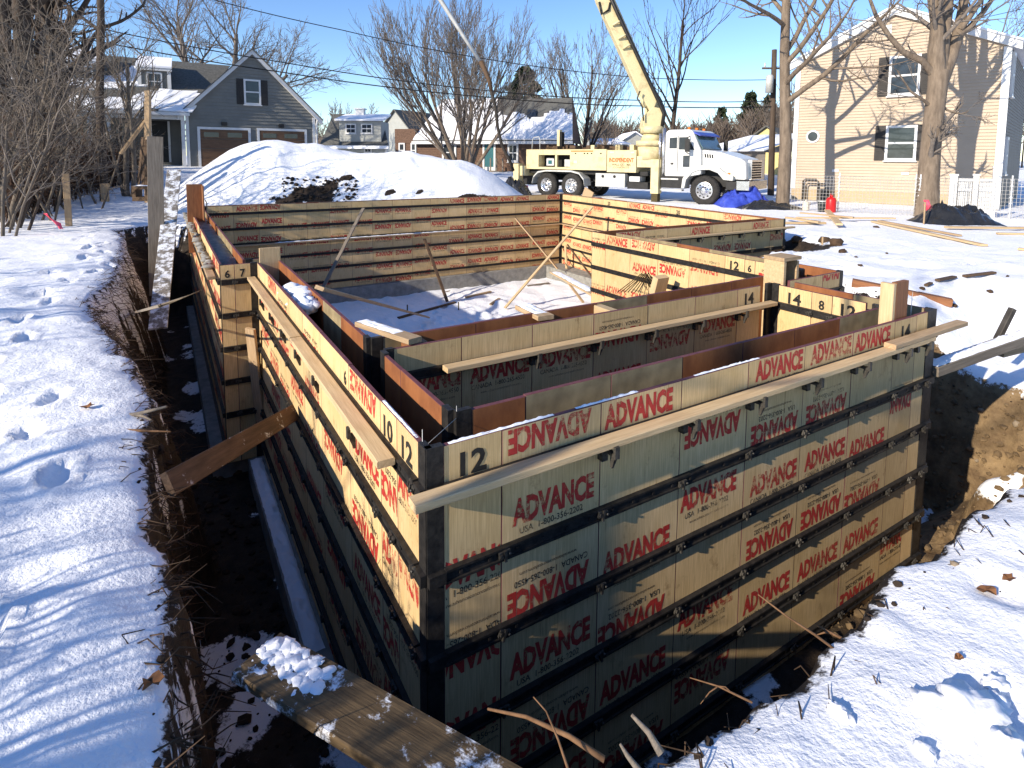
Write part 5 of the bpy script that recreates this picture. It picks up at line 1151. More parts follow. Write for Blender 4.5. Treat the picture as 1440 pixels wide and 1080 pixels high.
# --- low far roofs
def far_house(label, uL, DL, uR, DR, ve, vr, wall, roof, name='far_house', gable=False, base=-0.4, wins=()):
    q = Wall(uL, DL, uR, DR); L = q.L; h = thing(name, label, 'house', q.w(L/2, base, -3)); um = (uL+uR)/2
    zt = q.px(um, ve)[1]; zr = q.px(um, vr)[1]
    if gable:
        part('siding', siding(q, [(0, base), (L, base), (L, zt), (L/2, zr), (0, zt)], 0.2), wall, h)
        for s0 in (-0.3, L+0.3): roof_slab(h, 'roof', q.w(s0, zt-0.1, 0.3), q.w(L/2, zr+0.1, 0.3), q.w(L/2, zr+0.1, -7), q.w(s0, zt-0.1, -7), 0.1, roof)
    else:
        part('siding', siding(q, [(0, base), (L, base), (L, zt), (0, zt)], 0.2), wall, h)
        roof_slab(h, 'roof', q.w(-0.3, zt, 0.4), q.w(L+0.3, zt, 0.4), q.w(L-0.8, zr, -4), q.w(0.5, zr, -4), 0.1, roof)
        for s in (0.02, L-0.2): mb = MB(); mb.prism([(0, zt), (-4, zr), (-8, zt)], lambda a_, b_, d_: q.w(d_, b_, a_), s, s+0.18); part('gable_wall', mb, wall, h)
    for r_ in wins: window(q, h, r_, cross=1)
    return h
far_house('low dark garage with white snowy roof beyond the truck hood', 985, 42, 1076, 36, 213, 189, 'taupe_siding', 'roof_snow')
far_house('yellow gabled house partly hidden by the tan house', 1046, 48, 1108, 46, 203, 180, 'yellow_siding', 'asphalt_roof', gable=True)
far_house('distant low house with snow roof behind the pump body', 836, 60, 882, 60, 203, 194, 'lgrey_siding', 'roof_snow')
far_house('distant gabled house with white roof behind the turret', 872, 62, 912, 62, 200, 187, 'lgrey_siding', 'roof_snow', gable=True)
far_house('distant pale gabled house right of the small dormer house', 536, 64, 578, 62, 186, 156, 'lgrey_siding', 'asphalt_roof', gable=True)
far_house('blue roofed shed behind the truck tail', 776, 55, 806, 55, 206, 193, 'taupe_siding', 'bluetarp')

# ------------------------------------------------------------------ trees
def nrm_(v): return v/(math.sqrt(v@v) or 1)
def grow(mb, p, d, L, r, lvl, rg, cfg, mbs=None):
    """one branch and its children; lvl 0 = thickest"""
    seg = cfg['seg'][min(lvl, len(cfg['seg'])-1)]; sides = cfg['sides'][min(lvl, len(cfg['sides'])-1)]
    wob = cfg['wob']; up = cfg['up']; pts = [p]; rs = [r]; tip = cfg['tip']
    dirs = [d]
    for i in range(seg):
        d = nrm_(d + rg.randn(3)*wob*(1.0 if lvl else 0.35) + np.array([0, 0, up*(0.5 if lvl == 0 else 1)])/seg)
        p = p + d*(L/seg); pts.append(p); t = (i+1)/seg; rs.append(max(cfg['rmin'], r*(1-t*(1-tip)))); dirs.append(d)
    (mbs[min(lvl, len(mbs)-1)] if mbs else mb).tube(pts, rs, sides, 0, cap=False)
    if lvl >= cfg['lev']: return
    nc = cfg['nc'][min(lvl, len(cfg['nc'])-1)]; st = cfg['start'][min(lvl, len(cfg['start'])-1)]
    for k in range(nc):
        t = st+(1-st)*((k+rg.rand())/nc); x = t*seg; i = min(int(x), seg-1); f = x-i
        q = pts[i]*(1-f)+pts[i+1]*f; dd = dirs[i+1]
        a = rg.randn(3); a = nrm_(a - dd*(a@dd)); sp = cfg['spread']*(0.7+0.6*rg.rand())
        nd = nrm_(dd*math.cos(sp)+a*math.sin(sp)); rr = (rs[i]*(1-f)+rs[i+1]*f)
        grow(mb, q, nd, L*cfg['ratio']*(1.15-0.6*t)*(0.7+0.6*rg.rand()), max(cfg['rmin'], rr*cfg['rr']), lvl+1, rg, cfg, mbs)
    # leader continues
    if lvl > 0: grow(mb, pts[-1], dirs[-1], L*cfg['ratio']*0.8, max(cfg['rmin'], rs[-1]*0.9), lvl+1, rg, cfg, mbs)
CFG = dict(seg=[8, 5, 4, 3, 2], sides=[10, 6, 4, 3, 3], wob=0.10, up=0.25, tip=0.45, rmin=0.006, lev=4, nc=[7, 5, 4, 3], start=[0.35, 0.25, 0.2, 0.2], spread=0.75, ratio=0.55, rr=0.55)
def tree(name, label, stems, seed, bark='bark_grey', twig='twigs', cat='tree', group=None, **kw):
    """stems: list of (base point, direction, length, radius)"""
    cfg = dict(CFG); cfg.update(kw); rg = np.random.RandomState(seed)
    t = thing(name, label, cat, stems[0][0], group); tr = MB(); cr = MB()
    for (p, d, L, r) in stems: grow(None, np.array(p, float), nrm_(np.array(d, float)), L, r, 0, rg, cfg, [tr, cr])
    part('trunk', tr, bark, t, fix=False); part('crown', cr, twig, t, fix=False); return t
def gp(u, D, v=230, dz=0.0):
    p = at(u, v, D); return np.array([p[0], p[1], gz(p[0], p[1])-0.05+dz])
UP = (0, 0, 1)
def lean(u0, v0, u1, v1, D): a = at(u0, v0, D); b = at(u1, v1, D); return nrm_(b-a)
# multi-stemmed maple in front of the shingle house
b0 = gp(652, 34); fan = []
rg = np.random.RandomState(2)
for k in range(11):
    t = -1+2*k/10; q = b0 + _r*(0.28*t) + _fw*(rg.rand()-0.5)*0.5; fan.append((q, _r*(0.58*t+0.08*rg.randn()) + _fw*0.35*rg.randn() + np.array([0, 0, 1.0]), 6.6*(1-0.12*abs(t))+rg.rand(), 0.12))
tree('multi_stem_maple', 'wide many stemmed bare tree before the shingled house', fan, 21, 'bark_brown', 'twigs', nc=[7, 4, 4, 3], lev=4, spread=0.42, ratio=0.60, up=0.35, start=[0.25, .2, .2, .2], rmin=0.009)
b0 = gp(815, 45); fan = []
for k in range(8):
    t = -1+2*k/7; fan.append((b0+_r*0.25*t, _r*(0.55*t+0.06*rg.randn())+_fw*0.3*rg.randn()+np.array([0, 0, 1.0]), 8.2-1.0*abs(t), 0.12))
tree('multi_stem_maple', 'bare fan shaped tree behind the pump truck body', fan, 22, 'bark_dark', 'twigs', nc=[6, 4, 3, 2], lev=4, spread=0.40, ratio=0.56, up=0.35, start=[0.25, .2, .2, .2], rmin=0.010)
tree('slender_tree', 'slender dark bare tree rising behind the truck cab', [(gp(942, 33), (0, 0, 1), 9.5, 0.17)], 23, 'bark_dark', 'bark_dark', nc=[13, 5, 3, 2], lev=3, spread=0.62, ratio=0.50, up=0.5, start=[0.30, .2, .2, .2], tip=0.35, rmin=0.010)
# two trees before the tan house
p = on_z(1100, 292, -0.47); q = at(1090, 60, 20.9)
tree('roadside_tree', 'tall grey trunked bare tree left of the tan house', [(p-[0, 0, .1], np.array([0.0, 0, 1])+_r*0.01, 9.0, 0.235)], 31, 'bark', 'bark', nc=[9, 5, 4, 2], lev=3, spread=0.95, ratio=0.42, up=0.25, start=[0.42, .25, .2, .2], tip=0.5, wob=0.08)
p = on_z(1304, 306, -0.47); D2 = 17.6
t = thing('forked_tree', 'thick forked bare tree standing before the tan house', 'tree', p)
tr = MB(); cr = MB(); rg = np.random.RandomState(33)
def limb(pxs, rs, sides=9, dd=0.0, kids=6, klen=1.6, sp=0.8):
    pts = [at(u, v, D2+dd*i/(len(pxs)-1)) for i, (u, v) in enumerate(pxs)]
    tr.tube(pts, rs, sides, 0, cap=False)
    cfg = dict(CFG); cfg.update(nc=[4, 3, 2], lev=2, seg=[5, 4, 3, 2], sides=[5, 4, 3, 3], spread=0.7, ratio=0.55, up=0.2, wob=0.14)
    for k in range(kids):
        x = (0.25+0.75*rg.rand())*(len(pts)-1); i = min(int(x), len(pts)-2); f = x-i; q = pts[i]*(1-f)+pts[i+1]*f; dv = nrm_(pts[i+1]-pts[i]); a = rg.randn(3); a = nrm_(a-dv*(a@dv))
        grow(None, q, nrm_(dv*math.cos(sp)+a*math.sin(sp)), klen*(0.6+0.7*rg.rand()), (rs[i]*(1-f)+rs[i+1]*f)*0.35, 0, rg, cfg, [cr, cr])
base_px = [(1304, 312), (1303, 300), (1305, 260), (1308, 215), (1313, 165), (1318, 125), (1321, 100)]
limb(base_px, [0.40, 0.33, 0.29, 0.27, 0.26, 0.26, 0.28], 14, 0, 5, 1.4)
limb([(1319, 112), (1316, 70), (1318, 35), (1312, 0), (1306, -60)], [0.26, 0.22, 0.18, 0.15, 0.09], 9, -0.2, 7)
limb([(1320, 108), (1326, 60), (1331, 25), (1336, -20), (1340, -80)], [0.24, 0.18, 0.15, 0.12, 0.08], 9, 0.3, 7)
limb([(1322, 112), (1336, 80), (1348, 45), (1354, 10), (1362, -60)], [0.24, 0.2, 0.16, 0.13, 0.08], 9, 0.2, 7)
limb([(1346, 50), (1362, 40), (1382, 18), (1400, -8), (1430, -60)], [0.10, 0.085, 0.07, 0.06, 0.03], 6, 0.2, 6)
limb([(1350, 42), (1365, 22), (1380, 0), (1395, -30)], [0.09, 0.075, 0.06, 0.04], 6, -0.2, 5)
limb([(1312, 104), (1297, 85), (1270, 73), (1250, 50), (1232, 22), (1222, -5), (1214, -40)], [0.12, 0.10, 0.085, 0.075, 0.06, 0.045, 0.03], 7, -0.5, 8)
limb([(1309, 150), (1300, 142), (1280, 128), (1262, 100)], [0.06, 0.045, 0.035, 0.02], 5, -0.4, 5, 1.0)
limb([(1316, 140), (1332, 155), (1350, 160), (1362, 157)], [0.05, 0.035, 0.025, 0.015], 5, -0.3, 4, 0.8)
part('trunk', tr, 'bark', t, fix=False); part('crown', cr, 'twigs', t, fix=False)
# trees behind and around
def far_tree(label, u, D, hgt, r, seed, name='bare_tree', bark='bark_grey', twig='twigs', **kw):
    k = dict(nc=[9, 5, 4, 2], lev=4, spread=0.6, ratio=0.55, start=[0.25, .2, .2, .2], rmin=max(0.006, D*0.00026)); k.update(kw)
    return tree(name, label, [(gp(u, D), (0, 0, 1), hgt, r)], seed, bark, twig, group='bare trees beyond the site', **k)
b0 = gp(292, 41)
tree('spreading_tree', 'big spreading bare tree rising behind the grey house', [(b0, _r*-0.10+np.array([0, 0, 1.0]), 9.5, 0.32), (b0+_r*0.8, _r*0.28+np.array([0, 0, 1.0]), 9.2, 0.28), (b0+_r*0.5, _r*0.75+np.array([0, 0, 1.0]), 8.2, 0.22)], 41, 'bark_brown', 'twigs', group='bare trees beyond the site', nc=[8, 6, 4, 3], lev=4, spread=0.65, ratio=0.58, start=[0.45, .2, .2, .2], rmin=0.011, up=0.1)
far_tree('hazy bare tree between the grey house and the dormer house', 470, 60, 4.5, 0.16, 42, spread=0.5)
far_tree('rounded bare tree behind the small dormer house', 520, 66, 4.8, 0.18, 43, spread=0.6)
far_tree('slim bare tree just right of the garage gable', 448, 52, 3.6, 0.1, 44)
far_tree('low bare tree right of the shingled house chimney', 850, 58, 4.0, 0.15, 45)
far_tree('bare tree top showing over the tan house roof', 1215, 42, 9.5, 0.22, 46)
far_tree('pale bare tree behind the left roof slope of the tan house', 1165, 48, 9.0, 0.22, 47)
far_tree('bare tree behind the right end of the tan house roof', 1400, 34, 8.0, 0.2, 48)
far_tree('bare tree by the utility pole near the yellow house', 1078, 52, 4.6, 0.14, 49)
# conifers
def conifer(label, u, D, hgt, rad, seed, group='evergreens beyond the houses', vb=200):
    p = gp(u, D); t = thing('conifer', label, 'tree', p, group); rg = np.random.RandomState(seed)
    mb = MB(); mb.tube([p, p+[0, 0, hgt]], [0.2, 0.03], 7); part('trunk', mb, 'bark_dark', t)
    mb = MB(); n = int(2600)
    for k in range(n):
        tz = rg.rand()**0.8; zz = hgt*(0.08+0.92*tz); R_ = rad*(1-tz)**0.75*(0.75+0.35*math.sin(tz*40+rg.rand())) + 0.1; a = rg.rand()*6.283; rr = R_*math.sqrt(0.25+0.75*rg.rand())
        c = p+np.array([rr*math.cos(a), rr*math.sin(a), zz-rr*0.15]); s = 0.32*(0.5+rg.rand())*hgt/9; d1 = rg.randn(3)*s; d2 = np.array([math.cos(a), math.sin(a), -0.3])*s*1.2
        mb.add([c-d1*0.5, c+d1*0.5, c+d2], [(0, 1, 2)], 0)
    part('crown', mb, 'needle', t, fix=False); return t
conifer('dark cedar standing behind the brick chimney', 737, 56, 9.6, 4.6, 51)
conifer('small dark cedar left of the chimney cedar', 706, 58, 7.0, 3.4, 52)
conifer('far pine at the left end of the wood behind the truck', 1012, 150, 14, 4.5, 53)
conifer('far tall pine in the wood by the utility pole', 1052, 150, 18, 6, 54)
conifer('far broad pine in the wood beside the tan house', 1078, 140, 16, 6, 55)
# distant wood
def wood(label, spans, seed):
    rg = np.random.RandomState(seed); mb = MB()
    for (u0, u1, v0, v1, D, n) in spans:
        for k in range(n):
            u = u0+(u1-u0)*rg.rand(); hh = (v0+(v1-v0)*(u-u0)/(u1-u0)); b = at(u, 215, D*(0.9+0.25*rg.rand())); b[2] = 0.0
            top = (220-hh)/F_PX*D+1.3; hgt = top*(0.75+0.3*rg.rand())
            mb.tube([b, b+[0, 0, hgt*0.6]], [0.14, 0.07], 3, 0, False)
            for q in range(22):
                z0 = hgt*(0.3+0.6*rg.rand()); a = rg.rand()*6.283; ln = hgt*0.28*(0.4+rg.rand()); e = b+np.array([0, 0, z0]); f = e+np.array([math.cos(a)*ln*0.6, math.sin(a)*ln*0.6, ln*0.9])
                mb.tube([e, (e+f)/2+rg.randn(3)*0.1, f], [0.075, 0.06, 0.03], 3, 0, False)
    o = solo('distant_wood', mb, 'wood_far', label, 'wood', fix=False); o['kind'] = 'stuff'
wood('brown leafless wood on the skyline behind the houses', [(940, 1110, 182, 150, 110, 230), (820, 960, 170, 172, 120, 150), (440, 600, 190, 185, 120, 110), (0, 260, 150, 150, 90, 90), (1110, 1440, 120, 110, 80, 90)], 61)
# left thicket trees
tree('thicket_tree', 'thick dark trunk at the far left behind the brambles', [(gp(38, 19.5), (0.03, 0, 1), 8.5, 0.36)], 71, 'bark_dark', 'bark_dark', group='trees in the left thicket', nc=[14, 6, 4, 2], lev=3, spread=0.9, ratio=0.36, start=[0.3, .2, .2, .2])
tree('thicket_tree', 'dark trunk right of the thickest one in the left thicket', [(gp(86, 20.5), (0.0, 0, 1), 8.5, 0.36)], 72, 'bark_dark', 'bark_dark', group='trees in the left thicket', nc=[14, 6, 4, 2], lev=3, spread=0.9, ratio=0.36, start=[0.3, .2, .2, .2])
tree('thicket_tree', 'broad dark trunk at the upper left edge of the thicket', [(gp(4, 22.0), (0.02, 0, 1), 9.0, 0.34)], 76, 'bark_dark', 'bark_dark', group='trees in the left thicket', nc=[14, 6, 5, 3], lev=3, spread=0.9, ratio=0.36, start=[0.3, .2, .2, .2])
tree('thicket_tree', 'dark forking trunk between the thick left trunks', [(gp(62, 24.0), (0.02, 0, 1), 9.0, 0.26), (gp(66, 24.0), _r*0.15+np.array([0, 0, 1.0]), 8.0, 0.18)], 77, 'bark_dark', 'bark_dark', group='trees in the left thicket', nc=[12, 6, 5, 3], lev=3, spread=0.8, ratio=0.38, start=[0.3, .2, .2, .2])
tree('thicket_tree', 'straight slim dark trunk in front of the grey house wing', [(gp(144, 19.0), (-0.025, 0, 1), 9.0, 0.135)], 73, 'bark_dark', 'bark_dark', group='trees in the left thicket', nc=[4, 4, 3, 2], lev=3, spread=1.0, ratio=0.22, start=[0.5, .2, .2, .2], tip=0.7)
b0 = gp(176, 20.0)
tree('thicket_tree', 'forked grey sapling before the porch of the grey house', [(b0, _r*-0.02+np.array([0, 0, 1.0]), 4.6, 0.10), (b0+_r*0.2, _r*0.16+np.array([0, 0, 1.0]), 4.4, 0.085), (b0-_r*0.1, -_r*0.2+np.array([0, 0, 1.0]), 4.0, 0.06)], 74, 'bark_grey', 'bark_grey', group='trees in the left thicket', nc=[8, 5, 3, 2], lev=3, spread=0.6, ratio=0.5, start=[0.35, .2, .2, .2])
tree('thicket_tree', 'pale branching bush tree leaning into the left edge', [(gp(8, 13.5), _r*0.25+np.array([0, 0, 1.0]), 4.2, 0.07), (gp(-30, 13.0), _r*0.5+np.array([0, 0, 1.0]), 4.5, 0.06)], 75, 'bark_grey', 'bark_grey', group='trees in the left thicket', nc=[12, 6, 4, 2], lev=3, spread=0.85, ratio=0.55, start=[0.2, .2, .2, .2], wob=0.16, rmin=0.005)
# brambles
rg = np.random.RandomState(81); mb = MB()
for k in range(3000):
    u = rg.uniform(-60, 185); D = rg.uniform(14+max(0, u)*0.045, 25); p = at(u, 230, D); z = gz(p[0], p[1]); hgt = (rg.uniform(0.4, 1.7) if rg.rand() < 0.85 else rg.uniform(1.7, 3.0))*(1.2-0.75*max(0, u)/205)
    a = rg.rand()*6.283; ln = rg.uniform(0.4, 1.3); b = np.array([p[0], p[1], z]); dv = np.array([math.cos(a), math.sin(a), 0])
    mb.tube([b, b+dv*ln*0.15+[0, 0, hgt*0.6], b+dv*ln*0.5+[0, 0, hgt], b+dv*ln+[0, 0, hgt*(0.9-0.5*rg.rand())]], [0.012, 0.011, 0.009, 0.006], 3, 0, False)
    for q in range(3):
        e = b+dv*ln*0.3+np.array([0, 0, hgt*(0.4+0.5*rg.rand())]); f = e+rg.randn(3)*0.22; mb.tube([e, f], [0.006, 0.003], 3, 0, False)
o = solo('brambles', mb, 'bramble', 'reddish brown tangle of leafless brambles on the left', 'brambles', fix=False); o['kind'] = 'stuff'
# trees standing left of the picture, whose shadows cross the site
def shade_tree(label, x, y, hgt, r, seed, **kw):
    k = dict(nc=[9, 5, 4, 2], lev=3, spread=0.7, ratio=0.45, start=[0.35, .2, .2, .2]); k.update(kw)
    return tree('yard_tree', label, [(np.array([x, y, gz(x, y)-0.05]), (rg.randn()*0.04, rg.randn()*0.04, 1), hgt, r)], seed, 'bark', 'twigs', group='trees outside the left edge of view', **k)
shade_tree('slim bare yard tree out of view left of the front corner', -5.2, -0.98, 6.0, 0.07, 91, nc=[3, 3, 2, 2], start=[0.6, .2, .2, .2])
shade_tree('tall bare yard tree out of view behind the camera', -7.5, -4.6, 8.0, 0.17, 94, nc=[4, 4, 3, 2], spread=0.45)
def shrub(label, x, y, n, hgt, seed, r=0.022, sp=0.5):
    st = []
    for k in range(n): a = rg.rand()*6.283; st.append((np.array([x+0.3*math.cos(a)*rg.rand(), y+0.5*math.sin(a)*rg.rand(), gz(x, y)-0.05]), (sp*math.cos(a)*rg.rand(), sp*math.sin(a), 1), hgt*(0.6+0.5*rg.rand()), r*(0.6+0.7*rg.rand())))
    return tree('bare_shrub', label, st, seed, 'bark_grey', 'twigs', cat='shrub', group='bare shrubs outside the left edge of view', nc=[4, 2, 2], lev=3, seg=[6, 4, 3, 2], sides=[5, 3, 3, 3], spread=0.9, ratio=0.45, wob=0.22, start=[0.25, .2, .2], rmin=0.005)
shade_tree('twiggy low yard tree out of view beside the front corner', -8.6, 0.7, 3.6, 0.10, 98, nc=[9, 6, 4, 2], start=[0.4, .2, .2, .2], spread=0.85)
shade_tree('twiggy low yard tree out of view beside the trench', -9.0, 4.0, 3.8, 0.10, 99, nc=[9, 6, 4, 2], start=[0.4, .2, .2, .2], spread=0.85)
for k, (x, y, n, hg) in enumerate(((-3.9, -0.35, 30, 1.4), (-4.6, -0.9, 24, 1.6), (-4.7, 0.5, 7, 1.2), (-5.2, 2.4, 4, 1.5), (-5.6, 4.2, 4, 1.6), (-5.4, 6.2, 5, 1.8), (-6.0, 8.4, 9, 2.4))):  # first two are unseen shrubs added to shade the lower left snow
    shrub(['unseen dense shrub added for shade, nearest the camera', 'second unseen dense shrub added for shade, behind it', 'loose bare shrub out of view by the front corner', 'thin bare shrub out of view beside the trench', 'thin bare shrub out of view midway along the trench', 'thin bare shrub out of view toward the thicket', 'thin bare shrub out of view at the edge of the thicket'][k], x, y, n, hg, 140+k, 0.03 if k < 3 else 0.02)
# grey saplings tangled through the thicket
for k, (u, D, n, hg) in enumerate(((-20, 12.5, 6, 4.6), (20, 13.5, 7, 4.2), (52, 15.0, 7, 4.6), (78, 16.5, 6, 4.0), (112, 17.5, 5, 3.6), (160, 21.5, 6, 3.4), (30, 17.5, 7, 5.4))):
    b0 = gp(u, D); st = []
    for q in range(n): st.append((b0+_r*rg.randn()*0.35+_fw*rg.randn()*0.3, _r*rg.randn()*0.35+_fw*rg.randn()*0.3+np.array([0, 0, 1.0]), hg*(0.6+0.5*rg.rand()), 0.02+0.02*rg.rand()))
    tree('thicket_sapling', ['tangled grey saplings at the very left edge', 'tangled grey saplings left of the thickest trunk', 'tangled grey saplings between the two thick trunks', 'tangled grey saplings right of the second thick trunk', 'tangled grey saplings left of the slim straight trunk', 'tangled grey saplings below the porch roof', 'tall tangled saplings deep in the left thicket'][k], st, 170+k, ['bark_grey', 'bark_dark'][k % 2], ['twigs', 'bark_grey'][k % 2], group='saplings in the left thicket', nc=[6, 4, 3], lev=3, seg=[6, 4, 3, 2], sides=[5, 4, 3, 3], spread=0.8, ratio=0.45, start=[0.15, .2, .2, .2], wob=0.16, up=0.1, rmin=0.005)

# ------------------------------------------------------------------ wires and pole
root = thing('utility_pole', 'dark utility pole with transformer beside the roadside tree', 'utility pole', gp(1086, 27)); b0 = gp(1086, 27); top = at(1089, 70, 27)
mb = MB(); mb.tube([b0-[0, 0, .2], top], [0.15, 0.11], 10); part('shaft', mb, 'pole', root)
q = at(1082, 118, 26.7); mb = MB(); mb.tube([q-[0, 0, .40], q+[0, 0, .34], q+[0, 0, .42]], [0.17, 0.17, 0.10], 14); part('transformer', mb, 'greymetal', root)
mb = MB(); a = at(1072, 96, 27); b = at(1108, 96, 27); mb.tube([a, b], 0.05, 6); part('crossarm', mb, 'pole', root)
for k in range(3): mb = MB(); q = a+(b-a)*(0.1+0.4*k); mb.tube([q, q+[0, 0, 0.25]], 0.045, 6); part('insulator', mb, 'greymetal', root)
def wire(label, pts, r=0.018):
    mb = MB(); p = [at(*q) for q in pts]; ctrl = []
    for a, b in zip(p, p[1:]):
        for k in range(12): t = k/12; ctrl.append(a*(1-t)+b*t-np.array([0, 0, 0.25*4*t*(1-t)*np.linalg.norm(b-a)/25]))
    ctrl.append(p[-1]); mb.tube(ctrl, r, 4, 0, False); solo('overhead_wire', mb, 'cable', label, 'wire', 'overhead wires', fix=False)
wire('topmost overhead wire entering from the upper left', [(250, -14, 22), (480, 42, 24), (690, 84, 26), (900, 109, 28), (1090, 112, 27)])
wire('middle overhead wire crossing the sky to the pole', [(60, 22, 24), (400, 88, 25), (690, 128, 26), (900, 141, 27), (1087, 142, 27)], 0.022)
wire('lowest thick overhead wire crossing to the pole', [(60, 42, 24), (400, 102, 25), (690, 137, 26), (900, 149, 27), (1087, 150, 27)], 0.024)
wire('thin service wire from the pole to the upper right', [(1088, 95, 27), (1200, 60, 25), (1440, 12, 20)], 0.010)

# ------------------------------------------------------------------ things around the site
def ground_at(u, v, z=-0.45): return on_z(u, v, z)
def stake(label, u, vb, vt, wd, mat, zb=-0.43, name='stake', th=None, D=None):
    b = on_z(u, vb, zb) if D is None else at(u, vb, D); dp = float((b-CAM)@_fw); t = at(u, vt, dp); t = np.array([b[0], b[1], t[2]])
    return plank(name, label, b-[0, 0, .15], t, wd, th or wd, mat, cat='stake', inch=False)
stake('short rough wooden stake in the left snow', 97, 318, 244, 0.13, 'lumber_tan')
stake('small pale stump behind the left stake', 148, 279, 258, 0.22, 'lumber_tan', name='stump', D=19.0)
root = thing('batter_board', 'weathered post with a diagonal brace by the left bank', 'stake', at(208, 262, 17.0))
b0 = at(209, 285, 17.0)
beam_obj('post', at(208, 285, 17.0), at(208, 128, 17.0), 0.14, 0.12, 'lumber_tan', parent=root)
beam_obj('diagonal', at(170, 216, 17.1), at(210, 163, 17.1), 0.14, 0.06, 'lumber_tan', parent=root)
for k, (a, b) in enumerate(((195, 201), (201, 204), (206, 207))):
    plank('leaning_board', ['thin grey board leaning on the batter post, leftmost', 'thin grey board leaning on the batter post, middle', 'thin grey board leaning on the batter post, nearest it'][k], at(a, 262, 16.6), at(b, 193+3*k, 16.7), 0.09, 0.04, 'lumber_dark', cat='plank', inch=False)
# hollow concrete block
root = thing('concrete_block', 'dark hollow concrete block on the snow by the batter post', 'concrete block', at(198, 283, 16.0))
q = at(186, 283, 16.0); ex = _r*1.0; ey = np.array([0, 0, 1.0]); ez = np.array([_fw[0], _fw[1], 0]); Tb = lambda a, b, c: q+ex*a+ey*b+ez*c
mb = MB()
for bx_ in ((0, 0.10, 0, 0.42), (0.36, 0.46, 0, 0.42), (0.10, 0.36, 0, 0.12), (0.10, 0.36, 0.33, 0.42)): mb.box(bx_[0], bx_[1], bx_[2], bx_[3], 0, 0.3, 0, Tb)
part('shell', mb, 'lumber_dark', root)
mb = lumpy_strip(Tb(0, 0.42, 0.15), Tb(0.46, 0.42, 0.15), 0.3, 0.03, 5, 12); part('snow_cap', mb, 'snow', root, fix=False)
# ribbons
def ribbon(label, pts, wd, D=None):
    mb = MB(); rgx = np.random.RandomState(int(pts[0][0])); 
    for j in range(3):
        vs = []
        for i, (u, v) in enumerate(pts):
            c = at(u+rgx.uniform(-2, 2), v, D+0.02*j); vs += [c-_r*wd*(0.4+0.3*rgx.rand()), c+_r*wd*(0.4+0.3*rgx.rand())+_fw*0.03*rgx.randn()]
        n = len(pts); fs = [(2*i, 2*i+1, 2*i+3, 2*i+2) for i in range(n-1)]; back = [v_+_fw*0.003 for v_ in vs]
        mb.add(vs+back, fs+[(2*n+a, 2*n+d, 2*n+c, 2*n+b) for a, b, c, d in fs])
    return solo('marker_ribbon', mb, 'pink', label, 'ribbon', fix=False)
ribbon('red survey ribbon lying on the left snow', [(64, 300), (72, 306), (80, 314), (86, 322)], 0.05, 12.6)
stake('thin lath stake with a pink ribbon by the forked tree', 1299, 316, 284, 0.035, 'lumber_tan', name='lath')
ribbon('pink ribbon hanging from the lath by the forked tree', [(1303, 281), (1303, 288), (1305, 296), (1306, 302)], 0.10, 16.1)
# tarps
def heap(name, label, cat, mat, u0, u1, vb, vt, D, dep, seed, n=46, m=26, mats=None):
    rgx = np.random.RandomState(seed); mb = MB(); a = at(u0, vb, D); b = at(u1, vb, D); z0 = min(gz(a[0], a[1]), gz(b[0], b[1]))-0.03; Hh = (vb-vt)/F_PX*D
    ax = b-a; ax[2] = 0; vs = []
    for j in range(m):
        for i in range(n):
            s = i/(n-1); t = j/(m-1); x = s*7+seed; y = t*4
            e = min(1, 3.2*min(s, 1-s)+0.0)*min(1, 2.6*min(t, 1-t)); e = max(0, e)**0.7
            f = float(fbm(np.array([x*0.55]), np.array([y*0.6]), 3, seed)[0]); g = abs(float(fbm(np.array([x*1.1+y*0.6]), np.array([y*1.3-x*0.3+3]), 2, seed+5)[0])); g2 = abs(float(fbm(np.array([x*2.6-y]), np.array([y*2.2+9]), 2, seed+9)[0]))
            zz = Hh*e*(0.95+1.0*f-1.1*g-0.5*g2)
            q = a+ax*s+np.array([_fw[0], _fw[1], 0])*dep*(t-0.15)+rgx.randn(3)*0.004; vs.append((q[0], q[1], z0+max(0, zz)+rgx.rand()*0.003))
    mb.add(vs, [(j*n+i, j*n+i+1, (j+1)*n+i+1, (j+1)*n+i) for j in range(m-1) for i in range(n-1)], 0, True)
    return solo(name, mb, mat, label, cat, fix=False)
heap('tarp', 'crumpled bright blue tarp in front of the truck bumper', 'tarp', 'bluetarp', 1016, 1094, 293, 258, 20.4, 1.6, 3)
heap('tarp', 'black plastic sheet trailing below the blue tarp', 'tarp', 'blacktarp', 1040, 1140, 300, 287, 19.6, 1.0, 8)
heap('tarp', 'large heap of black tarpaulin beside the forked tree', 'tarp', 'blacktarp', 1303, 1412, 321, 290, 15.4, 1.3, 11)
heap('tarp', 'dark plastic sheeting heaped at the tail of the truck', 'tarp', 'blacktarp', 700, 750, 278, 250, 25.2, 1.4, 13)
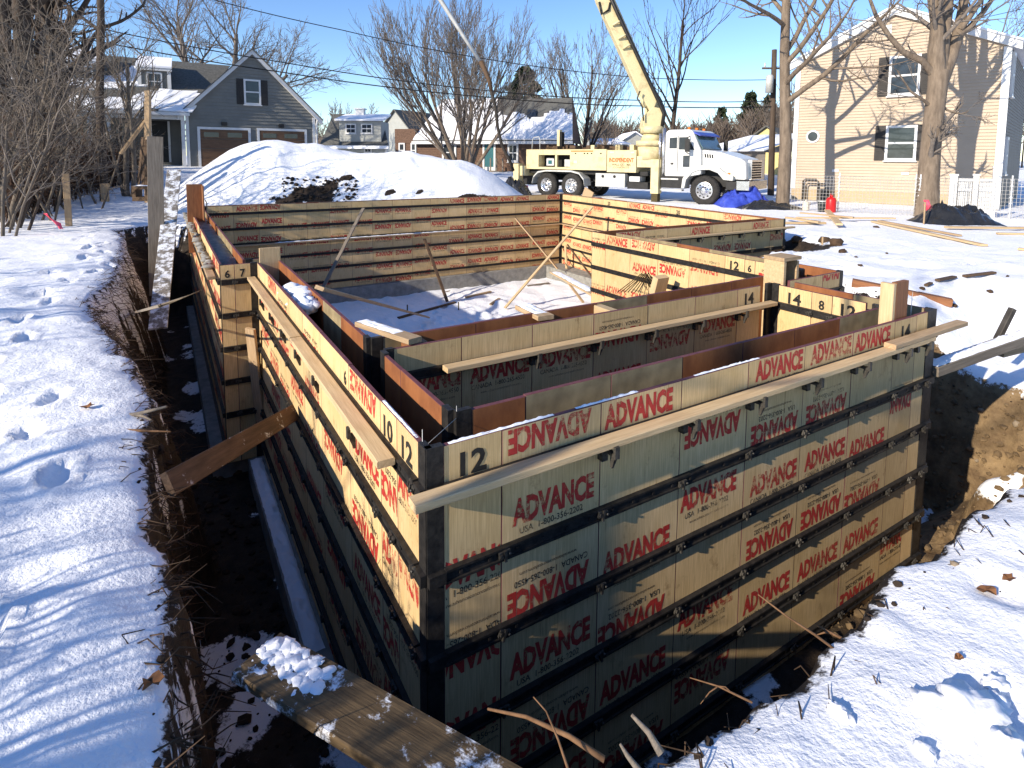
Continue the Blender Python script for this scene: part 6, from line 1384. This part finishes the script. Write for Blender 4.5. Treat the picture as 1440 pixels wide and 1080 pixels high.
# red can, bucket, jug, cone
def lathe(mb, base, prof, n=20, m=0):
    vs = [base+np.array([r*math.cos(2*math.pi*k/n), r*math.sin(2*math.pi*k/n), z]) for k in range(n) for r, z in prof]; q = len(prof)
    mb.add(vs, [(k*q+j, k*q+j+1, ((k+1) % n)*q+j+1, ((k+1) % n)*q+j) for k in range(n) for j in range(q-1)], m, True)
p = on_z(1168, 300, -0.46); p[2] = gz(p[0], p[1])
root = thing('red_canister', 'red gas cylinder standing in the snow before the tan house', 'canister', p)
mb = MB(); lathe(mb, p, [(0, 0), (0.14, 0), (0.15, 0.03), (0.15, 0.40), (0.12, 0.47), (0.06, 0.50), (0.0, 0.50)]); part('body', mb, 'redcan', root, fix=False)
mb = MB(); lathe(mb, p, [(0.0, 0.48), (0.05, 0.49), (0.05, 0.56), (0.0, 0.56)], 10); mb.tube([p+[-0.07, 0, 0.5], p+[-0.06, 0, 0.6], p+[0.06, 0, 0.6], p+[0.07, 0, 0.5]], 0.012, 6); part('handle', mb, 'redcan', root, fix=False)
p = on_z(1156, 299, -0.46); p[2] = gz(p[0], p[1])
root = thing('bucket', 'dark bucket left of the red cylinder', 'bucket', p)
mb = MB(); lathe(mb, p, [(0, 0), (0.13, 0), (0.15, 0.33), (0.155, 0.34), (0.14, 0.34), (0.12, 0.05), (0, 0.05)]); part('shell', mb, 'bucket', root, fix=False)
mb = MB(); lathe(mb, p, [(0, 0.36), (0.157, 0.36), (0.157, 0.335)]); part('lid', mb, 'greymetal', root, fix=False)
p = on_z(1133, 297, -0.46); p[2] = gz(p[0], p[1])
root = thing('jug', 'off white plastic jug by the gas pipes', 'jug', p)
mb = MB(); lathe(mb, p, [(0, 0), (0.10, 0), (0.115, 0.03), (0.115, 0.2), (0.08, 0.28), (0.03, 0.31), (0.03, 0.36), (0, 0.36)]); part('body', mb, 'jug', root, fix=False)
mb = MB(); mb.tube([p+[0.05, -0.06, 0.29], p+[0.1, -0.08, 0.27], p+[0.11, -0.08, 0.18]], 0.014, 6); part('grip', mb, 'jug', root, fix=False)
p = tw(-0.75, -0.45, 0.0); root = thing('safety_cone', 'small red cone standing by the rear truck wheel', 'cone', p)
mb = MB(); lathe(mb, p, [(0.09, 0), (0.085, 0.03), (0.05, 0.38), (0.055, 0.46), (0.03, 0.48), (0, 0.48)]); part('body', mb, 'pink', root, fix=False)
mb = MB(); mb.box(p[0]-0.12, p[0]+0.12, p[1]-0.12, p[1]+0.12, p[2]-0.01, p[2]+0.02); part('base', mb, 'redcan', root)
p = tw(1.95, -0.12, 0.0); mb = MB(); q = [p+td*0.0, p+td*0.5+[0, 0, 0.0], p+td*0.62+[0, 0, 0.28], p+td*0.2+[0, 0, 0.50]]
mb.add(q+[v_-tl*0.06 for v_ in q], [(0, 1, 2, 3), (7, 6, 5, 4), (0, 4, 5, 1), (1, 5, 6, 2), (2, 6, 7, 3), (3, 7, 4, 0)]); solo('wheel_chock', mb, 'lumber_tan', 'pale wooden chock beside the rear truck wheels', 'chock')

# welded wire fence before the tan house
FA = on_z(1112, 298, -0.47); FBm = on_z(1290, 306, -0.47); FB = on_z(1470, 312, -0.47)
root = thing('wire_fence', 'white welded wire fence along the front of the tan house', 'fence', FBm)
run = [FA, FBm, FB]; hF = 1.18; mb = MB()
for a, b in zip(run, run[1:]):
    L_ = np.linalg.norm((b-a)[:2]); n = int(L_/0.09)
    for k in range(n+1):
        q = a+(b-a)*k/n; q = np.array([q[0], q[1], gz(q[0], q[1])]); mb.tube([q, q+[0, 0, hF]], 0.0055, 3, 0, False)
    for j in range(11):
        pa = np.array([a[0], a[1], gz(a[0], a[1])+0.05+hF*j/10.5]); pb = np.array([b[0], b[1], gz(b[0], b[1])+0.05+hF*j/10.5]); mb.tube([pa, pb], 0.0055, 3, 0, False)
o = part('wire_mesh', mb, 'wire', root, fix=False); o['kind'] = 'stuff'
for u, v in ((1178, 300), (1285, 305), (1291, 306), (1419, 310)):
    q = on_z(u, v, -0.47); mb = MB(); mb.tube([q-[0, 0, .2], q+[0, 0, 1.32]], 0.022, 6)
    for k in range(7): mb.box(q[0]-0.035, q[0]+0.035, q[1]-0.03, q[1]+0.03, q[2]+0.15+0.17*k, q[2]+0.18+0.17*k)
    part('post', mb, 'vinyl', root)
# white vinyl gate
GW = Wall(1334, 17.6, 1400, 17.0); root = thing('vinyl_gate', 'white vinyl picket gate at the right corner of the tan house', 'gate', GW.w(GW.L/2, -0.5))
for u0, u1, vt in ((1336, 1347, 247), (1369, 1377, 247), (1397, 1404, 236)):
    (x0, z1), (x1, _) = GW.px(u0, vt), GW.px(u1, vt); mb = MB(); GW.box(mb, x0, x1, -0.6, z1, -0.08, 0.06); GW.box(mb, x0-0.02, x1+0.02, z1, z1+0.05, -0.10, 0.08); part('post', mb, 'vinyl', root)
for u0, u1 in ((1348, 1368), (1378, 1396)):
    (x0, z1), (x1, _) = GW.px(u0, 252), GW.px(u1, 252)
    for zz in (z1-0.06, z1-0.36, -0.32): mb = MB(); GW.box(mb, x0, x1, zz, zz+0.08, -0.03, 0.02); part('rail', mb, 'vinyl', root)
    n = 7
    for k in range(n): xx = x0+(x1-x0)*(k+0.5)/n; mb = MB(); GW.box(mb, xx-0.017, xx+0.017, -0.36, z1-0.02, -0.05, -0.032); part('picket', mb, 'vinyl', root)

# lumber lying in the snow on the right
def lying(label, u0, v0, u1, v1, wd=0.09, th=0.04, mat='lumber', z=0.03):
    a = hit(u0, v0)+[0, 0, z]; b = hit(u1, v1)+[0, 0, z]
    return plank('loose_board', label, a, b, wd, th, mat, cat='board', group='boards lying in the snow', inch=False)
lying('long yellow board lying diagonally in the right snow', 1228, 313, 1384, 347, 0.14)
lying('second long board lying close behind the diagonal one', 1236, 312, 1350, 333, 0.09, mat='lumber_tan')
lying('long pale board lying in front of the black tarp heap', 1330, 323, 1445, 324, 0.14, 0.05, 'lumber', 0.06)
lying('short board at the right edge below the tarp heap', 1402, 330, 1450, 331, 0.10)
lying('board in the scattered lumber pile, nearest the forms', 1100, 315, 1160, 315, 0.12, 0.05)
lying('board in the scattered pile pointing at the red cylinder', 1163, 300, 1180, 321, 0.16, 0.05, 'lumber', 0.10)
lying('long board in the scattered pile running to the right', 1120, 309, 1258, 310, 0.10, 0.04, 'lumber', 0.06)
lying('reddish short board at the front of the scattered pile', 1105, 311, 1152, 318, 0.10, 0.05, 'lumber_tan', 0.10)
lying('board crossing the back of the scattered pile', 1125, 306, 1200, 313, 0.09, 0.04, 'lumber_tan', 0.14)
lying('pale board end sticking out at the far right', 1432, 352, 1470, 356, 0.12)
lying('dark wet board half buried in the right snow', 1318, 397, 1342, 392, 0.07, 0.03, 'lumber_dark')
lying('second dark board half buried further right', 1356, 391, 1398, 386, 0.07, 0.03, 'lumber_dark')
lying('brown log like timber beyond the front right corner', 1198, 402, 1338, 431, 0.14, 0.10, 'lumber_brown', 0.05)
lying('short dark stick in the middle of the right snow', 1302, 404, 1309, 401, 0.05, 0.03, 'lumber_dark')
a = on_z(1402, 478, -0.55); dp = float((a-CAM)@_fw); plank('steel_stub', 'grey steel stub leaning out of the right bank', a, at(1424, 434, dp), 0.055, 0.055, 'pipe', cat='stake', inch=False)
stake('small lath by the dark hole on the right bank', 1156, 352, 333, 0.03, 'lumber_tan', name='lath', zb=-0.6)
# clods on the snow
cl = ((1175, 345, .16), (1185, 355, .07), (1160, 340, .12), (1120, 338, .12), (1209, 374, .05), (1247, 357, .05), (1180, 398, .04), (1297, 407, .05), (1392, 411, .05), (1340, 430, .03), (1417, 389, .04), (1232, 320, .05), (1204, 362, .03))
for k, (u, v, r_) in enumerate(cl):
    q = hit(u, v)+[0, 0, r_*0.2]
    o = clumps('soil_clod', ['large soil clod by the dark hole on the right', 'small clod just below the large one', 'dark clod behind the large one', 'wide dark clod by the corner of the rear form'][k] if k < 4 else ['small dark clod on the snow behind the open wooden box', 'small dark clod on the snow in mid field right', 'small clod just beyond the right end of the jog form', 'dark clod left of the half buried boards', 'dark clod right of the half buried boards', 'tiny clod near the end of the brown timber', 'dark clod at the far right of the snow field', 'dark clod by the end of the diagonal board', 'tiny clod between the rear form and the diagonal board'][k-4], 'soil', 'root', [q], r_, 100+k, 0.7, 2)
    o['group'] = 'soil clods on the snow'

# ------------------------------------------------------------------ foreground twigs, roots and leaves
def sd1(x, y): return float(sdist(PIT, np.array([x]), np.array([y]))[0])
def rootlets(name, label, edge, n, seed, mat='root', lens=1.0, wide=0.10):
    rgx = np.random.RandomState(seed); mb = MB(); e = np.array(edge)*I; seg = np.linalg.norm(np.diff(e, axis=0), axis=1); cum = np.concatenate([[0], np.cumsum(seg)])
    for k in range(n):
        t = rgx.rand()*cum[-1]; i = min(np.searchsorted(cum, t)-1, len(seg)-1); i = max(i, 0); f = (t-cum[i])/seg[i]; q = e[i]*(1-f)+e[i+1]*f; tg = (e[i+1]-e[i])/seg[i]; nm = np.array([tg[1], -tg[0]])
        if sd1(*(q+nm*0.1)) < sd1(*q): nm = -nm
        d0 = rgx.uniform(-0.16, wide); s = np.array([q[0]+nm[0]*d0, q[1]+nm[1]*d0, 0.0]); s[2] = drop(s[0], s[1])[2]-0.01 if (wide > 0.2 or rgx.rand() < 0.4) else gz(s[0], s[1])-0.06-max(0, d0)*1.5-rgx.rand()*0.10-(0.5*rgx.rand() if d0 > 0 else 0)
        dv = np.array([nm[0], nm[1], 0])*rgx.uniform(0.3, 1.0)+np.array([tg[0], tg[1], 0])*rgx.randn()*0.6+np.array([0, 0, rgx.uniform(-0.7, 0.35)]); dv /= np.linalg.norm(dv); ln = rgx.uniform(0.03, 0.20)**1.0*lens
        m_ = s+dv*ln*0.5+rgx.randn(3)*0.02; mb.tube([s, m_, s+dv*ln+rgx.randn(3)*0.03+[0, 0, -0.03]], [0.004, 0.003, 0.0015], 3, 0, False)
    o = solo(name, mb, mat, label, 'roots', fix=False); o['kind'] = 'stuff'
rootlets('root_fringe', 'fringe of dark roots and grass along the left bank', [(-39, -34), (-38.5, 16), (-40, 38), (-44, 75), (-41, 104), (-50, 150), (-62, 210), (-70, 250)], 900, 5)
rootlets('root_fringe', 'fringe of dark roots along the near right bank', [(-26, -46), (8, -48), (25, -50), (54, -50), (100, -51)], 240, 6, lens=0.6)
rootlets('root_fringe', 'dark dead stems along the far part of the left bank', [(-70, 250), (-64, 320), (-62, 400), (-67, 490), (-74, 560)], 700, 7, lens=1.8, wide=0.5)
rootlets('root_fringe', 'tangle of dead stems on the snowy slope of the left bank', [(-41, 104), (-50, 150), (-62, 210), (-70, 250), (-64, 320), (-62, 400)], 450, 9, lens=1.4, wide=0.4)
def twig(label, pts, r, mat='stick', snow=None, forks=()):
    mb = MB(); q = [at(*p_) for p_ in pts]; mb.tube(q, [r*(1-0.6*i/(len(q)-1)) for i in range(len(q))], 7)
    for (i, (u, v, D)) in forks: mb.tube([q[i], (q[i]+at(u, v, D))/2+[0, 0, .01], at(u, v, D)], [r*0.6, r*0.5, r*0.25], 5)
    return solo('twig', mb, mat, label, 'twig')
twig('thin twig standing up against the front form', [(1190, 925, 2.15), (1145, 892, 2.15), (1108, 868, 2.18), (1066, 836, 2.2)], 0.006)
twig('pair of short twigs at the edge of the near right bank', [(1200, 905, 2.2), (1172, 892, 2.22), (1150, 880, 2.25)], 0.007, forks=((1, (1148, 893, 2.24)),))
twig('bare branch sticking out low before the front form', [(850, 1068, 1.62), (800, 1035, 1.66), (740, 1008, 1.72), (686, 997, 1.78)], 0.009)
twig('slender stem rising beside the low bare branch', [(800, 1085, 1.55), (785, 1040, 1.6), (768, 1000, 1.62), (750, 980, 1.63)], 0.004)
twig('snowy broken stick leaning on the near bank', [(930, 1060, 1.60), (912, 1030, 1.63), (888, 1005, 1.66)], 0.012, 'lumber_grey')
twig('blue shaded stub beside the broken stick', [(900, 1085, 1.55), (882, 1062, 1.58), (872, 1046, 1.6)], 0.009, 'lumber_grey')
twig('thin dry stalk at the left end of the near right snow', [(1058, 988, 1.85), (1010, 965, 1.9), (970, 953, 1.95)], 0.004, forks=((1, (985, 990, 1.9)), (1, (1030, 975, 1.88))))
twig('dark stalk poking from the left bank near the bottom', [(190, 1055, 1.85), (203, 1040, 1.85), (210, 1028, 1.84)], 0.006, 'root')
twig('snowy branch lying over the left bank edge', [(150, 590, 4.0), (190, 583, 3.95), (234, 572, 3.9)], 0.022, 'lumber_grey', forks=((1, (215, 592, 3.9)),))
twig('brown branch below the snowy one on the left bank', [(168, 605, 3.75), (205, 606, 3.75), (240, 607, 3.7)], 0.012)
twig('dark half buried stick at the left edge of the snow', [(-5, 655, 3.6), (20, 648, 3.62), (37, 641, 3.65)], 0.03, 'root')
twig('short dark stick further up the left snow', [(70, 590, 4.2), (80, 594, 4.2), (92, 588, 4.2)], 0.02, 'root')
twig('thin curved twig on the left snow', [(85, 538, 5.0), (100, 545, 5.0), (112, 552, 4.95)], 0.012, 'root')
def leaf(label, u, v, s, seed, z=-0.42):
    rgx = np.random.RandomState(seed); c = hit(u, v)+[0, 0, 0.012]; mb = MB(); n = 12; vs = [c]
    for k in range(n): a = 2*math.pi*k/n; rr = s*(0.55+0.45*abs(math.cos(2.5*a)))*(0.8+0.4*rgx.rand()); vs.append(c+np.array([rr*math.cos(a), 0.7*rr*math.sin(a), 0.35*s*rgx.randn()*0.6+0.01]))
    mb.add(vs, [(0, k+1, (k+1) % n+1) for k in range(n)]); mb.add([v_-np.array([0, 0, 0.002]) for v_ in vs], [((k+1) % n+1, k+1, 0) for k in range(n)])
    return solo('dry_leaf', mb, 'leaf', label, 'leaf', 'dry leaves on the snow', fix=False)
leaf('brown curled leaf on the near right snow', 1386, 834, 0.05, 1); leaf('small brown leaf above the curled one on the right snow', 1418, 817, 0.035, 2); leaf('tiny leaf in the middle of the near right snow', 1348, 931, 0.02, 3)
leaf('brown leaf on the left snow by the bank', 122, 575, 0.045, 4); leaf('dry leaf near the bottom of the left bank', 215, 965, 0.04, 5)
# lumps of snow thrown on the near right snow
rg = np.random.RandomState(12)
for k, (u, v, s) in enumerate(((1182, 1005, .035), (1398, 968, .05), (1310, 998, .045), (1365, 1015, .07), (1400, 1000, .06), (1350, 1040, .06), (1420, 1062, .08), (1300, 1062, .04))):
    q = hit(u, v)+[0, 0, s*0.15]
    o = clumps('snowball', ['small lone lump of snow on the near right bank', 'bright snow lump right of the trunk shadow', 'snow lump at the edge of the trunk shadow'][k] if k < 3 else ['broad snow lump at the left of the trampled patch', 'snow lump at the top of the trampled patch', 'snow lump at the lower left of the trampled patch', 'largest snow lump in the lower right corner', 'lone small snow lump at the bottom of the near bank'][k-3], 'snow', 'snow', [q], s*0.9, 300+k, 0.75, 3); o['group'] = 'lumps of snow on the near bank'
# stones in the right-hand soil face
for k, (u, v, s) in enumerate(((1380, 577, .035), (1430, 597, .05), (1375, 648, .055), (1345, 795, .025))):
    q = hit(u, v); clumps('stone', ['small pale stone high in the right soil face', 'flat stone at the right edge of the soil face', 'round stone in the middle of the soil face', 'small stone low in the right soil face'][k], 'stone', 'stone', [q+_fw*0.01], s*0.8, 400+k, 0.8, 2)
# crumbled soil lying in the trench and on the cut face
def crumbs(label, n, seed, region, mat, r0, r1, name='loose_soil'):
    rgx = np.random.RandomState(seed); pts = []; mb = MB()
    bm = bmesh.new(); bmesh.ops.create_icosphere(bm, subdivisions=1, radius=1); bv = np.array([q.co[:] for q in bm.verts]); bf = [tuple(q.index for q in f.verts) for f in bm.faces]; bm.free()
    k = 0
    while len(pts) < n and k < n*6:
        k += 1; q = region(rgx)
        if q is None: continue
        pts.append(q); r_ = r0+(r1-r0)*rgx.rand()**3; v = bv*(1+0.7*(rgx.rand(len(bv), 1)-0.5))*np.array([1, 0.8, 0.65])*r_; a = rgx.rand()*6.28; c, s_ = math.cos(a), math.sin(a)
        v = np.stack([v[:, 0]*c-v[:, 1]*s_, v[:, 0]*s_+v[:, 1]*c, v[:, 2]], 1); mb.add(v+q+[0, 0, r_*0.25], bf, 0, False)
    o = solo(name, mb, mat, label, 'soil', fix=False); o['kind'] = 'stuff'
M['crumb'] = pm('sandy_clod', (0.07, 0.045, 0.023), (0.22, 0.15, 0.08), 5, 0.95)
M['crumb_dark'] = pm('dark_clod', (0.012, 0.008, 0.006), (0.05, 0.034, 0.022), 5, 0.95)
def reg_right(r):
    q = hit(r.uniform(1150, 1440), r.uniform(540, 960)); return q if (sd1(q[0], q[1]) > 0.08 and q[1] < 1.2 and q[0] > 2.4) else None
def reg_left(r):
    q = drop(r.uniform(-1.05, -0.2), r.uniform(-0.5, 6)); return q if sd1(q[0], q[1]) > 0.05 else None
def reg_rim(r):
    i = r.randint(0, len(PIT)-1); t = r.rand(); q = PIT[i]*(1-t)+PIT[i+1]*t+r.randn(2)*0.12; return drop(q[0], q[1]) if (q[1] < 14 and sd1(q[0], q[1]) > -0.07) else None
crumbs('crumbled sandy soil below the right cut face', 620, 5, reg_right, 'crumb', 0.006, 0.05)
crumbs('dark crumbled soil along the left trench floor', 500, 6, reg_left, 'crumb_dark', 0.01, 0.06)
crumbs('dark crumbs of soil scattered along the rim of the pit', 700, 7, reg_rim, 'crumb_dark', 0.005, 0.022)
def reg_heap(r):
    q = hit(r.uniform(396, 505), r.uniform(250, 288)); return q if q[1] > 14.5 else None
crumbs('dark turf crumbs on the bare patch of the snow heap', 260, 8, reg_heap, 'crumb_dark', 0.02, 0.09)
# offcuts and boards lying on the snowy floor inside the forms
for k, (u0, v0, u1, v1, lb) in enumerate(((655, 418, 690, 410, 'short offcut on the floor snow right of the dark brace'), (742, 402, 772, 398, 'grey board on the sunlit floor near the far corner'), (560, 447, 640, 425, 'long snowy edged board on the shaded floor'), (690, 428, 702, 420, 'small block on the floor at the foot of the crossing brace'))):
    plank('offcut', lb, on_z(u0, v0, fl+0.03), on_z(u1, v1, fl+0.03), 0.09, 0.04, ['lumber_tan', 'lumber_grey', 'lumber_dark', 'lumber_tan'][k], cat='board', group='boards on the floor inside the forms', inch=False)
